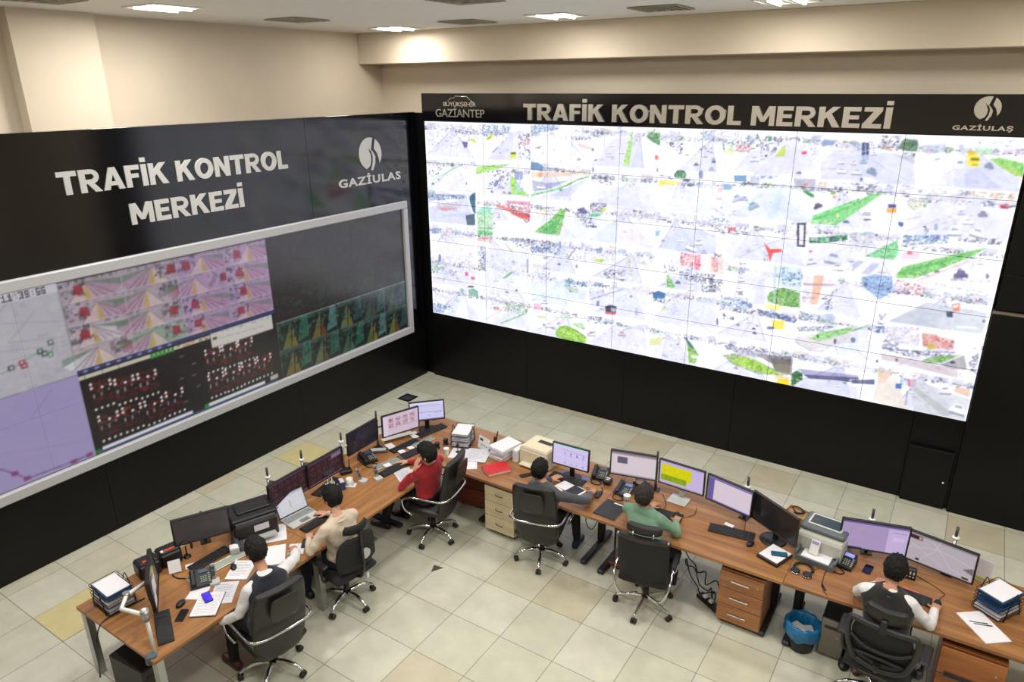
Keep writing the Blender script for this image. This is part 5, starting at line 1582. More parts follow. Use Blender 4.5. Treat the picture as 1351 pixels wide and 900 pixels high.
for i in range(8):
    for j in range(6):
        a, b_ = i * cw, j * chh
        t_ = rng.random()
        pb.rect(a, b_, a + cw, b_ + chh, (0.955 + .03 * t_, 0.955 + .03 * t_, 1.0))
        hz = b_ + chh * (.68 + .14 * rng.random())
        # skyline of pale buildings with window rows, tree clumps, masts
        xx = a
        while xx < a + cw:
            bw = .05 + .14 * rng.random(); bh = chh * (.03 + .17 * rng.random() ** 1.3)
            bc = rng.choice(['e6e2ee', 'd4d8ea', 'ece4e2', 'c8cce2', 'dcd4dc', 'e8dcd4', 'b8c0d8', 'f2f0f8'])
            pb.rect(xx, hz, min(a + cw, xx + bw), min(b_ + chh, hz + bh), bc, .75)
            if rng.random() < .6:
                zz = hz + .02
                while zz < hz + bh - .012:
                    x2 = xx + .012
                    while x2 < min(a + cw, xx + bw) - .012:
                        pb.rect(x2, zz, x2 + .011, zz + .012, rng.choice(['8c90b4', 'a4a8c4', '7c80a0', 'c0b8cc']), .6); x2 += .026
                    zz += .028
            if rng.random() < .5: pb.speckle([(xx, hz - .02), (xx + bw, hz - .02), (xx + bw, hz + .045), (xx, hz + .045)], PAL[rng.choice('ukbgku')], .55, rng, .02)
            xx += bw * (.7 + .6 * rng.random())
        pb.speckle([(a, hz - .03), (a + cw, hz - .03), (a + cw, hz + .02), (a, hz + .02)], PAL['k'], .22, rng, .018)
        vx = a + cw * (.25 + .5 * rng.random())
        l_, r_ = a + cw * (-.1 + .4 * rng.random()), a + cw * (.65 + .4 * rng.random())
        l_ = max(a, l_); r_ = min(a + cw, r_)
        tint = rng.choice(['dcdcf2', 'd4d8ee', 'e0deee', 'd0d2ea', 'e6e6f6'])
        pb.poly([(vx - .03, hz), (vx + .03, hz), (r_, b_), (l_, b_)], tint, .85)
        for k, (fr_, cc, ww) in enumerate(((0, 'a8acc8', .009), (1, 'a8acc8', .009), (.5, 'c0c4d8', .012), (.25, 'f8f8ff', .007), (.75, 'f8f8ff', .007), (-.25, 'ccd0e2', .007), (1.25, 'ccd0e2', .007))):
            xe = l_ + (r_ - l_) * fr_
            if a < xe < a + cw or fr_ in (0, 1): pb.line([(vx, hz), (xe, b_)], ww, cc, .75)
        if rng.random() < .3:
            for k in range(7):
                x2 = l_ + (r_ - l_) * (k + .3) / 7; pb.poly([(x2, b_ + .05), (x2 + .03, b_ + .05), (x2 + .035, b_ + .1), (x2 + .01, b_ + .1)], 'fcfcff', .8)
        for k in range(rng.randrange(6, 15)):
            tt = rng.random() ** .8
            s_ = .014 + .05 * (1 - tt)
            xx = vx + ((l_ + (r_ - l_) * rng.random()) - vx) * (1 - tt); zz = hz - (hz - b_) * (1 - tt) * .92
            bc = rng.choice(['f6f6fd', 'e8e8f6', '9ca4c0', '70789c', 'e8e8f4', 'c898a4', '505878', 'b4bcd4'])
            pb.poly([(xx - s_ * .62, zz - s_ * .28), (xx + s_ * .62, zz - s_ * .28), (xx + s_ * .6, zz - s_ * .02), (xx - s_ * .6, zz - s_ * .02)], '5c6080', .7)
            pb.poly([(xx - s_ * .55, zz - s_ * .12), (xx + s_ * .55, zz - s_ * .12), (xx + s_ * .5, zz + s_ * .14), (xx - s_ * .5, zz + s_ * .14)], bc, .95)
            pb.poly([(xx - s_ * .38, zz + s_ * .12), (xx + s_ * .38, zz + s_ * .12), (xx + s_ * .26, zz + s_ * .38), (xx - s_ * .26, zz + s_ * .38)], bc, .95)
            pb.poly([(xx - s_ * .3, zz + s_ * .12), (xx + s_ * .3, zz + s_ * .12), (xx + s_ * .22, zz + s_ * .28), (xx - s_ * .22, zz + s_ * .28)], '686c8c', .6)
        for k in range(rng.randrange(1, 4)):
            xx = a + cw * rng.random(); pb.line([(xx, b_ + chh * .45), (xx, b_ + chh * .95)], .007, '989cb8', .6)
for col, al, q in FEAT:
    pts = [(q[k] / 1000, q[k + 1] / 1000) for k in range(0, len(q), 2)]
    if col[0] == 'n': pb.speckle(pts, PAL[col[1]], al * .9, rng, .022)
    else:
        pb.poly(pts, col, al * .9)
        cr, cg, cb = (int(col[k:k + 2], 16) for k in (0, 2, 4))
        if cg > cr + 20 and cg > cb + 20 and al > .6:
            pb.speckle(pts, ['%02x%02x%02x' % tuple(min(255, int(v * f_)) for v in (cr, cg, cb)) for f_ in (.72, .86, 1.12, 1.25)] + ['c8d4b0'], .7, rng, .02)
for i in range(1, 8): pb.rect(i * cw - .004, 0, i * cw + .004, H, 'ffffff', .4)
pb.a = pb.a * .9 + np.array([.98, .98, 1.0]) * .1
pb.grain(.06, (1, .95, .55), 11); pb.grain(.035, (1, .9, .5), 12, None, 4.0)
pb.blur(.45)
pb.a = np.clip(pb.a * 1.0, 0, 1)
SMB = screen_mat('bright_display', 1.18, .35, .3)
gap = .0024
for i in range(7):
    for j in range(5):
        a0, a1 = i * W / 7, (i + 1) * W / 7
        b0, b1 = j * H / 5, (j + 1) * H / 5
        i0, i1 = int(round(a0 * pb.k)), int(round(a1 * pb.k)); j0, j1 = int(round(b0 * pb.k)), int(round(b1 * pb.k))
        display('display_panel', pb.a[j0:j1 + 1, i0:i1 + 1], (SX0 + a0 + gap + 3.83, 0.0, SZ0 + b0 + gap), (1, 0, 0), (0, 0, 1), a1 - a0 - 2 * gap, b1 - b0 - 2 * gap, SMB, vb)
g = G(); g.box((SX0 + SX1) / 2 + 3.83, .06, (SZ0 + SZ1) / 2, W, .1, H)
g.build('back_housing', M_PLASTIC, vb)

M_MIR = mat('mirror_letters', 'e4e0d8', .2, metal=.75, bump=.3, bscale=3)
t = thing('wall_sign', 'long line of mirror finish wording above the bright screen wall', 'sign', (-3.5, YB, 4.65))
o = block_letters('TRAFİK KONTROL MERKEZİ', 'lettering', -6.04, -1.02, 4.65, 4.885, FB, M_MIR, t, .03); o.matrix_parent_inverse = Matrix.Translation((3.5, -YB, -4.65))
logo('round mirror finish road emblem with wide wording, right on the header', 'wall_logo', FB, -.105, 4.885, .125, 'GAZİULAŞ', -.4, .165, 4.64, 4.72, M_MIR, 1)
t = thing('wall_logo', 'small mirror finish castle outline logo with two word lines, left on the header', 'logo', (-7.27, YB, 4.66))
inv = Matrix.Translation((7.27, -YB, -4.66))
o = lettering('BÜYÜKŞEHİR', 'lettering', -7.59, -6.94, 4.815, 4.92, FB, M_MIR, t, .01, .006, .9); o.matrix_parent_inverse = inv
o = lettering('GAZİANTEP', 'lettering', -7.76, -6.78, 4.665, 4.83, FB, M_MIR, t, .01, 0, .95); o.matrix_parent_inverse = inv
g = G(); g.tube([(x + 7.27, -.008, z - 4.66) for x, z in ((-7.52, 4.9), (-7.44, 4.955), (-7.36, 4.965), (-7.34, 4.99), (-7.2, 4.98), (-7.12, 4.985), (-7.05, 4.93), (-7.0, 4.9))], .005, 6)
g.build('castle_outline', M_MIR, t)
# ------------------------------------------------------------------ desks
TOP = .75
def desk(label, poly, m, legs, group=None, axis_y=False, chrome=False):
    cx = sum(p[0] for p in poly) / len(poly); cy = sum(p[1] for p in poly) / len(poly)
    t = thing('office_desk', label, 'desk', (cx, cy, 0), 0, group)
    g = G(); g.prism([(x - cx, y - cy) for x, y in poly], TOP - .03, TOP); g.build('desktop', m, t)
    for (kind, x, y, a) in legs:
        g = G().at(x - cx, y - cy, 0, a)
        if kind == 'T':      # column with a long foot towards the sitter
            g.box(0, 0, .38, .09, .06, .66, .01); g.box(0, -.12, .035, .075, .72, .05, .012); g.box(0, -.05, .7, .05, .62, .035, .004)
            g.build('leg', M_DARKLEG, t)
        elif kind == 'P':    # plain square metal post, splayed
            g.loft([[(dx * .04 + sx * .0, dy * .03, 0) for dx, dy in ((-1, -1), (1, -1), (1, 1), (-1, 1))] for sx in (0,)] + [[(dx * .04, dy * .03, .72) for dx, dy in ((-1, -1), (1, -1), (1, 1), (-1, 1))]], 0, False)
            g.build('leg', M_STEEL, t)
    return t
def beam(t, x0, y0, x1, y1, z=.66, w=.04):
    cx, cy = t.location[0], t.location[1]
    g = G(); L = math.hypot(x1 - x0, y1 - y0); g.box((x0 + x1) / 2 - cx, (y0 + y1) / 2 - cy, z, L, w, .06, .004, rz=math.degrees(math.atan2(y1 - y0, x1 - x0)))
    return g.build('cross_beam', M_DARKLEG, t)
d = desk('wooden desk nearest the camera in the left row, with grey steel end legs', [(-6.175, 2.2), (-4.955, 2.2), (-4.945, 4.02), (-6.175, 4.02)], M_OAKY, [('P', -6.12, 2.25, 0), ('P', -5.0, 2.25, 0), ('P', -6.12, 3.97, 0), ('P', -5.0, 3.97, 0)])
beam(d, -5.9, 2.25, -5.9, 3.97)
d = desk('wooden desk of the left row under the open laptop and twin dark monitors', [(-6.175, 4.025), (-4.945, 4.025), (-4.94, 5.96), (-6.175, 5.96)], M_OAKY, [('T', -5.5, 5.5, -90), ('T', -5.5, 4.3, -90)])
beam(d, -5.7, 4.3, -5.7, 5.5)
d = desk('corner desk joining the two rows, with a pale monitor and wire letter tray', [(-6.175, 5.965), (-4.66, 5.965), (-4.66, 7.03), (-5.74, 7.03), (-6.175, 6.55)], M_OAK, [('T', -5.2, 6.6, -45)])
d = desk('wooden desk of the back row under the beige printer and red book', [(-4.655, 5.965), (-2.925, 5.965), (-2.925, 7.035), (-4.655, 7.035)], M_OAK, [('T', -3.04, 6.55, 0), ('T', -4.5, 6.6, 0)])
beam(d, -4.5, 6.6, -3.04, 6.6)
d = desk('wooden desk of the back row behind the man in the green sweater', [(-2.92, 5.965), (-.9, 5.975), (-.9, 7.04), (-2.92, 7.04)], M_OAK, [('T', -2.8, 6.5, 0), ('T', -1.04, 6.5, 0)])
beam(d, -2.8, 6.55, -1.04, 6.55)
d = desk('wooden desk at the right end of the back row under the letter tray and headphones', [(-.895, 5.975), (.3, 6.02), (1.6, 6.04), (1.6, 7.12), (-.895, 7.05)], M_OAK, [('T', -.8, 6.5, 0), ('T', .5, 6.5, 0)])
beam(d, -.8, 6.55, .5, 6.55)
t = thing('cable_cover', 'long slim cream cable channel on the floor behind the near left desk', 'cable channel', (-7.12, 4.45, 0))
g = G(); g.box(0, 0, .02, .05, 2.4, .04, .008); g.build('channel', M_BEIGE, t)
g = G(); g.box(.045, 0, .012, .03, 2.4, .024, .004); g.build('side_strip', M_RED, t)

# ------------------------------------------------------------------ monitors
RG = random.Random(5)
def picture(kind, w, h):
    p = Pic(w, h, 190, '0a0a0c')
    rg = RG
    if kind == 'off': p.rect(0, 0, w, h, '0c0b0d')
    elif kind == 'grey':
        p.rect(0, 0, w, h, '3a3434'); p.speckle([(0, 0), (w, 0), (w, h), (0, h)], ['3a3434', '443c40', '3c3a34', '332e30'], .5, rg, .1)  # unlit screen: the dark grey reflection on it is painted into the picture
    elif kind == 'maroon' or kind == 'maroon2':
        p.rect(0, 0, w, h, '1c0a16'); p.rect(0, h * .93, w, h, '4c3858')
        for i in range(5):
            for j in range(3):
                x, z = w * (.06 + i * .18), h * (.12 + j * .28)
                p.speckle([(x, z), (x + w * .14, z), (x + w * .14, z + h * .2), (x, z + h * .2)], ['5c2038', '6c3048', '3c1828', '54284c', '200c18'], .8, rg, .012)
        p.rect(0, 0, w, h * .05, '6c5474')
        if kind == 'maroon2': p.rect(w * .68, h * .74, w * .97, h * .92, '74607c')
    elif kind == 'navy':
        p.rect(0, 0, w, h, '12121f'); p.poly([(w * .1, 0), (w * .35, h), (w * .42, h), (w * .22, 0)], '2a2838', .7); p.speckle([(w * .3, 0), (w * .6, 0), (w * .6, h), (w * .3, h)], ['242230', '1c1c2c'], .5, rg, .05)
    elif kind == 'pinkgrid':
        p.rect(0, 0, w, h, 'd2bccc'); p.rect(0, 0, w * .13, h, 'dccbdc')
        for i in range(4):
            for j in range(2):
                x, z = w * (.16 + i * .2), h * (.38 + j * .24)
                p.speckle([(x, z), (x + w * .13, z), (x + w * .13, z + h * .2), (x, z + h * .2)], ['8c4c64', '6c3c54', 'a47890', '5c3c50', 'c4a4b8'], .9, rg, .014)
        p.rect(w * .16, h * .33, w * .95, h * .36, 'a898b0')
    elif kind == 'lavender':
        p.rect(0, 0, w, h, 'cfcdf2'); p.line([(w * .05, h * .45), (w * .95, h * .42)], .006, '8c84b4'); p.line([(w * .05, h * .8), (w * .9, h * .8)], .004, 'a49ccc'); p.rect(0, h * .9, w, h, 'e0def8'); p.rect(0, 0, w, h * .05, '5c5888')
        p.speckle([(w * .3, h * .2), (w * .9, h * .2), (w * .9, h * .4), (w * .3, h * .4)], ['d8d4f8', 'b4b0d8'], .2, rg, .03)
    elif kind == 'figures':
        p.rect(0, 0, w, h, 'd6caf4'); p.rect(0, h * .92, w, h, 'b8dce0'); p.line([(w * .25, h * .78), (w * .95, h * .72)], .006, 'cc88c8')
        for i in range(4):
            x = w * (.32 + .17 * i); p.speckle([(x, h * .48), (x + w * .06, h * .48), (x + w * .06, h * .68), (x, h * .68)], ['504c78', '8078a8', 'd6caf4'], .7, rg, .012)
            p.speckle([(x, h * .1), (x + w * .06, h * .1), (x + w * .06, h * .18), (x, h * .18)], ['504c78', '9088b8'], .8, rg, .012)
        p.rect(0, h * .27, w, h * .29, 'dc9cd0', .6)
    elif kind == 'window':
        p.rect(0, 0, w, h, 'd9cbd2'); p.rect(0, h * .93, w, h, '6c5c68'); p.rect(0, h * .86, w, h * .93, '9c8c98'); p.rect(0, 0, w, h * .05, '9c90a4'); p.rect(w * .14, h * .5, w * .36, h * .77, '5a5870'); p.rect(w * .14, h * .77, w * .36, h * .79, 'd09c98')
    elif kind == 'yellow':
        p.rect(0, 0, w, h, 'c9b8e2'); p.rect(w * .04, h * .33, w * .72, h * .85, 'd9d400'); p.rect(w * .03, h * .14, w * .62, h * .4, '8ca80c'); p.rect(0, h * .93, w, h, 'b4a4dc'); p.rect(0, 0, w, h * .06, 'a8a0b4')
        p.speckle([(w * .04, h * .4), (w * .72, h * .4), (w * .72, h * .85), (w * .04, h * .85)], ['e0dc20', 'd0c800'], .3, rg, .02); p.speckle([(w * .05, h * .18), (w * .6, h * .18), (w * .6, h * .36), (w * .05, h * .36)], ['6c8c10', '9cb428'], .4, rg, .02)
    elif kind == 'purple':
        p.rect(0, 0, w, h, '6a5c9c'); p.rect(w * .15, h * .06, w * .99, h * .9, 'dccbd8'); p.rect(w * .0, h * .93, w, h, '8474b4'); p.rect(0, 0, w * .03, h, '5c6478'); p.speckle([(w * .2, h * .1), (w * .9, h * .1), (w * .9, h * .8), (w * .2, h * .8)], ['e0d0dc', 'd4c8dc', 'd0d0e4'], .3, rg, .05)
    elif kind == 'lilac':
        p.rect(0, 0, w, h, 'ab97c0'); p.rect(w * .7, 0, w, h * .88, 'c6b2dc'); p.rect(0, h * .92, w, h, '5c5084'); p.speckle([(w * .15, h * .4), (w * .45, h * .4), (w * .45, h * .85), (w * .15, h * .85)], ['b4a098', 'a494a8', 'ab97c0'], .35, rg, .03); p.rect(w * .78, h * .45, w * .95, h * .6, 'd4bce4'); p.rect(w * .76, h * .75, w * .97, h * .78, '9c88bc'); p.rect(w * .1, 0, w * .35, h * .03, '2c2448')
    elif kind == 'map':
        p.rect(0, 0, w, h, 'b6acb4'); p.rect(0, h * .93, w, h, '8c8490'); p.rect(w * .03, h * .78, w * .25, h * .92, '3c1c24'); p.rect(w * .2, h * .8, w * .24, h * .9, 'c0a090')
        for q in ([(.0, .4), (.5, .7), (1, .5)], [(.2, 0), (.45, .6), (.5, 1)], [(.4, .9), (.7, .2), (1, .1)], [(.1, .6), (.6, .15)]): p.line([(a * w, b_ * h) for a, b_ in q], .004, 'd4ccd4')
        p.poly([(w * .85, h * .35), (w * .99, h * .25), (w * .99, h * .5)], '5c545c', .8); p.rect(w * .86, h * .04, w * .95, h * .1, '18141c'); p.rect(w * .2, h * .06, w * .25, h * .13, '1c1c20')
    p.blur(.4)
    return p.a
SCR = screen_mat('desk_display', .92, .22, .4)
M_POLE = mat('monitor_pole', 'b8b8b6', .3, metal=1)
def monitor(label, x, y, zc, yaw, W, H, kind, stand='base', tilt=4, frame=None, base=None, pole_dx=0.0, pole_dy=.13, pole_h=None, group=None):
    t = thing('computer_monitor', label, 'monitor', (x, y, TOP), yaw, group)
    fm_ = frame or M_PLASTIC
    zz = zc - TOP
    Mx = Matrix.Translation((0, 0, zz)) @ Matrix.Rotation(R(-tilt), 4, 'X')
    def bld(g, nm, m, lab=None):
        g.v = [tuple(Mx @ Vector(v)) for v in g.v]; return g.build(nm, m, t, lab)
    g = G(); b_ = .013
    g.box(0, .016, 0, W, .024, H, .004); g.box(0, .04, -.01, W * .6, .03, H * .6, .01); bld(g, 'casing', fm_)
    g = G()
    for sx, sz, w_, h_ in ((0, H / 2 - b_ / 2, W, b_), (0, -H / 2 + b_ / 2, W, b_), (W / 2 - b_ / 2, 0, b_, H - 2 * b_), (-W / 2 + b_ / 2, 0, b_, H - 2 * b_)): g.box(sx, .0, sz, w_, .014, h_, .002)
    bld(g, 'bezel', fm_)
    o = display('screen', picture(kind, W - 2 * b_, H - 2 * b_), (-W / 2 + b_, .0, -H / 2 + b_), (1, 0, 0), (0, 0, 1), W - 2 * b_, H - 2 * b_, SCR, t)
    me = o.data; me.transform(Mx)
    bs = base or M_PLASTIC
    if stand == 'base' or stand == 'round' or stand == 'square':
        g = G(); g.box(0, .06, zz * .5 + .01, .06, .022, max(.05, zz) , .005); g.build('stand', bs, t)
        g = G()
        if stand == 'round': g.lathe([(.0, 0), (.13, 0), (.135, .006), (.12, .016), (.02, .02)], 28, c=(0, .03, 0))
        elif stand == 'square': g.box(0, -.02, .006, .22, .19, .012, .004)
        else: g.prism([(x_ , y_ + .04) for x_, y_ in rrect(.24, .18, .07)], 0, .014)
        g.build('stand_base', bs, t)
    elif stand == 'arm':
        ph = pole_h or .42
        g = G(); g.cyl((pole_dx, pole_dy, 0), (pole_dx, pole_dy, ph - .11), .017, n=14); g.build('pole', M_POLE, t)
        g = G(); g.cyl((pole_dx, pole_dy, ph - .11), (pole_dx, pole_dy, ph), .013, n=12); g.build('pole_top', M_PLASTICG, t)
        g = G(); g.lathe([(.018, 0), (.032, .004), (.032, .024), (.018, .03)], 16, c=(pole_dx, pole_dy, ph - .13)); g.build('pole_collar', M_WHITE, t)
        g = G(); g.box(pole_dx, pole_dy, .006, .1, .09, .012, .004); g.build('clamp', bs, t)
        g = G(); g.tube([(pole_dx, pole_dy, zz), (pole_dx * .5 + .03, pole_dy * .65, zz), (0, .05, zz)], .014, 8); g.build('arm', M_POLE, t)
    return t
def XY(q): return q[0], q[1]
monitor('switched off grey monitor with pale top edge beside the black inkjet printer', -5.914, 3.345, 1.032, 62.5, .537, .308, 'grey', 'arm', -3, pole_dx=.02, pole_dy=.16, pole_h=.36)
monitor('dark monitor with maroon rows behind the open laptop', -5.743, 4.302, 1.039, 91, .538, .305, 'maroon', 'arm', 1, pole_dx=-.03, pole_dy=.30, pole_h=.46)
monitor('dark monitor with maroon rows and a lilac corner box, right of the laptop', -5.731, 4.822, 1.042, 90.7, .539, .309, 'maroon2', 'arm', -2, pole_dx=-.08, pole_dy=.30, pole_h=.46)
monitor('nearly black monitor between two tall silver poles', -5.9, 5.599, 1.043, 91.7, .539, .306, 'navy', 'arm', -2, pole_dx=-.35, pole_dy=.02, pole_h=.50)
monitor('monitor showing a pinkish page of dark picture rows, by the corner', -5.784, 6.171, 1.039, 69.8, .539, .312, 'pinkgrid', 'arm', -1, pole_dx=-.32, pole_dy=.05, pole_h=.52)
monitor('small monitor with a pale lavender page standing at the desk corner', -5.706, 6.607, 1.044, 46.8, .477, .278, 'lavender', 'base', 4)
monitor('small black framed monitor with a lilac page of little figures, beside the beige printer', -3.477, 6.537, 1.046, 2.4, .479, .280, 'figures', 'base', 4)
monitor('monitor with a pinkish page and one grey box, left of the yellow one', -2.771, 6.746, 1.053, 13.5, .541, .315, 'window', 'arm', 3, pole_dx=.26, pole_dy=.05, pole_h=.5, base=M_PLASTIC)
monitor('monitor with a bright yellow and green block on a silver foot', -2.221, 6.806, 1.041, -2.3, .539, .311, 'yellow', 'square', -1, base=M_LGREY)
monitor('monitor with a purple edged pale page, right of the yellow one', -1.66, 6.711, 1.047, -12.8, .539, .310, 'purple', 'arm', 2, pole_dx=.12, pole_dy=.16, pole_h=.5)
monitor('large switched off black monitor on a round black foot', -1.159, 6.577, 1.02, -30.8, .596, .331, 'off', 'round', -2)
monitor('large thick framed monitor with a plain lilac page, right of the grey printer', -.264, 6.78, 1.014, 15.5, .61, .337, 'lilac', 'arm', -3, pole_dx=-.02, pole_dy=.12, pole_h=.5)
monitor('large monitor with a grey street map at the right end of the back row', .279, 6.826, .99, -11.2, .62, .34, 'map', 'arm', -4, pole_dx=.08, pole_dy=.14, pole_h=.52)
# the edge-on monitor on a clamped silver arm at the end of the near desk
t = monitor('monitor seen edge on, held by a jointed silver arm at the near desk end', -5.56, 2.62, 1.03, 147, .54, .32, 'grey', 'none', 4)
inv = t.rotation_euler[2]
def loc(t, x, y, z):
    c_, s_ = math.cos(-t.rotation_euler[2]), math.sin(-t.rotation_euler[2])
    dx, dy = x - t.location[0], y - t.location[1]
    return (dx * c_ - dy * s_, dx * s_ + dy * c_, z - t.location[2])
pb_ = (-5.035, 2.26)
g = G(); g.tube([loc(t, *pb_, .76), loc(t, pb_[0] - .02, pb_[1] + .0, 1.2)], .016, 12); g.build('pole', M_WHITE, t, 'silver white pole')
g = G(); g.tube([loc(t, pb_[0] - .02, pb_[1], 1.14), loc(t, -5.3, 2.2, 1.13), loc(t, -5.44, 2.32, 1.12), loc(t, -5.56, 2.58, 1.05)], .018, 8); g.build('arm', M_WHITE, t)
g = G(); q = loc(t, pb_[0] - .02, pb_[1], 1.14); g.cyl((q[0], q[1], q[2] - .05), (q[0], q[1], q[2] + .05), .034, n=14); q = loc(t, -5.44, 2.32, 1.12); g.cyl((q[0], q[1], q[2] - .03), (q[0], q[1], q[2] + .03), .028, n=14); g.build('joint', M_STEEL, t)
g = G(); q = loc(t, pb_[0], 2.225, .75); g.box(q[0], q[1], q[2] - .02, .07, .09, .1, .015); g.build('clamp', mat('blue_grey_clamp', '55646c', .5), t)
for i, (dx, dz, sx, sz, m_, nm) in enumerate(((-.05, .12, .09, .07, mat('sticky_yellow', 'd8c81e', .7), 'yellow_note'), (-.06, .0, .12, .13, M_PAPER, 'white_note'), (-.17, .06, .1, .12, M_PAPER, 'white_note'), (-.17, -.08, .13, .11, M_PAPER, 'white_note'))):
    g = G(); g.box(dx, -.0105, .28 + dz, sx, .002, sz); g.build(nm, m_, t)

# ------------------------------------------------------------------ chairs
def star_base(t, a0, rad=.3, m=None, col_m=None, flat=False, n=5):
    m = m or M_CHROME
    for k in range(n):
        a = R(a0 - math.degrees(t.rotation_euler[2]) + 360 / n * k)
        c_, s_ = math.cos(a), math.sin(a)
        g = G()
        if flat:
            g.tube(smooth_path([(c_ * .03, s_ * .03, .115), (c_ * .15, s_ * .15, .11), (c_ * rad, s_ * rad, .085)], 4), [.02] * 3 + [.018] * 3 + [.014] * 3, 6)
        else:
            g.tube(smooth_path([(c_ * .03, s_ * .03, .12), (c_ * .14, s_ * .14, .135), (c_ * (rad - .05), s_ * (rad - .05), .11), (c_ * rad, s_ * rad, .07)], 4), [.024] * 4 + [.021] * 4 + [.016] * 5, 8)
        lg = g.build('base_leg', m, t)
        g = G()
        for s__ in (-1, 1):
            px, py = c_ * rad - s_ * .017 * s__, s_ * rad + c_ * .017 * s__
            g.cyl((px - s_ * .011 * s__, py + c_ * .011 * s__, .028), (px + s_ * .011 * s__, py - c_ * .011 * s__, .028), .028, n=14)
        g.box(c_ * rad, s_ * rad, .05, .03, .03, .03, .008, rz=math.degrees(a))
        g.build('caster', M_RUBBER, lg)
    g = G(); g.cyl((0, 0, .1), (0, 0, .25), .03); g.cyl((0, 0, .22), (0, 0, .42), .02); g.box(0, 0, .415, .18, .2, .05, .012); g.build('gas_lift', col_m or M_PLASTIC, t)
def slab(g, prof, half, th, nx=9, m=0, crown=.0):
    """upholstered slab following a side profile [(y, z, halfwidth)]"""
    rings = []
    for (y, z, hw) in prof:
        ring = []
        n = 20
        for k in range(n):
            a = 2 * PI * k / n
            cx_, sx_ = math.cos(a), math.sin(a)
            ex = lambda v, p: math.copysign(abs(v) ** p, v)
            X = ex(cx_, .35) * hw; Y = ex(sx_, .6) * th
            ring.append((X, y + Y + crown * (abs(X) / hw) ** 2, z))
        rings.append(ring)
    g.loft(rings, m)
def executive_chair(label, x, y, yaw, a0, group=None):
    t = thing('office_chair', label, 'chair', (x, y, 0), yaw, group)
    star_base(t, a0, .3)
    g = G(); slab2 = [(-.24, .445), (.0, .455), (.2, .46), (.26, .44)]
    rings = []
    for (yy, zc_, hw, th) in ((-.25, .45, .2, .02), (-.24, .455, .25, .045), (0, .46, .255, .05), (.2, .465, .25, .05), (.255, .45, .22, .035), (.265, .45, .18, .01)):
        rings.append([(math.copysign(abs(math.cos(2 * PI * k / 20)) ** .4, math.cos(2 * PI * k / 20)) * hw, yy, zc_ + math.copysign(abs(math.sin(2 * PI * k / 20)) ** .7, math.sin(2 * PI * k / 20)) * th) for k in range(20)])
    g.loft(rings); g.build('seat', M_LEATHER, t)
    g = G(); slab(g, [(-.22, .36, .19), (-.235, .40, .225), (-.255, .55, .245), (-.285, .72, .255), (-.32, .9, .252), (-.35, 1.05, .245), (-.365, 1.12, .235), (-.37, 1.15, .2)], 0, .032, crown=.03)
    g.build('backrest', M_LEATHER, t)
    g = G(); slab(g, [(-.385, .84, .10), (-.40, .88, .13), (-.42, 1.0, .135), (-.43, 1.08, .125), (-.43, 1.1, .1)], 0, .008); g.build('back_pad', M_LEATHER, t)
    g = G()
    P_ = [(.27, .12, .42), (.3, .2, .5), (.305, .22, .62), (.3, .1, .675), (.3, -.15, .68), (.29, -.28, .69), (.22, -.345, .7), (.08, -.362, .7), (-.08, -.362, .7), (-.22, -.345, .7), (-.29, -.28, .69), (-.3, -.15, .68), (-.3, .1, .675), (-.305, .22, .62), (-.3, .2, .5), (-.27, .12, .42)]
    g.tube(smooth_path(P_, 4), .0135, 10); g.build('arm_tube', M_CHROME, t)
    return t
executive_chair('black leather high back chair of the man in the dark waistcoat nearest the camera', -4.75, 3.14, 78.5, 234, 'leather chairs with a bent chrome arm tube')
executive_chair('black leather high back chair of the person in the red sweater', -4.84, 5.61, 101, 209, 'leather chairs with a bent chrome arm tube')
executive_chair('black leather high back chair of the person in the grey sweater at the back row', -3.5, 5.94, 14, 221, 'leather chairs with a bent chrome arm tube')
def seat_pad(t, m, z=.455, w=.25):
    g = G(); rings = []
    for (yy, zc_, hw, th) in ((-.24, z, .18, .015), (-.22, z, w, .04), (0, z + .005, w + .005, .045), (.2, z + .01, w, .045), (.255, z, w * .85, .03), (.262, z, w * .7, .01)):
        rings.append([(math.copysign(abs(math.cos(2 * PI * k / 20)) ** .4, math.cos(2 * PI * k / 20)) * hw, yy, zc_ + math.copysign(abs(math.sin(2 * PI * k / 20)) ** .7, math.sin(2 * PI * k / 20)) * th) for k in range(20)])
    g.loft(rings); g.build('seat', m, t)
# mesh chair of the beige sweater
t = thing('office_chair', 'black mesh chair with a loose curved headrest and white round badge on its back', 'chair', (-4.87, 4.2, 0), 82)
star_base(t, 212, .29)
seat_pad(t, M_MESH)
g = G(); slab(g, [(-.22, .5, .14), (-.25, .54, .2), (-.285, .62, .235), (-.275, .75, .24), (-.29, .85, .225), (-.31, .92, .19), (-.32, .95, .12)], 0, .014, crown=.05); g.build('backrest', M_MESH, t)
g = G(); g.tube(smooth_path([(0, -.08, .42), (0, -.27, .45), (0, -.345, .6), (0, -.34, .85), (0, -.34, 1.02)], 4), .018, 8); g.build('back_spine', M_PLASTIC, t)
g = G(); slab(g, [(-.30, .98, .1), (-.31, 1.0, .14), (-.32, 1.05, .15), (-.32, 1.09, .12)], 0, .012, crown=.06); g.build('headrest', M_MESH, t)
g = G(); g.cyl((.06, -.30, .72), (.06, -.325, .72), .055, n=20); g.build('badge', M_LGREY, t, 'pale grey round badge')
for s_ in (-1, 1):
    g = G(); g.tube(smooth_path([(s_ * .2, -.05, .43), (s_ * .3, -.06, .45), (s_ * .31, -.06, .64)], 4), .014, 8); g.box(s_ * .31, -.02, .66, .07, .26, .03, .012); g.build('armrest', M_PLASTIC, t)
g = G(); g.box(.1, -.26, .40, .03, .02, .06, .005); g.build('adjust_tab', M_WHITE, t, 'small white tab')
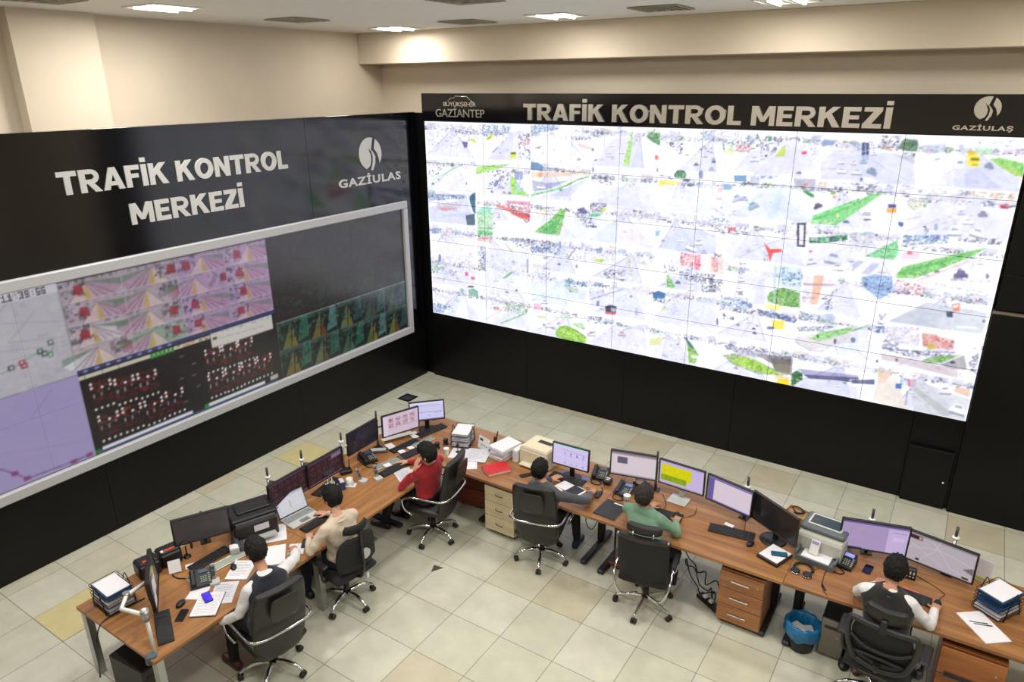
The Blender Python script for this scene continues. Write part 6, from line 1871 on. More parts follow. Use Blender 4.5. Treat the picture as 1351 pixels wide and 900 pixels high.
# chair of the green sweater
t = thing('office_chair', 'black chair with separate headrest roll and flat silver five star foot behind the green sweater', 'chair', (-2.18, 5.84, 0), 10)
star_base(t, 199.5, .31, mat('polished_alloy', 'c8c5bc', .3, metal=.9), flat=True)
seat_pad(t, M_MESH)
g = G(); slab(g, [(-.21, .40, .1), (-.225, .44, .18), (-.255, .55, .235), (-.285, .7, .25), (-.31, .85, .255), (-.335, 1.0, .255), (-.34, 1.03, .25)], 0, .014, crown=.04); g.build('backrest', M_MESH, t)
g = G(); slab(g, [(-.335, 1.0, .245), (-.34, 1.02, .262), (-.345, 1.045, .262), (-.35, 1.06, .24)], 0, .026, crown=.04); g.build('back_top', M_LEATHER, t)
g = G(); slab(g, [(-.31, 1.085, .15), (-.315, 1.10, .17), (-.32, 1.15, .175), (-.325, 1.175, .15)], 0, .035, crown=.03); g.build('headrest', M_LEATHER, t)
for s_ in (-1, 1):
    g = G(); g.cyl((s_ * .1, -.335, 1.04), (s_ * .1, -.33, 1.11), .011, n=8); g.build('headrest_post', M_CHROME, t)
    g = G(); g.ball((s_ * .245, -.335, 1.055), .014, 8); g.build('corner_stud', M_CHROME, t)
for s_ in (-1, 1):
    g = G(); g.tube(smooth_path([(s_ * .05, -.2, .30), (s_ * .2, -.3, .33), (s_ * .275, -.3, .5), (s_ * .28, -.1, .63), (s_ * .28, .15, .64), (s_ * .27, .12, .42), (s_ * .15, 0, .38)], 4), .012, 8); g.build('arm_frame', M_CHROME, t)
    g = G(); g.box(s_ * .285, .0, .655, .06, .28, .03, .012); g.build('arm_pad', M_LEATHER, t)
# chair of the right hand man
t = thing('office_chair', 'black task chair with framed mesh back and clipped headrest at the lower right', 'chair', (0.0, 5.82, 0), -4)
star_base(t, 196, .32)
seat_pad(t, M_MESH, w=.26)
g = G(); g.v and None
slab(g, [(-.235, .58, .15), (-.25, .62, .2), (-.275, .72, .225), (-.30, .86, .232), (-.315, .96, .21), (-.32, .98, .2)], 0, .006, crown=.04); g.build('back_mesh', M_MESH, t)
g = G()
fr = [(-.17, -.25, .56), (-.235, -.25, .68), (-.262, -.28, .86), (-.245, -.31, .99), (-.1, -.335, 1.0), (.1, -.335, 1.0), (.245, -.31, .99), (.262, -.28, .86), (.235, -.25, .68), (.17, -.25, .56), (0, -.265, .53), (-.17, -.25, .56)]
g.tube(smooth_path(fr, 4), .026, 8)
g.tube(smooth_path([(-.24, -.265, .80), (-.1, -.3, .745), (.1, -.3, .745), (.24, -.265, .80)], 4), .016, 8)
g.tube(smooth_path([(-.2, -.25, .63), (0, -.285, .66), (.2, -.25, .63)], 4), .014, 8)
g.build('back_frame', mat('soft_black_frame', '222224', .5), t)
g = G(); slab(g, [(-.31, 1.02, .13), (-.315, 1.035, .155), (-.33, 1.1, .165), (-.33, 1.16, .155), (-.325, 1.175, .13)], 0, .02, crown=.05); g.build('headrest', M_LEATHER, t)
g = G(); g.box(0, -.355, 1.03, .05, .03, .14, .01); g.build('headrest_clip', M_PLASTIC, t)
for s_ in (-1, 1):
    g = G(); g.tube(smooth_path([(s_ * .2, -.02, .42), (s_ * .3, -.03, .44), (s_ * .315, -.03, .64)], 4), .018, 8); g.box(s_ * .315, -.02, .67, .09, .27, .035, .016); g.build('armrest', mat('soft_black_frame', '222224', .5), t)
g = G(); g.box(0, -.12, .42, .3, .25, .06, .02); g.tube([(0, -.2, .42), (0, -.28, .6)], .03, 8); g.build('mechanism', M_PLASTIC, t)
g = G(); g.ball((.3, -.1, .52), (.035, .05, .05), 8); g.build('side_knob', M_PLASTIC, t)
# ------------------------------------------------------------------ people
def superring(c, right, fwd, up_, rx, ry, n=20, p=.85):
    out = []
    for k in range(n):
        a = 2 * PI * k / n
        ca, sa = math.cos(a), math.sin(a)
        out.append(c + right * (math.copysign(abs(ca) ** p, ca) * rx) + fwd * (math.copysign(abs(sa) ** p, sa) * ry))
    return out
def capsule(g, a, b, ra, rb, n=14):
    a, b = Vector(a), Vector(b)
    d = (b - a); L = d.length
    if L < 1e-6: return g.ball(a, ra, 8)
    d /= L
    x = d.orthogonal().normalized(); y = d.cross(x)
    rings = []
    for k in range(1, 5):
        t_ = PI / 2 * k / 4
        rings.append((a - d * (ra * math.cos(t_)), ra * math.sin(t_)))
    for k in range(4):
        t_ = PI / 2 * k / 4
        rings.append((b + d * (rb * math.sin(t_)), rb * math.cos(t_)))
    g.loft([[c + x * r * math.cos(2 * PI * k / n) + y * r * math.sin(2 * PI * k / n) for k in range(n)] for c, r in rings])
def chain(g, pts, rs):
    for i in range(len(pts) - 1): capsule(g, pts[i], pts[i + 1], rs[i], rs[i + 1])
def organic(g, name, m, parent, vox=.009, sm=4, wr=0.0, wf=16.0):
    me = bpy.data.meshes.new(name); me.from_pydata(g.v, [], g.f); me.update()
    o = bpy.data.objects.new(name, me); C.objects.link(o)
    md = o.modifiers.new('join', 'REMESH'); md.mode = 'VOXEL'; md.voxel_size = vox; md.use_smooth_shade = True
    ms = o.modifiers.new('soft', 'SMOOTH'); ms.factor = .5; ms.iterations = sm
    bpy.context.view_layer.update()
    m2 = bpy.data.meshes.new_from_object(o.evaluated_get(bpy.context.evaluated_depsgraph_get()))
    bpy.data.objects.remove(o); bpy.data.meshes.remove(me)
    m2.name = name
    if wr:
        n_ = len(m2.vertices)
        co = np.empty(n_ * 3); no = np.empty(n_ * 3)
        m2.vertices.foreach_get('co', co); m2.vertices.foreach_get('normal', no)
        co = co.reshape(-1, 3); no = no.reshape(-1, 3)
        rs = np.random.RandomState(len(name) * 7 + n_ % 97)
        acc = 0
        for k in range(14):
            d = rs.normal(size=3); d[2] *= 1.5; d /= np.linalg.norm(d)
            fr = wf * 2.2 * (0.6 + 1.8 * rs.rand())
            warp = 1.2 * np.sin(co @ rs.normal(size=3) * 14 + rs.rand() * 6)
            acc = acc + np.sin(co @ d * fr + warp + rs.rand() * 6) / (0.8 + fr / (wf * 3))
        co = co + no * (acc / 4.5 * wr)[:, None]
        m2.vertices.foreach_set('co', co.reshape(-1))
        m2.update()
    m2.polygons.foreach_set('use_smooth', [True] * len(m2.polygons))
    m2.materials.clear()
    return link(name, m2, m, parent)
def hand(g, wrist, dirv, nrm, side, curl=.35, spread=1.0, sc=1.0):
    """palm plus four unequal bent fingers and a side thumb; nrm = back of the hand, side +1 = thumb towards dirv x nrm"""
    d = Vector(dirv).normalized(); n = Vector(nrm); n = (n - d * n.dot(d)).normalized(); s_ = d.cross(n) * side
    w = Vector(wrist)
    for off in (-.026, -.009, .009, .026):
        capsule(g, w + s_ * off * .8 * sc + d * .01, w + d * .085 * sc + s_ * off * sc, .0145 * sc, .0125 * sc, 10)
    for i, (off, L) in enumerate(((.03, .072), (.011, .08), (-.009, .074), (-.028, .058))):
        p = w + d * .088 * sc + s_ * off * sc
        dd = (d + s_ * (off * 4 * spread)).normalized(); nn = n
        ang = 0
        for k, fr in enumerate((.45, .32, .23)):
            ang += curl * (1.0 if k else .6)
            dv = (dd * math.cos(ang) - nn * math.sin(ang))
            q = p + dv * L * fr * sc
            capsule(g, p, q, (.0098 - .0008 * k) * sc, (.009 - .0008 * k) * sc, 8)
            p = q
    p = w + d * .025 * sc + s_ * .03 * sc
    q = p + (d * .7 + s_ * .75 - n * .2).normalized() * .038 * sc
    r_ = q + (d * .95 + s_ * .25 - n * .2).normalized() * .034 * sc
    capsule(g, p, q, .0135 * sc, .011 * sc, 8); capsule(g, q, r_, .011 * sc, .009 * sc, 8)
M_SKIN = mat('skin', 'b98468', .5, vary=.06, vscale=30)
M_SKIN2 = mat('skin_light', 'c4937a', .5, vary=.06, vscale=30)
M_HAIR = mat('black_hair', '0b0908', .55, spec=.3, bump=.8, bscale=160, vary=.3, vscale=60)
M_HAIRB = mat('dark_brown_hair', '1a1412', .55, spec=.3, bump=.8, bscale=160, vary=.4, vscale=70)
M_HAIRG = mat('greying_hair', '332e2b', .55, spec=.3, bump=.8, bscale=160, vary=.6, vscale=70)
M_NAVY = mat('navy_trousers', '14182a', .8, bump=.3, bscale=90)
M_DARKT = mat('black_trousers', '101012', .8, bump=.3, bscale=90)
M_EYE = mat('eye', '1a1410', .2)
M_LIP = mat('lip', '8c4c44', .5)
def cloth(name, col, vary=.06): return mat(name, col, .85, bump=.6, bscale=28, vary=vary, vscale=14, sheen=.2)
def person(label, base, yaw, head, hyaw, hpitch, chest, LS, RS, LE, RE, LW, RW, LH, RH, knees, feet, shirt, trousers, shoe, hair, skin, vest=None, collar=None, curl=(.35, .35), hip=None, sc=1.0, hair_kind='short', droll=0):
    """world-space joints; LH / RH = (direction, back-of-hand normal)"""
    V = Vector
    t = thing('person', label, 'person', (base[0], base[1], 0))
    inv = Matrix.Translation((-base[0], -base[1], 0))
    yr = R(yaw)
    f = V((-math.sin(yr), math.cos(yr), 0)); rt = V((math.cos(yr), math.sin(yr), 0)); up = V((0, 0, 1))
    hipc = V(hip) if hip else V((base[0], base[1], .565))
    chest, head, LS, RS, LE, RE, LW, RW = (V(v) for v in (chest, head, LS, RS, LE, RE, LW, RW))
    sh = (LS + RS) / 2
    srt = (RS - LS).normalized()
    neck0 = sh + up * .055
    LS = LS.lerp(sh, .07) - up * .012; RS = RS.lerp(sh, .07) - up * .012
    def torso(g, k=1.0, ex=0.0, top=True):
        mid = hipc.lerp(chest, .45)
        axis = (sh - hipc).normalized()
        r_ = [superring(hipc - axis * .07, rt, f, up, .125 * k + ex, .10 * k + ex), superring(hipc - axis * .03, rt, f, up, .165 * k + ex, .125 * k + ex), superring(hipc + axis * .07, rt, f, up, .168 * k + ex, .12 * k + ex), superring(mid, rt.lerp(srt, .5).normalized(), f, up, .150 * k + ex, .112 * k + ex),
              superring(chest, srt, f, up, .172 * k + ex, .118 * k + ex), superring(chest.lerp(sh, .6), srt, f, up, .192 * k + ex, .108 * k + ex), superring(sh + up * .0, srt, f, up, .192 * k + ex, .088 * k + ex), superring(sh + up * .035, srt, f, up, .15 * k + ex, .072 * k + ex), superring(sh + up * .065, srt, f, up, .095 * k + ex, .062 * k + ex), superring(sh + up * .09, srt, f, up, .064 * k + ex, .056 * k + ex)]
        g.loft(r_)
    def arms(g, k=1.0, ex=0.0, to=1.0):
        for s_ in (LS, RS): chain(g, [neck0 - up * .02, s_.lerp(neck0, .4) - up * .005, s_], [.052 * k + ex, .056 * k + ex, .060 * k + ex])
        for s_, e_, w_ in ((LS, LE, LW), (RS, RE, RW)):
            w2 = e_.lerp(w_, to)
            chain(g, [s_, s_.lerp(e_, .5), e_, e_.lerp(w2, .45), w2], [.060 * k + ex, .052 * k + ex, .043 * k + ex, .041 * k + ex, .031 * k + ex])
    def legs(g, k=1.0, ex=0.0, foot=True):
        for i, (kn, ft) in enumerate(zip(knees, feet)):
            h_ = hipc + rt * (-.09 if i == 0 else .09)
            kn, ft = V(kn), V(ft)
            an = ft + up * .09
            chain(g, [h_, h_.lerp(kn, .5), kn, kn.lerp(an, .35), an], [.088 * k + ex, .078 * k + ex, .058 * k + ex, .054 * k + ex, .036 * k + ex])
    # body: one continuous surface, with head, face and hands
    g = G()
    torso(g, .86); arms(g, .8); legs(g, .8)
    capsule(g, neck0 - up * .03, head - up * .07, .056, .052)
    HM = Matrix.Translation(head) @ Matrix.Rotation(R(hyaw), 4, 'Z') @ Matrix.Rotation(R(-hpitch), 4, 'X') @ Matrix.Rotation(R(droll), 4, 'Y') @ Matrix.Scale(1.08, 4)
    H3 = HM.to_3x3()
    def hb(g, c, r): g.ball(HM @ V(c), r, 12, 0, H3)
    hb(g, (0, -.008, .02), (.074, .094, .098)); hb(g, (0, .02, -.045), (.056, .066, .068)); hb(g, (0, .05, -.085), (.03, .03, .025))
    hb(g, (0, .093, -.018), (.012, .018, .022)); hb(g, (0, .082, .008), (.008, .014, .02)); hb(g, (0, .078, .03), (.05, .014, .01))
    for s_ in (-1, 1): hb(g, (s_ * .076, -.005, -.01), (.009, .018, .03)); hb(g, (s_ * .04, .06, -.025), (.022, .018, .02))
    hb(g, (0, .082, -.056), (.022, .01, .008))
    hand(g, LW, LH[0], LH[1], 1, curl[0], 1, sc)
    hand(g, RW, RH[0], RH[1], -1, curl[1], 1, sc)
    for i, ft in enumerate(feet):
        ft = V(ft); an = ft + up * .09
        fd = f
        capsule(g, ft + up * .05 - fd * .03, ft + up * .035 + fd * .15, .036, .028)
        capsule(g, an, ft + up * .05, .034, .036)
    o = organic(g, 'body', skin, t, .008, 2); o.matrix_parent_inverse = inv
    # clothes
    g = G(); torso(g, 1.0, .006); arms(g, 1.0, .004, .93)
    o = organic(g, 'shirt', shirt, t, .010, 8, .009); o.matrix_parent_inverse = inv
    if vest:
        g = G(); torso(g, 1.0, .024); o = organic(g, 'waistcoat', vest, t, .010, 6, .006); o.matrix_parent_inverse = inv
    g = G(); g.loft([superring(hipc - up * .085, rt, f, up, .13, .11), superring(hipc - up * .04, rt, f, up, .182, .14), superring(hipc + up * .05, rt, f, up, .178, .136), superring(hipc + up * .075, rt, f, up, .165, .125)]); legs(g, 1.0, .006)
    o = organic(g, 'trousers', trousers, t, .010, 4, .007); o.matrix_parent_inverse = inv
    for i, ft in enumerate(feet):
        ft = V(ft); g = G()
        rings = []
        for yy, hw, z0, z1 in ((-.085, .02, .01, .06), (-.075, .034, 0, .085), (-.03, .04, 0, .098), (.03, .043, 0, .088), (.10, .05, 0, .062), (.16, .046, 0, .05), (.195, .03, .004, .038), (.205, .012, .01, .028)):
            c = ft + f * yy
            rings.append([c + rt * (math.copysign(abs(math.cos(2 * PI * k / 16)) ** .6, math.cos(2 * PI * k / 16)) * hw) + up * ((z0 + z1) / 2 + math.copysign(abs(math.sin(2 * PI * k / 16)) ** .7, math.sin(2 * PI * k / 16)) * (z1 - z0) / 2) for k in range(16)])
        g.loft(rings); o = g.build('shoe', shoe, t); o.matrix_parent_inverse = inv
    if collar:
        g = G()
        nd = (head - up * .07 - neck0).normalized()
        g.loft([superring(neck0 + nd * z, srt, f, up, r_, r_ * .95) for z, r_ in ((-.01, .085), (.012, .078), (.035, .069), (.04, .064), (.02, .06))], 0, True, False)
        o = g.build('collar', collar, t); o.matrix_parent_inverse = inv
    # hair: closed cap that dips under the skin where the face is
    g = G(); HN = 28
    vs = []; n_ = HN
    rings = []
    for a in range(1, n_):
        th = PI * a / n_
        ring = []
        for k in range(2 * n_):
            ph = 2 * PI * k / (2 * n_)
            p = V((.087 * math.sin(th) * math.cos(ph), .108 * math.sin(th) * math.sin(ph), -.113 * math.cos(th)))
            p = p + V((0, -.012, .022))
            wob = .0042 * (math.sin(p.x * 210 + math.sin(p.z * 90) * 2 + p.y * 60) + math.sin(p.y * 170 - p.z * 130 + math.sin(p.x * 70) * 2.5) + .8 * math.sin(p.z * 260 + p.x * 90 + 1.3 * math.sin(p.y * 120)))
            p *= 1 + wob * 9
            face = p.y > (.028 + (.03 if p.z > .05 else 0)) and p.z < .075 - max(0, (.09 - p.y)) * .2
            low = p.z < -.082 + max(0, p.y) * 1.3
            if face or low: p = V((p.x * .8, p.y * .8, max(p.z * .8, -.055)))
            elif hair_kind == 'tall' and p.z > .06: p.z += .018; p.y += .008
            ring.append(HM @ p)
        rings.append(ring)
    g.loft(rings); o = g.build('hair', hair, t); o.matrix_parent_inverse = inv
    for s_ in (-1, 1):
        g = G(); hb(g, (s_ * .03, .078, .012), (.011, .007, .006)); o = g.build('eye', M_EYE, t); o.matrix_parent_inverse = inv
    g = G(); hb(g, (0, .089, -.056), (.019, .006, .005)); o = g.build('mouth', M_LIP, t); o.matrix_parent_inverse = inv
    return t, inv
UP = (0, 0, 1)
# A: dark waistcoat, near left
t, inv = person('man in a dark waistcoat over a white shirt writing at the near left desk', (-4.73, 3.14), 84,
       (-4.919, 3.247, 1.2), 78, 28, (-4.72, 3.16, .84), (-4.76, 3.0, 1.0), (-4.74, 3.37, 1.0), (-4.79, 2.9, .80), (-4.93, 3.66, .86), (-4.99, 2.85, .665), (-5.09, 3.79, .80),
       ((-.7, -.05, -.75), (.3, 0, 1)), ((-.8, .35, -.12), UP), ((-5.16, 3.03, .555), (-5.17, 3.28, .555)), ((-5.10, 2.97, 0), (-5.2, 3.3, 0)),
       cloth('white_shirt', 'd9d8da'), M_DARKT, mat('brown_shoe', '43221c', .4), M_HAIRB, M_SKIN, vest=cloth('navy_waistcoat', '191d2c'), collar=cloth('white_shirt', 'd9d8da'), curl=(.3, .45))
# B: beige sweater
t, inv = person('person in a cream sweater typing at the open laptop', (-4.87, 4.2), 84,
       (-5.000, 4.255, 1.19), 80, 30, (-4.86, 4.2, .84), (-4.88, 3.99, 0.995), (-4.86, 4.38, 0.995), (-4.95, 3.86, .80), (-5.06, 4.5, .82), (-5.13, 4.0, .80), (-5.3, 4.42, .80),
       ((-.5, .5, -.1), UP), ((-.9, -.3, 0), UP), ((-5.3, 4.08, .555), (-5.3, 4.34, .555)), ((-5.28, 4.02, 0), (-5.32, 4.36, 0)),
       cloth('cream_sweater', 'c9b9a6'), M_NAVY, mat('black_shoe', '17171b', .4), M_HAIR, M_SKIN2, collar=cloth('cream_sweater', 'c9b9a6'), curl=(.2, .25))
# C: red sweater, head on hand
t, inv = person('person in a red sweater and pale collar resting the head on one hand', (-4.86, 5.58), 95,
       (-4.793, 5.519, 1.16), 100, 22, (-4.86, 5.58, .82), (-4.86, 5.39, .975), (-4.84, 5.78, .975), (-5.0, 5.27, .79), (-5.12, 5.86, .82), (-4.86, 5.36, 1.02), (-5.32, 5.76, .79),
       ((.05, .5, .9), (-.35, -.8, .45)), ((-.9, -.2, -.1), UP), ((-5.3, 5.45, .555), (-5.3, 5.7, .555)), ((-5.45, 5.40, 0), (-5.4, 5.7, 0)),
       cloth('red_sweater', '9e1220', .08), M_DARKT, mat('black_shoe', '17171b', .4), M_HAIR, M_SKIN2, collar=cloth('pale_blue_collar', 'b9c3d6'), curl=(.3, .2), hair_kind='tall')
g = G()
for a, b_, r_ in (((-4.90, 5.335, .955), (-4.875, 5.35, .995), .037),): capsule(g, a, b_, r_, .034)
o = g.build('cuff', cloth('white_shirt', 'd9d8da'), t); o.matrix_parent_inverse = inv
# D: grey sweater
t, inv = person('person in a dark grey sweater reaching over the back row keyboard', (-3.47, 5.9), 8,
       (-3.537, 5.935, 1.14), 5, 30, (-3.44, 5.9, .82), (-3.62, 5.9, .95), (-3.26, 5.87, .96), (-3.70, 6.14, .86), (-3.02, 6.06, .86), (-3.60, 6.30, .82), (-3.08, 6.32, .80),
       ((.3, .9, .05), (0, -.3, 1)), ((-.2, 1, -.1), UP), ((-3.56, 6.36, .555), (-3.3, 6.34, .555)), ((-3.6, 6.3, 0), (-3.27, 6.36, 0)),
       cloth('grey_sweater', '43444a'), M_DARKT, mat('blue_shoe', '1c2a44', .5), M_HAIR, M_SKIN, curl=(.15, .25), hip=(-3.47, 5.88, .56))
# E: green sweater
t, inv = person('person with greying hair in a sage green sweater using the mouse', (-2.22, 5.9), -4,
       (-2.325, 5.995, 1.19), -8, 24, (-2.27, 5.95, .84), (-2.50, 6.0, 1.0), (-2.11, 5.97, 1.0), (-2.56, 6.2, .84), (-1.99, 6.09, .82), (-2.42, 6.42, .80), (-2.08, 6.31, .80),
       ((.3, 1, 0), UP), ((-.1, 1, -.1), UP), ((-2.32, 6.38, .555), (-2.07, 6.36, .555)), ((-2.32, 6.36, 0), (-2.03, 6.22, 0)),
       cloth('green_sweater', '6c9078', .06), mat('blue_jeans', '1c2c48', .8, bump=.3, bscale=90, vary=.2), mat('white_shoe', 'c4c4c4', .5), M_HAIRG, M_SKIN, curl=(.2, .3), hip=(-2.2, 5.86, .565), collar=cloth('green_sweater', '6c9078', .06))
# F: black waistcoat right
t, inv = person('man in a black waistcoat and white shirt using a mouse at the lower right', (0.0, 5.86), -4,
       (-0.032, 6.075, 1.19), -8, 28, (-.02, 5.92, .84), (-.23, 5.96, 1.0), (.15, 5.94, 1.0), (-.28, 6.1, .84), (.30, 6.0, .80), (-.16, 6.34, .80), (.325, 6.25, .80),
       ((.3, 1, 0), UP), ((.1, 1, -.1), UP), ((-.12, 6.34, .555), (.13, 6.34, .555)), ((-.12, 6.3, 0), (.13, 6.3, 0)),
       cloth('white_shirt', 'd9d8da'), M_DARKT, mat('black_shoe', '17171b', .4), M_HAIR, M_SKIN, vest=cloth('black_waistcoat', '1a1918'), collar=cloth('white_shirt', 'd9d8da'), curl=(.2, .45), hip=(0.0, 5.83, .565))
# ------------------------------------------------------------------ small things
Z0 = TOP
M_KEY = mat('black_keys', '232326', .55)
M_KEYG = mat('silver_keys', '8f9794', .5)
M_SCRN = mat('dark_glass', '08080b', .08)
def place(t): return t
def keyboard(label, x, y, rz, L=.44, D=.135, body=M_PLASTIC, keys=M_KEY, z=Z0, slab_=False):
    t = thing('keyboard', label, 'keyboard', (x, y, z), rz)
    g = G(); g.box(0, 0, .009, L, D, .018, .004); g.build('case', body, t)
    g = G(); rows = 6
    g.box(0, 0, .0185, L - .014, D - .012, .002)
    for r_ in range(rows):
        n = 21 if L > .4 else 14
        for k in range(n):
            if L > .4 and k in (15, 18): continue
            if r_ == 0 and L > .4 and 4 <= k <= 8:
                if k == 6: g.box(-L / 2 + .012 + (k + .5) * (L - .024) / n, -D / 2 + .014, .021, (L - .024) / n * 4.9, (D - .02) / rows * .8, .006)
                continue
            g.box(-L / 2 + .012 + (k + .5) * (L - .024) / n, -D / 2 + .012 + (r_ + .5) * (D - .024) / rows, .021, (L - .024) / n * .82, (D - .024) / rows * .8, .006)
    g.build('keys', keys, t)
    return t
def mouse(label, x, y, rz=0, z=Z0, m=M_PLASTIC):
    t = thing('computer_mouse', label, 'mouse', (x, y, z), rz)
    g = G(); g.loft([[(math.cos(2 * PI * k / 16) * .031 * s_, math.sin(2 * PI * k / 16) * .055 * s_, zz) for k in range(16)] for s_, zz in ((.9, 0), (1, .008), (.97, .02), (.8, .031), (.4, .037))]); g.build('shell', m, t)
    g = G(); g.cyl((-.004, .028, .033), (.004, .028, .033), .008, n=10); g.build('wheel', M_PLASTICG, t)
    return t
def smartphone(label, x, y, rz, z=Z0, scr=M_SCRN):
    t = thing('smartphone', label, 'phone', (x, y, z), rz)
    g = G(); g.prism(rrect(.074, .152, .01), 0, .008); g.build('body', M_PLASTIC, t)
    g = G(); g.prism(rrect(.068, .144, .008), .008, .0086); g.build('screen', scr, t)
    return t
def sheet(label, x, y, rz, w=.21, h=.297, z=Z0, th=.002, m=M_PAPER, group=None, name='paper_sheet', cat='paper', text=False):
    g = G(); g.box(0, 0, th / 2, w, h, th, 0)
    o = g.build(name, m if not text else [m, M_PRINT]); o.location = (x, y, z); o.rotation_euler = (0, 0, R(rz))
    if text:
        g2 = G()
        for k in range(9):
            ww = w * (.7 if k % 4 else .5); g2.box(-w * .4 + ww / 2, h * .38 - k * h * .085, th + .0004, ww, .004, .0006)
        g2.build('printed_lines', M_PRINT, o)
    return tag(o, label, cat, group)
M_PRINT = mat('print_ink', '7c8090', .8)
M_INK = mat('dark_ink', '22242c', .6)
def stack(label, x, y, rz, n, w=.21, h=.297, z=Z0, m=M_PAPER, jit=.006):
    t = thing('paper_stack', label, 'papers', (x, y, z), rz)
    rg = random.Random(int(x * 1000) + n); g = G(); th = .006
    for k in range(n): g.box(rg.uniform(-jit, jit), rg.uniform(-jit, jit), th * (k + .5), w, h, th * .93, 0, rz=rg.uniform(-1.5, 1.5) * (jit > .003))
    g.build('sheets', m, t)
    return t
def desk_phone(label, x, y, rz, m=M_PLASTIC, scr='31405c', cord=True, z=Z0, hs=1):
    t = thing('desk_phone', label, 'telephone', (x, y, z), rz)
    g = G()
    g.loft([[(sx * .095, sy, zz) for sx, sy, zz in ((-1, -.1, 0), (1, -.1, 0), (1, .1, 0), (-1, .1, 0))], [(sx * .093, sy, zz) for sx, sy, zz in ((-1, -.098, .03), (1, -.098, .03), (1, .09, .085), (-1, .09, .085))]], 0, False)
    g.build('base', m, t)
    tilt = math.degrees(math.atan2(.055, .188))
    Mx = Matrix.Translation((0, 0, .059)) @ Matrix.Rotation(R(tilt), 4, 'X')
    def b2(g, nm, mm):
        g.v = [tuple(Mx @ Vector(v)) for v in g.v]; return g.build(nm, mm, t)
    g = G(); g.box(-.062, 0, .022, .042, .17, .02, .009); g.box(-.062, .075, .016, .048, .045, .03, .01); g.box(-.062, -.075, .016, .048, .045, .03, .01); b2(g, 'handset', m)
    g = G(); g.box(.03, .06, .003, .085, .045, .006, .002); b2(g, 'display', mat('phone_lcd_' + scr, scr, .3, emit=.5 if scr != '31405c' else 0))
    g = G()
    for i in range(3):
        for j in range(4): g.box(.008 + i * .02, -.065 + j * .02, .004, .014, .012, .007, .002)
    for j in range(5): g.box(.078, -.07 + j * .022, .003, .018, .012, .005)
    b2(g, 'keypad', M_KEYG)
    if cord:
        g = G(); pts = smooth_path([(-.07, -.09, .02), (-.08, -.13, .008), (-.05, -.19, .008), (.02, -.2, .008), (.05, -.15, .008), (.0, -.11, .008), (-.03, -.09, .015)], 6)
        g.tube(pts, .0055, 6); g.build('coil_cord', M_CABLE, t)
    return t
def cordless(label, x, y, rz, z=Z0):
    t = thing('cordless_phone', label, 'telephone', (x, y, z), rz)
    g = G(); g.prism(rrect(.09, .1, .025), 0, .028); g.build('cradle', M_LGREY, t)
    g = G(); g.v = []; g.box(0, 0, .085, .048, .024, .155, .01); M_ = Matrix.Translation((0, .03, .01)) @ Matrix.Rotation(R(-24), 4, 'X'); g.v = [tuple(M_ @ Vector(v)) for v in g.v]; g.build('handset', M_STEEL, t)
    g = G(); g.box(0, -.014, .12, .034, .004, .03, .001); g.box(0, -.014, .07, .034, .004, .05, .001); g.v = [tuple(M_ @ Vector(v)) for v in g.v]; g.build('keypad', M_PLASTICG, t)
    return t
def letter_tray(label, x, y, rz, tiers=3, top_m=M_PAPER, blue=False, w=.25, h=.33, z=Z0):
    t = thing('letter_tray', label, 'letter tray', (x, y, z), rz)
    wire = mat('black_wire', '121214', .35, metal=.4)
    for k in range(tiers):
        zz = .018 + k * .075
        g = G()
        for dz in (0, .035):
            loop = [(p[0], p[1], zz + dz) for p in rrect(w, h, .02, 3)]; g.tube(loop + [loop[0]], .003, 6)
        for i in range(1, 8): g.tube([(-w / 2 + w * i / 8, -h / 2, zz), (-w / 2 + w * i / 8, h / 2, zz)], .0016, 5)
        g.build('wire_shelf', wire, t)
    for sx in (-1, 1):
        g = G()
        H_ = .018 + (tiers - 1) * .075 + .075
        g.tube(smooth_path([(sx * (w / 2 + .006), -.11, 0), (sx * (w / 2 + .006), -.07, H_ * .6), (sx * (w / 2 + .006), -.015, H_), (sx * (w / 2 + .006), .015, H_), (sx * (w / 2 + .006), .07, H_ * .6), (sx * (w / 2 + .006), .11, 0)], 4), .0042, 6)
        g.build('side_stand', wire, t)
    return t
def tray_papers(x, y, rz, tiers, labels, mats_, w=.215, h=.3, z=Z0, th=.026):
    for k in range(tiers):
        g = G(); rg = random.Random(k + int(x * 100))
        for q in range(4): g.box(rg.uniform(-.004, .004), rg.uniform(-.006, .006), th * (q + .5) / 4, w, h, th / 4 * .92)
        a = mats_[k] if k < len(mats_) else M_PAPER
        o = g.build('paper_stack', a); o.location = (x, y, z + .022 + k * .075); o.rotation_euler = (0, 0, R(rz)); tag(o, labels[k], 'papers')
def cup(label, x, y, z=Z0, m=M_WHITE, h=.085, r=.036, mark=None):
    t = thing('paper_cup', label, 'cup', (x, y, z))
    g = G(); g.lathe([(r * .7, 0), (r, h), (r + .002, h + .003), (r - .003, h), (r * .66, .006), (0, .006)], 24, cap=False); g.build('cup', m, t)
    if mark: g = G(); g.lathe([(r * .83, h * .35), (r * .93, h * .65)], 10, cap=False); g.v = [v for v in g.v]; g.build('printed_mark', mark, t)
    return t
def pen_pot(label, x, y, col, pens, z=Z0):
    t = thing('pen_pot', label, 'pen holder', (x, y, z))
    g = G(); g.lathe([(.032, 0), (.034, .09), (.031, .09), (.029, .006), (0, .006)], 18, cap=False); g.build('pot', col, t)
    for i, c in enumerate(pens):
        a = i * 2.3; g = G(); g.cyl((.01 * math.cos(a), .01 * math.sin(a), .01), (.026 * math.cos(a), .026 * math.sin(a), .14), .004, n=8); g.build('pen', c, t)
    return t
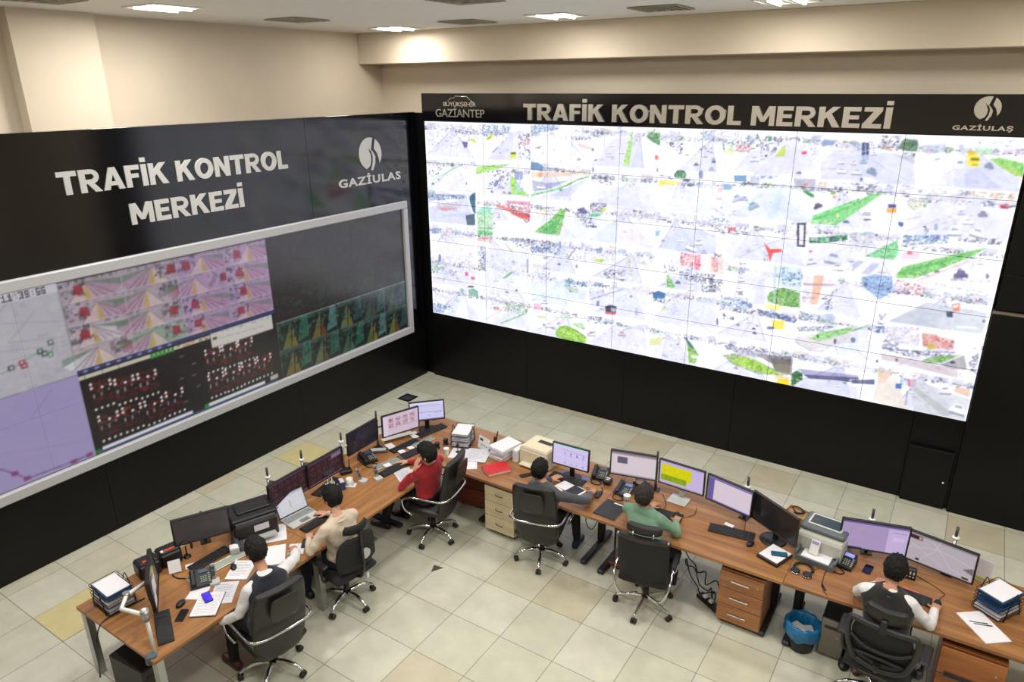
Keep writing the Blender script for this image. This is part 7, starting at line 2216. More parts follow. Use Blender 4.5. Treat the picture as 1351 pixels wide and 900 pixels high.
def cable(label, pts, r=.004, group=None, m=M_CABLE, name='cable'):
    x, y = pts[0][0], pts[0][1]
    g = G(); g.tube(smooth_path([(p[0] - x, p[1] - y, p[2]) for p in pts], 5), r, 6)
    o = g.build(name, m); o.location = (x, y, 0)
    return tag(o, label, 'cable', group)
def pc_tower(label, x, y, rz, w=.19, d=.42, h=.4, m=M_PLASTIC, z=.0, face=None):
    t = thing('computer_tower', label, 'computer', (x, y, z), rz)
    g = G(); g.box(0, 0, h / 2 + .01, w, d, h, .008); g.build('case', m, t)
    g = G(); g.box(0, -d / 2 - .004, h / 2 + .01, w * .96, .01, h * .96, .004); g.build('front_panel', face or M_PLASTICG, t)
    g = G(); g.box(0, -d / 2 - .011, h * .82, w * .7, .006, .03, .001); g.build('drive_bay', M_PLASTIC, t); g = G(); g.cyl((w * .2, -d / 2 - .009, h * .6), (w * .2, -d / 2 - .014, h * .6), .009, n=10); g.build('power_button', M_STEEL, t)
    return t
def pedestal(label, x, y, rz, w, d, h, m, handles='bar', z=.05, nd=3, dark=None, opened=False):
    t = thing('drawer_pedestal', label, 'drawer unit', (x, y, 0), rz)
    g = G(); g.box(0, .01, z + h / 2, w, d - .02, h, .003); g.build('carcass', m, t)
    hh = (h - .012) / nd
    for k in range(nd):
        zc_ = z + h - .006 - hh * (k + .5)
        g = G(); g.box(0, -d / 2 - .004, zc_, w - .006, .018, hh - .008, .003); dr_ = g.build('drawer', m, t)
        g = G()
        if handles == 'bar': g.box(-.01, -d / 2 - .026, zc_ + .0, w * .42, .008, .018, .002); g.box(-.01 - w * .19, -d / 2 - .018, zc_, .01, .014, .01); g.box(-.01 + w * .19, -d / 2 - .018, zc_, .01, .014, .01); g.build('handle', M_STEEL, dr_)
        elif handles == 'bow': g.tube(smooth_path([(-.05, -d / 2 - .01, zc_ + .02), (-.03, -d / 2 - .03, zc_ + .012), (.03, -d / 2 - .03, zc_ + .008), (.05, -d / 2 - .01, zc_ + .0)], 4), .0045, 6); g.build('handle', M_PLASTIC, dr_)
    g = G(); g.cyl((w * .36, -d / 2 - .012, z + h - hh * .45), (w * .36, -d / 2 - .02, z + h - hh * .45), .009, n=10); g.build('lock', M_STEEL, t)
    for sx in (-1, 1):
        for sy in (-1, 1):
            g = G(); g.cyl((sx * (w / 2 - .05) - .01, sy * (d / 2 - .06), .024), (sx * (w / 2 - .05) + .01, sy * (d / 2 - .06), .024), .024, n=12); g.box(sx * (w / 2 - .05), sy * (d / 2 - .06), z - .008, .03, .03, .02); g.build('caster', M_RUBBER, t)
    return t
def bin_(label, x, y, body, r=.13, h=.28):
    t = thing('waste_bin', label, 'waste bin', (x, y, 0))
    g = G(); g.lathe([(r * .8, 0), (r * .82, .01), (r, h), (r - .004, h), (r * .78, .012), (0, .012)], 28, cap=False); g.build('bin', body, t)
    g = G(); rings = []
    prof = [(r + .012, h - .13), (r + .03, h - .10), (r + .028, h - .03), (r + .022, h + .015), (r + .004, h + .022), (r - .015, h + .0), (r - .03, h - .08), (r - .04, h - .15), (0.001, h - .17)]
    for q, (rr, zz) in enumerate(prof): rings.append([((rr * (1 + .05 * math.sin(k * 1.7 + q) * (rr > .1))) * math.cos(2 * PI * k / 36), (rr * (1 + .05 * math.sin(k * 1.7 + q))) * math.sin(2 * PI * k / 36), zz + .012 * math.sin(k * .9 + q * .6) * (q < 2)) for k in range(36)])
    g.loft(rings, 0, True, False); g.build('bag', mat('blue_bag', '16699c', .3, vary=.25, vscale=25, bump=.4, bscale=40), t, 'shiny blue plastic bag')
    return t, h
M_NOTE = mat('yellow_note', 'd8d31e', .7)

# --- near left desk
TX, TY = -5.92, 2.42
letter_tray('black wire letter tray at the outer end of the near left desk', TX, TY, 87)
tray_papers(TX, TY, 87, 3, ['lowest white papers in the near left wire tray', 'middle pale papers in the near left wire tray', 'top papers in a blue folder in the near left wire tray'], [M_PAPERP, M_PAPER, mat('blue_folder', '1c4f80', .4)])
sheet('white top sheets lying on the blue folder in the near left tray', TX, TY, 87, .2, .28, Z0 + .2, .006)
for k, (u, x, y) in enumerate(((0, *XY((-6.072, 2.832, 0.8))), (1, *XY((-6.062, 3.046, 0.8))))):
    t = thing('charger_box', ['black ribbed box with an orange strip nearest the wire tray', 'black ribbed box with an orange strip and white tab beside the grey monitor'][k], 'device', (x, y, Z0), 78, 'black boxes with orange strips')
    g = G(); g.box(0, 0, .075, .2, .2, .15, .02); g.box(0, -.02, .16, .17, .14, .03, .01); g.build('body', M_PLASTIC, t)
    g = G(); g.box(0, -.06, .176, .1, .03, .006, .002); g.build('strip', mat('orange_label', 'c8421c', .5), t, 'orange strip')
    if k: g = G(); g.box(-.07, -.06, .177, .025, .035, .006); g.build('tab', M_WHITE, t, 'white tab')
desk_phone('black desk phone on the near left desk between white slips and a keyboard', -5.52, 3.02, 60, cord=False)
x, y = XY((-5.855, 2.974, 0.78)); t = thing('note_holder', 'white slip leaning on the black ribbed boxes', 'note', (x, y, Z0), 60)
g = G(); g.box(0, -.02, .06, .11, .002, .12); g.v = [tuple(Matrix.Rotation(R(-30), 4, 'X') @ Vector(v)) for v in g.v]; g.build('slip', M_PAPER, t)
x, y = XY((-5.982, 3.183, 0.8)); t = thing('headset_stand', 'small black headset stand behind the near left desk phone', 'headset', (x, y, Z0), 60)
g = G(); g.lathe([(.04, 0), (.035, .012), (.008, .02)], 16); g.cyl((0, 0, .01), (0, 0, .12), .007, n=8); g.build('stand', M_PLASTIC, t)
g = G(); g.tube([(.055 * math.cos(R(a)), 0, .13 + .055 * math.sin(R(a))) for a in range(0, 181, 20)], .006, 6); g.ball((.055, 0, .11), (.014, .03, .03), 8); g.ball((-.055, 0, .11), (.014, .03, .03), 8); g.build('headset', M_PLASTIC, t)
sheet('small white note square beside the near left headset stand', *XY((-5.820, 3.109, 0.76)), 60, .09, .08, Z0 + .001)
keyboard('black keyboard under the switched off grey monitor', *XY((-5.751, 3.280, 0.76)), 89.5, .42, .13)
t = thing('desk_strip', 'long pale grey tray strip in front of the near left black keyboard', 'tray', (*XY((-5.582, 3.262, 0.76)), Z0), 83.7)
g = G(); g.box(0, 0, .004, .62, .1, .008, .002); g.build('tray', mat('pale_green_grey', '9ea59a', .3), t)
g = G(); g.box(0, -.055, .008, .62, .012, .016, .003); g.box(0, .055, .008, .62, .012, .016, .003); g.build('rim', M_STEEL, t)
t = thing('note_cube', 'small pale box with white slips at the end of the grey tray strip', 'note box', (*XY((-5.632, 3.479, 0.8)), Z0 + .01), 60)
g = G(); g.box(0, 0, .03, .09, .09, .06, .006); g.build('box', M_LGREY, t); g = G(); g.box(0, 0, .064, .08, .08, .008); g.build('slips', M_PAPER, t)
cordless('silver grey cordless phone in its cradle near the near left desk phone', *XY((-5.397, 3.083, 0.78)), 60)
desk_phone('small dark telephone behind the head of the man in the dark waistcoat', *XY((-5.655, 3.602, 0.78)), 70, M_PLASTICG, cord=False)
mouse('black mouse between the grey strip and the open notebooks', *XY((-5.431, 3.316, 0.77)), 60)
mouse('black mouse with pale side beside the switched off phone on the near desk', *XY((-5.395, 2.728, 0.77)), 20)
smartphone('black smartphone lying near the upright end keyboard', *XY((-5.259, 2.651, 0.755)), 35)
keyboard('black keyboard standing crosswise near the edge-on monitor', *XY((-5.258, 2.478, 0.76)), 153.1, .44, .13)
t = thing('notebook', 'open white ruled notebook nearest the edge of the near left desk', 'notebook', (*XY((-5.189, 2.862, 0.76)), Z0), 38)
g = G(); g.box(0, 0, .003, .235, .32, .006); g.build('cover', mat('dark_blue_cover', '1c2038', .5), t); g = G(); g.box(0, .0, .010, .225, .31, .01, .002); g.build('pages', M_PAPER, t)
g = G()
for k in range(12): g.box(0, -.12 + k * .021, .0154, .18, .0015, .0006)
g.build('ruled_lines', M_PRINT, t)
smartphone('smartphone with a glowing blue and violet screen lying on white paper', *XY((-5.261, 2.908, 0.78)), 70, Z0 + .017, mat('violet_screen', '3a2cb4', .2, vary=.5, vscale=22, emit=.7))
sheet('white sheet under the glowing smartphone', *XY((-5.412, 2.921, 0.755)), 30, .16, .2, Z0 + .0)
sheet('printed sheet between the notebook and the man in the dark waistcoat', *XY((-5.209, 3.043, 0.76)), 40, .21, .3, Z0 + .0, .004, M_PAPERP, text=True)
sheet('upper printed sheet beside the man in the dark waistcoat', *XY((-5.342, 3.334, 0.76)), 32, .21, .28, Z0 + .001, .012, M_PAPER, text=True)
t = thing('inkjet_printer', 'black office printer with a white label between the grey and the maroon monitors', 'printer', (*XY((-5.822, 3.810, 0.75)), Z0), 68)
t.location = (-5.78, 3.82, Z0)
g = G(); g.box(0, .0, .105, .44, .36, .21, .012); g.build('body', M_PLASTIC, t)
g = G(); g.box(0, .02, .245, .46, .36, .07, .014); g.box(.02, .03, .29, .34, .2, .025, .01); g.build('scanner_lid', M_PLASTIC, t)
g = G(); g.box(0, -.175, .225, .4, .03, .05, .004); g.build('control_panel', M_PLASTICG, t)
g = G(); g.box(.05, -.181, .14, .15, .003, .07); g.build('label', M_PAPERP, t, 'white printed label')
g = G(); g.box(.03, -.22, .05, .3, .1, .012, .003); g.box(.03, -.262, .062, .26, .012, .02); g.build('output_tray', M_LGREY, t)
sheet('white sheet lying in front of the black office printer', *XY((-5.553, 3.925, 0.755)), 52, .21, .3)
sheet('crumpled pale yellow slip beside the black office printer', *XY((-5.674, 3.800, 0.755)), 20, .16, .1, Z0, .004, mat('pale_yellow_paper', 'cfc9a0', .8))
sheet('white sheet the man in the dark waistcoat writes on', *XY((-5.266, 3.670, 0.755)), 48, .21, .32, Z0, .003, M_PAPER)
sheet('white sheet corner under his writing hand', *XY((-5.158, 3.856, 0.755)), 40, .16, .18, Z0, .002, M_PAPERP)
# laptop
t = thing('laptop', 'open silver laptop with a white page in front of the cream sweater', 'laptop', (*XY((-5.541, 4.252, 0.76)), Z0), 0)
t.rotation_euler[2] = R(82.7)
g = G(); g.box(0, 0, .009, .36, .245, .018, .006); g.build('base', M_LGREY, t)
g = G()
for r_ in range(6):
    for k in range(15): g.box(-.155 + k * .0222, -.0 + r_ * .0175 - .0, .0195, .018, .0145, .003)
g.build('keys', M_KEYG, t)
g = G(); g.box(0, -.07, .0185, .11, .065, .001); g.build('touchpad', M_STEEL, t)
lid = Matrix.Translation((0, .12, .015)) @ Matrix.Rotation(R(-22), 4, 'X')
g = G(); g.box(0, .004, .12, .36, .008, .24, .003); g.v = [tuple(lid @ Vector(v)) for v in g.v]; g.build('lid', M_PLASTICG, t)
pc = Pic(.34, .215, 150, 'cdcdd4'); pc.rect(.0, .195, .34, .215, 'b4b4c0'); pc.rect(.15, .06, .17, .14, '8c8c94'); pc.rect(.04, .05, .3, .18, 'd6d6dc', .6)
o = display('screen', pc.a, (-.17, -.0005, .015), (1, 0, 0), (0, 0, 1), .34, .215, SCR, t); o.data.transform(lid)
keyboard('black keyboard lying against the front of the open laptop', *XY((-5.327, 4.305, 0.76)), 87.7, .42, .12)
keyboard('dark keyboard behind the head of the cream sweater person', *XY((-5.781, 4.849, 0.76)), 101.6, .42, .13)
smartphone('black smartphone between the cream sweater elbow and the loose sheets', *XY((-5.148, 3.967, 0.755)), 40)
t = thing('sunglasses', 'pair of dark glasses by the dark keyboard behind the cream sweater head', 'glasses', (*XY((-5.722, 4.712, 0.76)), Z0), 60)
g = G()
for s_ in (-1, 1):
    g.tube([(s_ * .033 + .026 * math.cos(R(a)), 0, .022 + .02 * math.sin(R(a))) for a in range(0, 361, 30)], .0022, 6); g.tube([(s_ * .058, 0, .03), (s_ * .06, -.12, .012)], .002, 5)
g.build('frame', M_RED, t)
# items between M4 and M5
for k, (u, v, c) in enumerate(((434, 636, 'b8c8b8'), (441, 633, 'a8c4b0'))):
    x, y = XY((-5.701, 4.861, 0.8)) if k else XY((-5.701, 4.803, 0.8))
    pen_pot(['pale green pen cup with a red pen near the maroon monitors', 'pale pen cup with pens right beside its green neighbour'][k], x, y, mat('pale_green_cup', c, .4), [mat('red_pen', 'a42430', .4), M_WHITE, mat('green_pen', '2c7c50', .4)])
t = thing('folder_box', 'small blue upright box beside the pen cups', 'box', (*XY((-5.618, 4.934, 0.78)), Z0), 60); g = G(); g.box(0, 0, .05, .06, .12, .1, .004); g.build('box', mat('blue_box', '2c3c70', .5), t); g = G(); g.box(.0, .0, .101, .05, .1, .004); g.build('slips', M_PAPERP, t)
t = thing('mug', 'white mug beside the blue box and the pen cups', 'cup', (*XY((-5.591, 5.031, 0.8)), Z0)); g = G(); g.lathe([(.036, 0), (.04, .09), (.037, .09), (.033, .008), (0, .008)], 24, cap=False); g.build('cup', M_WHITE, t); g = G(); g.tube(smooth_path([(.037, 0, .07), (.062, 0, .065), (.062, 0, .03), (.037, 0, .02)], 4), .005, 6); g.build('handle', M_WHITE, t)
sheet('small white card under the white mug', *XY((-5.572, 5.031, 0.755)), 30, .12, .09, Z0, .004)
t = thing('router', 'small black network box at the foot of the left silver pole', 'device', (*XY((-5.833, 5.205, 0.78)), Z0), 60); g = G(); g.box(0, 0, .025, .14, .1, .05, .008); g.build('case', M_PLASTIC, t); g = G(); g.cyl((.05, .03, .04), (.06, .04, .15), .006, n=8); g.build('antenna', M_PLASTIC, t)
desk_phone('black desk phone with a red mark left of the dark long keyboards', *XY((-5.817, 5.565, 0.78)), 70)
cordless('silver cordless phone standing left of the white page near the red sweater', *XY((-5.389, 5.300, 0.78)), 70)
cordless('silver cordless phone cradle tilted behind its neighbour near the red sweater', *XY((-5.505, 5.164, 0.77)), 100)
t = thing('phone_tray', 'grey flat keypad box beneath the nearly black monitor', 'device', (*XY((-5.868, 5.809, 0.77)), Z0), 40); g = G(); g.box(0, 0, .014, .24, .11, .028, .006); g.build('case', M_PLASTICG, t); g = G(); g.box(.0, 0, .030, .2, .07, .003); g.build('panel', M_LGREY, t)
keyboard('pale slim keyboard left of the red sweater elbow', *XY((-5.541, 5.649, 0.76)), 75.7, .40, .11, M_LGREY, M_KEYG)
keyboard('dark keyboard beside the pale slim one near the red sweater elbow', *XY((-5.390, 5.592, 0.76)), 81.9, .44, .13)
keyboard('dark keyboard with two white notes, middle of the red sweater desk', *XY((-5.467, 5.992, 0.76)), 80.2, .44, .13)
keyboard('dark keyboard farther back beneath the pinkish page monitor', *XY((-5.674, 6.098, 0.76)), 80.6, .44, .12)
keyboard('pale slim keyboard above the red sweater head', *XY((-5.533, 6.311, 0.76)), 81.3, .32, .10, M_LGREY, M_KEYG)
keyboard('long black keyboard in front of the pale lavender monitor', *XY((-5.656, 6.617, 0.76)), 78.1, .46, .14)
for (u, nm, xy, s_) in ((0, 'white square note on the pale slim keyboard', (-5.500, 5.578, 0.775), .085), (1, 'white square note on the left end of the notes keyboard', (-5.580, 5.934, 0.775), .08), (2, 'white square note on the right of the notes keyboard', (-5.549, 6.073, 0.775), .075), (3, 'tall white slip left of the notes keyboard', (-5.819, 5.982, 0.76), .1), (4, 'white slip under the pinkish page monitor', (-5.760, 6.394, 0.76), .12)):
    sheet(nm, *XY(xy), 70, s_, s_ * (1.0 if u < 3 else 1.5), xy[2] + .002, .003)
t = thing('document_shelf', 'white low shelf of papers under the pinkish page monitor', 'shelf', (*XY((-5.900, 6.206, 0.77)), Z0), 65.1); g = G(); g.box(0, 0, .035, .42, .08, .006); g.box(-.2, 0, .018, .008, .08, .035); g.box(.2, 0, .018, .008, .08, .035); g.build('shelf', M_WHITE, t)
sheet('white page lying left of the red sweater elbow', *XY((-5.199, 5.554, 0.755)), 60, .21, .3, Z0, .002, M_PAPERP, text=True)
x, y = XY((-5.266, 6.436, 0.78))
for k, (dx, dy) in enumerate(((0, 0), (-.03, -.14))):
    t = thing('webcam', ['small round black camera by the wire letter tray', 'lower round black camera left of the wire letter tray'][k], 'camera', (x + dx, y + dy, Z0), 20); g = G(); g.ball((0, 0, .05), .035, 10); g.lathe([(.04, 0), (.03, .012), (.01, .02)], 16); g.build('body', M_PLASTIC, t); g = G(); g.cyl((0, -.03, .05), (0, -.038, .05), .014, n=12); g.build('lens', M_SCRN, t)
TX, TY = -5.09, 6.58
letter_tray('black wire letter tray between the lavender monitor and the paper stacks', TX, TY, 20)
tray_papers(TX, TY, 20, 3, ['lowest papers in the corner wire tray', 'middle papers in the corner wire tray', 'top papers in the corner wire tray'], [M_PAPER, M_PAPERP, M_PAPER])
sheet('loose white sheet sticking out in front of the corner wire tray', TX + .12, TY - .26, 20, .21, .26, Z0, .003)
cup('white paper cup standing behind the red sweater shoulder', *XY((-5.081, 6.217, 0.78)))
t = thing('desk_microphone', 'small black desk stand with a dangling piece behind the red sweater chair', 'microphone', (*XY((-4.996, 6.342, 0.78)), Z0)); g = G(); g.lathe([(.03, 0), (.026, .012), (.006, .02)], 14); g.cyl((0, 0, .02), (.0, .0, .06), .005, n=8); g.build('stand', M_PLASTIC, t); g = G(); g.ball((.0, 0, .09), (.02, .02, .035), 8); g.build('head', M_PLASTIC, t)
# back row, left desk
for k, (q, a, lab) in enumerate((((-4.732, 6.389, 0.76), 20, 'large open document with a sketch left of the red book'), ((-4.719, 6.194, 0.76), 36, 'white document half under the open one by the red book'))):
    sheet(lab, *XY(q), a, .3 if k == 0 else .21, .32, Z0 + .008 * (1 - k), .007, M_PAPER if k else M_PAPERP, text=(k == 0))
t = thing('desk_calendar', 'white standing desk calendar with a small dark photo left of the paper stacks', 'calendar', (*XY((-4.748, 6.594, 0.78)), Z0), -18)
g = G(); g.loft([[(-.11, -.04, 0), (.11, -.04, 0), (.11, -.034, 0), (-.11, -.034, 0)], [(-.11, -.004, .17), (.11, -.004, .17), (.11, .002, .17), (-.11, .002, .17)]], 0, False); g.loft([[(-.11, .034, 0), (.11, .034, 0), (.11, .04, 0), (-.11, .04, 0)], [(-.11, -.002, .17), (.11, -.002, .17), (.11, .004, .17), (-.11, .004, .17)]], 0, False); g.build('stand', M_WHITE, t)
g = G(); g.box(-.05, -.015, .125, .06, .003, .035); g.v = [tuple(v) for v in g.v]; g.build('photo', M_INK, t)
g = G(); g.box(.02, -.028, .055, .14, .003, .05); g.build('pale_blue_page', mat('pale_blue_page', 'b8c4e0', .7), t)
t = thing('radio_handset', 'black handset standing upright behind the desk calendar', 'radio', (*XY((-4.694, 6.721, 0.76)), Z0), -15); g = G(); g.box(0, 0, .075, .05, .03, .15, .008); g.v = [tuple(Matrix.Rotation(R(12), 4, 'Y') @ Vector(v)) for v in g.v]; g.build('body', M_PLASTIC, t); g = G(); g.cyl((.05, 0, .13), (.075, 0, .24), .008, n=8); g.build('antenna', M_PLASTIC, t)
SXx, SYy = XY((-4.461, 6.585, 0.76))
for k, lab in enumerate(('bottom paper bundle of the stack left of the beige printer', 'middle paper bundle of the stack left of the beige printer', 'top paper bundle, fanned out, left of the beige printer')):
    o = stack(lab, SXx + .01 * k, SYy + .02 * (k == 2), -8 + 5 * k - 14 * (k == 2), (8, 8, 9)[k], z=Z0 + (0, .052, .104)[k], m=(M_PAPER, M_PAPERP, M_PAPER)[k], w=.22 if k < 2 else .24, h=.3 if k < 2 else .34)
t = thing('paper_box', 'narrow white upright box against the left side of the beige printer', 'box', (*XY((-4.245, 6.585, 0.76)), Z0), -4); g = G(); g.box(0, .03, .08, .07, .18, .16, .003); g.build('box', M_WHITE, t); g = G(); g.box(0, -.0605, .08, .05, .002, .1); g.build('label', M_PAPERP, t)
t = thing('laser_printer', 'beige laser printer with a dark slot on top, in the back row', 'printer', (-3.98, 6.72, Z0), -3)
g = G(); g.loft([[(sx * .2, sy * .18, 0) for sx, sy in ((-1, -1), (1, -1), (1, 1), (-1, 1))], [(sx * .2, sy * .18, .17) for sx, sy in ((-1, -1), (1, -1), (1, 1), (-1, 1))], [(sx * .195, sy * .175, .23) for sx, sy in ((-1, -1), (1, -1), (1, 1), (-1, 1))]], 0, False); g.build('body', M_BEIGE, t)
g = G(); g.box(-.0, .0, .235, .37, .33, .02, .006); g.box(.0, -.1825, .13, .34, .008, .13, .003); g.build('cover', mat('cream_plastic', 'd9cfb0', .45), t)
g = G(); g.box(.04, .04, .247, .2, .07, .006, .002); g.build('output_slot', M_PLASTIC, t, 'dark slot')
g = G(); g.box(-.02, -.22, .03, .28, .09, .008); g.box(-.14, -.2, .02, .01, .06, .04); g.box(.12, -.2, .02, .01, .06, .04); g.build('paper_tray', M_BEIGE, t)
g = G(); g.cyl((-.05, -.187, .16), (-.05, -.189, .16), .012, n=14); g.build('badge', M_LGREY, t)
t = thing('carton', 'small white carton with a red print between the beige printer and its monitor', 'box', (*XY((-3.915, 6.752, 0.78)), Z0), 0); g = G(); g.box(0, 0, .075, .05, .15, .15, .002); g.build('box', M_WHITE, t); g = G(); g.box(0, -.076, .09, .04, .002, .025); g.box(0, -.076, .05, .04, .002, .012); g.build('print', mat('red_print', 'b01c2c', .6), t)
t = thing('book', 'thick bright red book lying on the back row desk', 'book', (*XY((-4.323, 6.230, 0.78)), Z0), 85.2 - 90 + 62)
t.rotation_euler[2] = R(-32)
g = G(); g.box(0, 0, .002, .22, .3, .004); g.box(0, 0, .040, .22, .3, .005, .001); g.box(-.1075, 0, .021, .005, .3, .04); g.build('cover', mat('red_cover', 'c4101c', .35, bump=.2, bscale=200), t)
g = G(); g.box(.003, 0, .021, .205, .288, .034); g.build('pages', mat('page_edges', 'dcc6c0', .8), t)
smartphone('black phone lying by the backrest of the grey sweater chair', *XY((-3.958, 6.323, 0.755)), -35)
t = thing('mouse_pad', 'violet blue pad under the foot of the figures monitor', 'mouse pad', (*XY((-3.584, 6.773, 0.755)), Z0 - .0), 0); g = G(); g.prism(rrect(.36, .22, .02), 0, .003); g.build('pad', mat('violet_pad', '6a72b8', .5), t); t.location = (-3.46, 6.56, Z0)
keyboard('black keyboard under the hands of the grey sweater person', *XY((-3.498, 6.503, 0.76)), 0.6, .44, .16)
t = thing('notebook', 'open black and white organiser in front of the grey sweater person', 'notebook', (*XY((-3.363, 6.331, 0.76)), Z0), -14); g = G(); g.box(0, 0, .006, .34, .22, .012, .002); g.build('cover', M_WHITE, t); g = G(); g.box(.05, 0, .0135, .19, .19, .003); g.build('dark_page', M_INK, t); g = G(); g.box(-.08, .0, .016, .15, .16, .008); g.build('white_page', M_PAPER, t)
t = thing('glasses', 'reddish spectacles folded beside the right hand of the grey sweater person', 'glasses', (*XY((-3.119, 6.390, 0.76)), Z0), 20)
g = G()
for s_ in (-1, 1):
    g.tube([(s_ * .033 + .027 * math.cos(R(a)), 0, .022 + .02 * math.sin(R(a))) for a in range(0, 361, 30)], .0026, 6); g.tube([(s_ * .06, 0, .03), (s_ * .05, .12, .012)], .0022, 5)
g.build('frame', mat('red_frame', '6c2430', .4), t)
sheet('small blue printed card by the spectacles', *XY((-3.210, 6.248, 0.755)), 20, .14, .08, Z0, .003, mat('blue_card', '4c6cac', .5))
desk_phone('black desk phone between the figures monitor and the pinkish page monitor', *XY((-3.198, 6.778, 0.79)), 14)
t = thing('mobile_phone', 'black handset with a short strap lying upright before the back row desk phone', 'phone', (*XY((-3.025, 6.394, 0.77)), Z0), 5); g = G(); g.box(0, 0, .012, .05, .14, .024, .008); g.build('body', M_PLASTIC, t); g = G(); g.box(0, .02, .0245, .036, .05, .002); g.build('screen', M_SCRN, t); g = G(); g.tube(smooth_path([(0, .07, .015), (.0, .12, .006), (-.03, .17, .006)], 4), .006, 6); g.build('strap', M_PLASTIC, t)
t = thing('card_reader', 'small black box with two white labels below the pinkish page monitor', 'device', (*XY((-3.053, 6.686, 0.78)), Z0), 5); g = G(); g.box(0, 0, .03, .085, .11, .06, .008); g.build('case', M_PLASTIC, t); g = G(); g.box(0, .02, .0615, .05, .02, .002); g.box(0, -.015, .0615, .04, .016, .002); g.build('labels', M_PAPER, t)
desk_phone('blue grey desk phone in front of the pinkish page monitor', *XY((-2.806, 6.609, 0.79)), 0, mat('blue_grey_plastic', '30343e', .4), '5c6c9c')
t = thing('webcam', 'black boxy camera stand with a white sign under the pinkish page monitor', 'camera', (*XY((-2.711, 6.844, 0.78)), Z0), 5); g = G(); g.box(0, 0, .04, .13, .05, .08, .01); g.build('body', M_PLASTIC, t); g = G(); g.box(.0, -.03, .07, .09, .003, .07); g.build('sign', M_PAPER, t)
t = thing('spray_bottle', 'small black bottle with a white cap beside the blue grey desk phone', 'bottle', (*XY((-2.750, 6.761, 0.78)), Z0)); g = G(); g.lathe([(.02, 0), (.022, .07), (.012, .085), (.01, .09)], 16); g.build('bottle', M_PLASTIC, t); g = G(); g.lathe([(.011, .088), (.004, .12)], 12); g.build('cap', M_WHITE, t)
cup('white paper cup with a red print beside the black folder', *XY((-2.691, 6.421, 0.79)), mark=mat('red_print', 'b01c2c', .6), h=.1, r=.04)
t = thing('folder', 'black folder with a white title strip lying left of the green sweater', 'folder', (*XY((-2.781, 6.204, 0.76)), Z0), -4); t.rotation_euler[2] = R(-3)
g = G(); g.box(0, 0, .010, .26, .33, .006, .002); g.box(0, 0, .002, .26, .33, .004, .001); g.build('cover', mat('black_folder', '232328', .5), t); g = G(); g.box(.004, 0, .006, .255, .32, .004); g.build('pages', M_PAPER, t); g = G(); g.box(.04, .13, .0135, .13, .02, .001); g.build('title_strip', M_PAPER, t)
keyboard('black keyboard half hidden behind the green sweater', *XY((-2.277, 6.439, 0.76)), 4.7, .44, .14)
mouse('dark mouse under the hand of the green sweater person', *XY((-2.129, 6.482, 0.76)), 5)
keyboard('black keyboard with a white card, on the empty place right of the green sweater', *XY((-1.540, 6.497, 0.76)), 8.3, .46, .15)
sheet('white card lying on the lone black keyboard', *XY((-1.592, 6.582, 0.775)), -10, .1, .05, Z0 + .026, .003)
mouse('black mouse at the right end of the lone black keyboard', *XY((-1.317, 6.392, 0.77)), -20)
t = thing('notebook', 'thick black edged notepad with a phone on it before the switched off monitor', 'notebook', (*XY((-1.060, 6.322, 0.77)), Z0), -42); t.rotation_euler[2] = R(-20)
g = G(); g.box(0, 0, .018, .23, .27, .036, .006); g.build('cover', M_LEATHER, t); g = G(); g.box(0, .004, .038, .205, .245, .01, .002); g.build('pages', M_PAPER, t)
smartphone('phone with a teal screen lying on the thick notepad', *XY((-1.021, 6.330, 0.79)), -70, Z0 + .043, mat('teal_screen', '1c5068', .2, vary=.4, vscale=30, emit=.3))
t = thing('headphones', 'black headphones with silver rims lying flat on the back row desk', 'headphones', (*XY((-0.778, 6.240, 0.77)), Z0), -4)
g = G(); g.tube([(.085 * math.cos(R(a)), .02 + .105 * math.sin(R(a)), .02) for a in range(0, 181, 12)], [.013] * 16, 8); g.build('headband', M_PLASTIC, t)
for s_ in (-1, 1):
    g = G(); g.lathe([(.03, 0), (.042, .008), (.042, .024), (.034, .034), (.02, .036), (.016, .026), (0, .026)], 20, c=(s_ * .055, -.045, 0)); ec = g.build('ear_cup', mat('blue_black_pad', '14182c', .5), t)
    g = G(); g.tube([(s_ * .055 + .044 * math.cos(R(a)), -.045 + .044 * math.sin(R(a)), .012) for a in range(0, 361, 24)], .004, 6); g.build('rim', M_CHROME, ec)
t = thing('desk_calendar', 'white folded desk card with a yellow note leaning at the grey printer', 'calendar', (*XY((-0.961, 6.680, 0.77)), Z0), -32)
g = G(); g.loft([[(-.13, -.035, 0), (.13, -.035, 0), (.13, -.03, 0), (-.13, -.03, 0)], [(-.13, -.002, .09), (.13, -.002, .09), (.13, .003, .09), (-.13, .003, .09)]], 0, False); g.loft([[(-.13, .03, 0), (.13, .03, 0), (.13, .035, 0), (-.13, .035, 0)], [(-.13, -.002, .09), (.13, -.002, .09), (.13, .003, .09), (-.13, .003, .09)]], 0, False); g.build('card', M_WHITE, t)
g = G(); g.box(.08, -.02, .09, .075, .003, .09); g.build('yellow_note', M_NOTE, t)
g = G(); g.box(0, -.038, .003, .26, .012, .006); g.build('pink_edge', mat('pink_edge', 'c87c84', .6), t)
t = thing('laser_printer', 'grey and white scanner printer between the black monitor and the lilac one', 'printer', (-.69, 6.72, Z0), -6)
g = G(); g.loft([[(sx * .215, sy * .19, 0) for sx, sy in ((-1, -1), (1, -1), (1, 1), (-1, 1))], [(sx * .215, sy * .19, .19) for sx, sy in ((-1, -1), (1, -1), (1, 1), (-1, 1))], [(sx * .20, sy * .18 + .005, .22) for sx, sy in ((-1, -1), (1, -1), (1, 1), (-1, 1))]], 0, False); g.build('body', mat('pale_stone_plastic', 'b9bab2', .45), t)
g = G(); g.box(0, .03, .25, .42, .3, .06, .018); g.build('scanner_lid', mat('slate_plastic', '5a6166', .45), t)
g = G()
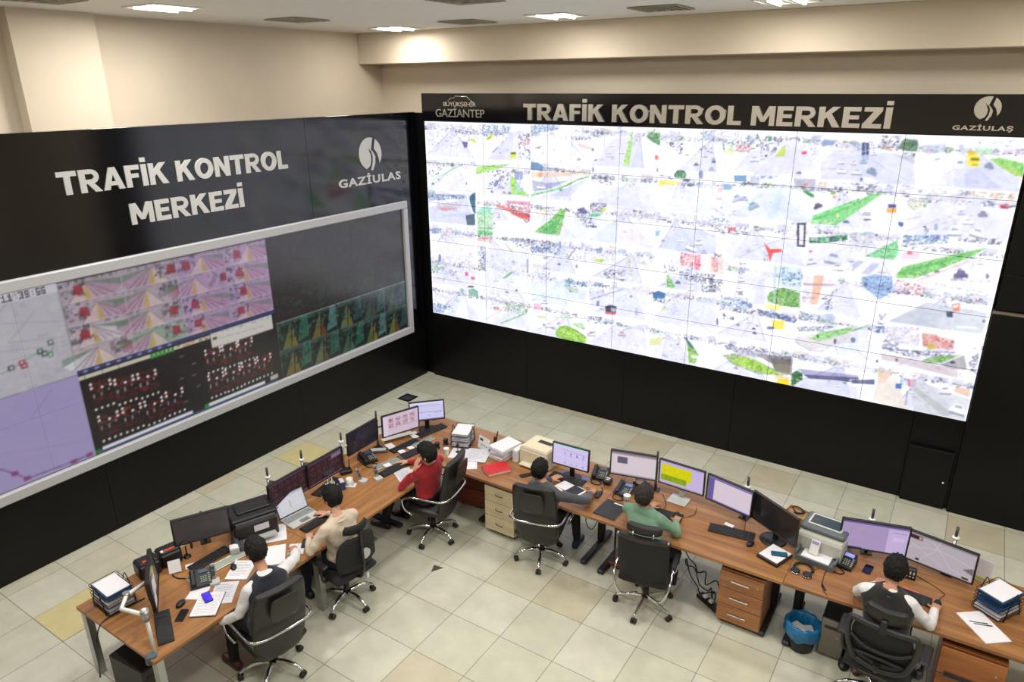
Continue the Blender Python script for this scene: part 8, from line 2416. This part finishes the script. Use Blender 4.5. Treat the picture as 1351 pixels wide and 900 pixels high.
for sx, sy, w_, h_ in ((0, .135, .32, .018), (0, -.055, .32, .018), (.152, .04, .018, .2), (-.152, .04, .018, .2)): g.box(sx, sy, .283, w_, h_, .01, .003)
g.build('lid_frame', mat('pale_rim', 'c9cdc0', .4), t)
g = G(); g.box(0, .04, .281, .29, .17, .003); g.build('lid_window', mat('dark_teal_glass', '27343a', .12), t)
g = G(); g.box(.02, -.26, .05, .34, .15, .012, .004); g.box(-.16, -.25, .07, .015, .17, .05); g.box(.195, -.25, .07, .015, .17, .05); g.box(.02, -.335, .03, .36, .01, .06, .003); g.build('paper_tray', mat('slate_plastic', '5a6166', .45), t)
sheet('white paper lying in the tray of the grey scanner printer', -.70, 6.47, -6, .26, .16, Z0 + .058, .01)
t = thing('calculator', 'white calculator leaning on the front of the grey scanner printer', 'calculator', (-.74, 6.46, Z0 + .07), -8); g = G(); g.box(0, 0, .075, .085, .012, .14, .004); g.v = [tuple(Matrix.Rotation(R(-25), 4, 'X') @ Vector(v)) for v in g.v]; g.build('body', M_WHITE, t); g = G(); g.box(0, -.007, .12, .065, .003, .03); g.v = [tuple(Matrix.Rotation(R(-25), 4, 'X') @ Vector(v)) for v in g.v]; g.build('display', mat('lilac_lcd', '9c96c8', .3), t)
t = thing('cardboard_box', 'small brown cardboard box of cables behind the switched off black monitor', 'box', (*XY((-0.989, 6.807, 0.95)), .75), -12); t.location = (-.98, 6.9, Z0)
M_CARD = mat('cardboard', 'a8845a', .8, vary=.1, vscale=12)
g = G()
for sx, sy, w_, d_ in ((0, .085, .26, .01), (0, -.085, .26, .01), (.125, 0, .01, .16), (-.125, 0, .01, .16)): g.box(sx, sy, .11, w_, d_, .22)
g.box(0, 0, .005, .25, .17, .01); g.build('box', M_CARD, t)
g = G(); g.box(.0, 0, .19, .235, .155, .01); g.build('inner_sheet', M_CARD, t)
cable('coiled black cable in the small cardboard box', [(-1.03, 6.9, .96), (-.98, 6.86, .975), (-.93, 6.92, .975), (-.99, 6.95, 1.0), (-1.05, 6.9, 1.02), (-1.0, 6.86, .99), (-.94, 6.9, .98), (-.96, 6.94, .97)], .007)
t = thing('tape_roll', 'orange and yellow tape roll at the side of the small cardboard box', 'tape', (-1.13, 6.86, Z0 + .0)); g = G(); g.lathe([(.05, 0), (.05, .06), (.03, .06), (.03, 0)], 24, cap=False); g.build('roll', mat('orange_tape', 'd08a4c', .5), t); g = G(); g.lathe([(.03, 0), (.03, .06), (.027, .06), (.027, 0)], 24, cap=False); g.build('core', M_CARD, t)
desk_phone('black desk phone with a glowing violet display and looped cord', *XY((-0.468, 6.585, 0.79)), -8, scr='8c94dc')
cable('thin black audio cable with a connector winding over the back row desk', [(-0.569, 6.448, 0.757), (-0.592, 6.313, 0.757), (-0.587, 6.212, 0.757), (-0.583, 6.125, 0.757), (-0.549, 6.047, 0.757), (-0.507, 6.000, 0.757)], .0028)
g = G(); a_, b__ = (-0.580, 6.140, 0.757), (-0.539, 6.065, 0.757); g.cyl((0, 0, a_[2]), (b__[0] - a_[0], b__[1] - a_[1], a_[2]), .008, n=8); o = g.build('cable_plug', M_PLASTIC); o.location = (a_[0], a_[1], 0); tag(o, 'dark plug joint on the thin audio cable', 'plug')
cable('thin brown wire from the headphones towards the grey printer', [(-0.736, 6.181, 0.757), (-0.683, 6.321, 0.757), (-0.600, 6.428, 0.757), (-0.545, 6.505, 0.757)], .002, m=mat('brown_wire', '4c2c1c', .5))
cable('thin black wire running under the desk edge by the white sleeve', [(-0.280, 6.014, 0.757), (-0.303, 6.082, 0.757), (-0.292, 6.174, 0.757), (-0.265, 6.253, 0.757)], .002)
smartphone('smartphone with a dark blue screen left of the black waistcoat man', *XY((-0.257, 6.610, 0.755)), -8, scr=mat('dark_blue_screen', '0c1230', .1))
t = thing('desk_clock', 'small black box with pale digits beside the ear of the black waistcoat man', 'desk clock', (*XY((0.091, 6.681, 0.76)), Z0), 0)
g = G(); g.box(0, 0, .06, .1, .06, .12, .01); g.build('case', M_PLASTIC, t)
g = G()
for k in range(3): g.box(-.028 + k * .028, -.0315, .08, .014, .003, .03); g.box(-.028 + k * .028, -.0315, .04, .014, .003, .012)
g.build('digits', M_LGREY, t)
sheet('pink note strip beside the black waistcoat man', *XY((0.122, 6.492, 0.755)), -8, .13, .035, Z0, .003, mat('pink_note', 'c8686c', .6))
keyboard('black keyboard mostly hidden in front of the black waistcoat man', *XY((0.074, 6.405, 0.76)), -4, .44, .14)
mouse('black mouse under the right hand of the black waistcoat man', *XY((0.340, 6.408, 0.76)), -5)
cable('black mouse cable curving across the right end desk', [(0.333, 6.431, 0.757), (0.363, 6.534, 0.757), (0.383, 6.595, 0.757), (0.293, 6.673, 0.757), (0.202, 6.717, 0.757), (0.122, 6.770, 0.757)], .0028)
t = thing('document_holder', 'white page upright behind the right edge of the street map monitor', 'paper', (*XY((0.643, 6.995, 0.76)), Z0), -20); g = G(); g.box(0, 0, .12, .16, .004, .24); g.build('page', M_PAPER, t); g = G(); g.box(0, -.003, .03, .16, .002, .03); g.build('lime_edge', mat('lime_edge', 'b8bc5c', .6), t)
TX, TY = .78, 6.62
letter_tray('black wire letter tray at the right end of the back row', TX, TY, -31)
tray_papers(TX, TY, -31, 3, ['lowest pale papers in the right end wire tray', 'middle blue edged papers in the right end wire tray', 'upper blue edged papers in the right end wire tray'], [M_PAPERP, mat('blue_folder', '1c4f80', .4), mat('blue_folder', '1c4f80', .4)])
sheet('white top sheets in the right end wire tray', TX, TY, -31, .2, .28, Z0 + .2, .006)
t = thing('open_booklet', 'white open booklet on the front edge of the right end desk', 'booklet', (.69, 6.3, Z0), 38.5)
g = G(); g.box(0, .093, .004, .23, .184, .008, .001); g.box(0, -.093, .004, .23, .184, .008, .001); g.build('pages', M_PAPER, t)
for k, (q, lab) in enumerate((((0.653, 6.331, 0.765), 'upper black pen lying on the open booklet'), ((0.687, 6.319, 0.765), 'lower black pen lying on the open booklet'))):
    t = thing('pen', lab, 'pen', (*XY(q), Z0 + .012), 18); g = G(); g.cyl((-.07, 0, 0), (.03, 0, 0), .003, n=8); g.build('barrel', M_INK, t); g = G(); g.cyl((.03, 0, 0), (.07, 0, 0), .005, n=8); g.build('cap', M_PLASTIC, t)

# ------------------------------------------------------------------ under and beside the desks
pc_tower('tall black computer case on the floor at the end of the near left desk', *XY((-5.503, 2.302, 0.45)), 95, .2, .45, .44, face=mat('olive_black_panel', '2c2e26', .4))
pedestal('pale maple three drawer unit under the red book desk', -4.14, 6.27, 0, .42, .5, .62, M_MAPLE, 'bow')
pedestal('red brown drawer unit under the corner behind the red sweater chair', -4.83, 6.55, 8, .42, .45, .5, M_RED, 'none', nd=2)
pedestal('wooden three drawer unit with steel bar handles under the back row', -1.27, 6.22, 0, .43, .42, .60, M_PEDW, 'bar')
pedestal('orange brown drawer unit at the right end with a gap in its open drawer', .66, 6.3, 0, .48, .5, .58, wood('orange_wood', '7c4620', '9c5c2c', 'ac6c38', 0), 'none', nd=2)
g = G(); g.box(0, 0, 0, .36, .03, .03); o = g.build('drawer_contents', [M_INK]); o.location = (.66, 6.035, .36); tag(o, 'dark folded papers peeking from the right end drawer', 'papers')
b1, hh = bin_('steel waste bin with a blue bag beside the maple drawer unit', -3.78, 6.12, M_STEEL, .12, .26)
b2, hh = bin_('dark waste bin with a wide blue bag under the right part of the back row', -.68, 6.12, M_PLASTIC, .14, .28)
g = G(); rg = random.Random(4)
for k in range(5): g.box(rg.uniform(-.04, .04), rg.uniform(-.03, .03), .02 + k * .012, .14, .09, .004, rz=rg.uniform(-60, 60))
o = g.build('crumpled_tissue', M_PAPER); o.location = (-.69, 6.12, .16); tag(o, 'white crumpled papers lying in the wide blue bin bag', 'tissue')
t = thing('computer_dolly', 'red brown wheeled board under the silver computer left of the green sweater', 'dolly', (-2.62, 6.42, 0), 0)
g = G(); g.box(0, 0, .08, .3, .5, .05, .006); g.build('board', M_RED, t)
for sx in (-1, 1):
    for sy in (-1, 1): g = G(); g.cyl((sx * .11 - .012, sy * .2, .028), (sx * .11 + .012, sy * .2, .028), .028, n=12); g.box(sx * .11, sy * .2, .05, .03, .03, .02); g.build('caster', M_LGREY, t)
pc_tower('silver fronted computer standing on the red brown wheeled board', -2.62, 6.44, 0, .19, .42, .40, M_PLASTIC, .095, face=mat('silver_panel', '8c8a84', .35, metal=.6))
pc_tower('grey fronted computer on the floor right of the dark waste bin', -.42, 6.32, 0, .22, .42, .42, M_PLASTIC, 0, face=mat('silver_panel2', '7c7870', .4, metal=.5))
for k, (dx, m_, lab) in enumerate(((0, mat('brown_shoe', '43221c', .4), 'brown shoe standing beside the grey fronted computer'), (-.11, M_PLASTIC, 'black shoe standing against the grey fronted computer'))):
    g = G(); rings = []
    for yy, hw, z0, z1 in ((-.125, .02, .01, .08), (-.11, .034, 0, .1), (-.06, .04, 0, .11), (0, .043, 0, .088), (.07, .05, 0, .062), (.13, .046, 0, .05), (.165, .02, .004, .034)):
        rings.append([(math.cos(2 * PI * q / 16) * hw, -yy, (z0 + z1) / 2 + math.sin(2 * PI * q / 16) * (z1 - z0) / 2) for q in range(16)])
    g.loft(rings); o = g.build('shoe', m_); o.location = (-.17 + dx, 6.16, 0); tag(o, lab, 'shoe')
rg = random.Random(9)
labs = ['upper tangled black cables hanging behind the green sweater chair', 'middle tangled black cable behind the wooden drawer unit', 'lowest loose black cable on the floor left of the wooden drawer unit', 'grey network cable among the tangled black ones']
for k in range(4):
    x0 = -1.95; pts = []
    for q in range(9):
        x_ = x0 + q * .055 + rg.uniform(-.03, .03); pts.append((x_, 6.35 + rg.uniform(-.1, .1) - .02 * k, max(.012, .5 - .06 * q - .08 * k + rg.uniform(-.05, .05))))
    cable(labs[k], pts, .007 if k < 3 else .005, 'tangled cables under the back row', M_CABLE if k < 3 else M_LGREY)
t = thing('power_strip', 'black power strip with white plugs on the floor left of the wooden drawer unit', 'power strip', (-1.62, 6.22, 0), -30); g = G(); g.box(0, 0, .02, .3, .09, .04, .006); g.build('case', M_PLASTIC, t)
for k in range(2): g = G(); g.box(-.06 + k * .09, 0, .055, .05, .05, .03, .008); g.build('plug', M_WHITE, t)
cable('green cable dangling under the desk by the blue shoe', [(-3.1, 6.3, .7), (-3.08, 6.2, .5), (-3.0, 6.2, .42), (-2.96, 6.3, .55), (-2.95, 6.4, .7)], .006, m=mat('green_cable', '2c5c40', .5))
cable('black cable looping from the edge-on monitor down to the black computer case', [(-5.75, 2.6, .757), (-5.78, 2.35, .76), (-5.76, 2.19, .74), (-5.72, 2.12, .6), (-5.6, 2.05, .5), (-5.5, 2.0, .47)], .006)
cable('thick black cable from the ribbed boxes to the near desk phone', [(-5.84, 2.93, .76), (-5.76, 2.93, .757), (-5.68, 2.97, .757), (-5.6, 3.02, .765)], .006)
cable('thin cable of the yellow page monitor trailing to the keyboard', [(-2.42, 6.8, .757), (-2.35, 6.7, .757), (-2.3, 6.6, .757), (-2.3, 6.5, .757)], .003)
cable('thin cable from the silver foot monitor to the mouse', [(-2.0, 6.75, .757), (-1.98, 6.6, .757), (-2.05, 6.48, .757)], .003)
cable('pair of thin cables hanging from the purple edged monitor', [(-1.45, 6.66, .88), (-1.44, 6.62, .78), (-1.43, 6.55, .757), (-1.46, 6.46, .757)], .003)
# small side desk cut by the lower edge
t = thing('side_cabinet', 'wooden side cabinet corner cut by the lower edge of the view', 'cabinet', (XY((-4.775, 2.095, 0.675))[0] + .1, XY((-4.775, 2.095, 0.675))[1] - .1, 0), 20)
g = G(); g.box(0, 0, .66, .36, .3, .03, .004); g.build('top', M_OAK, t); g = G(); g.box(0, 0, .33, .34, .28, .64); g.build('body', M_OAK, t)
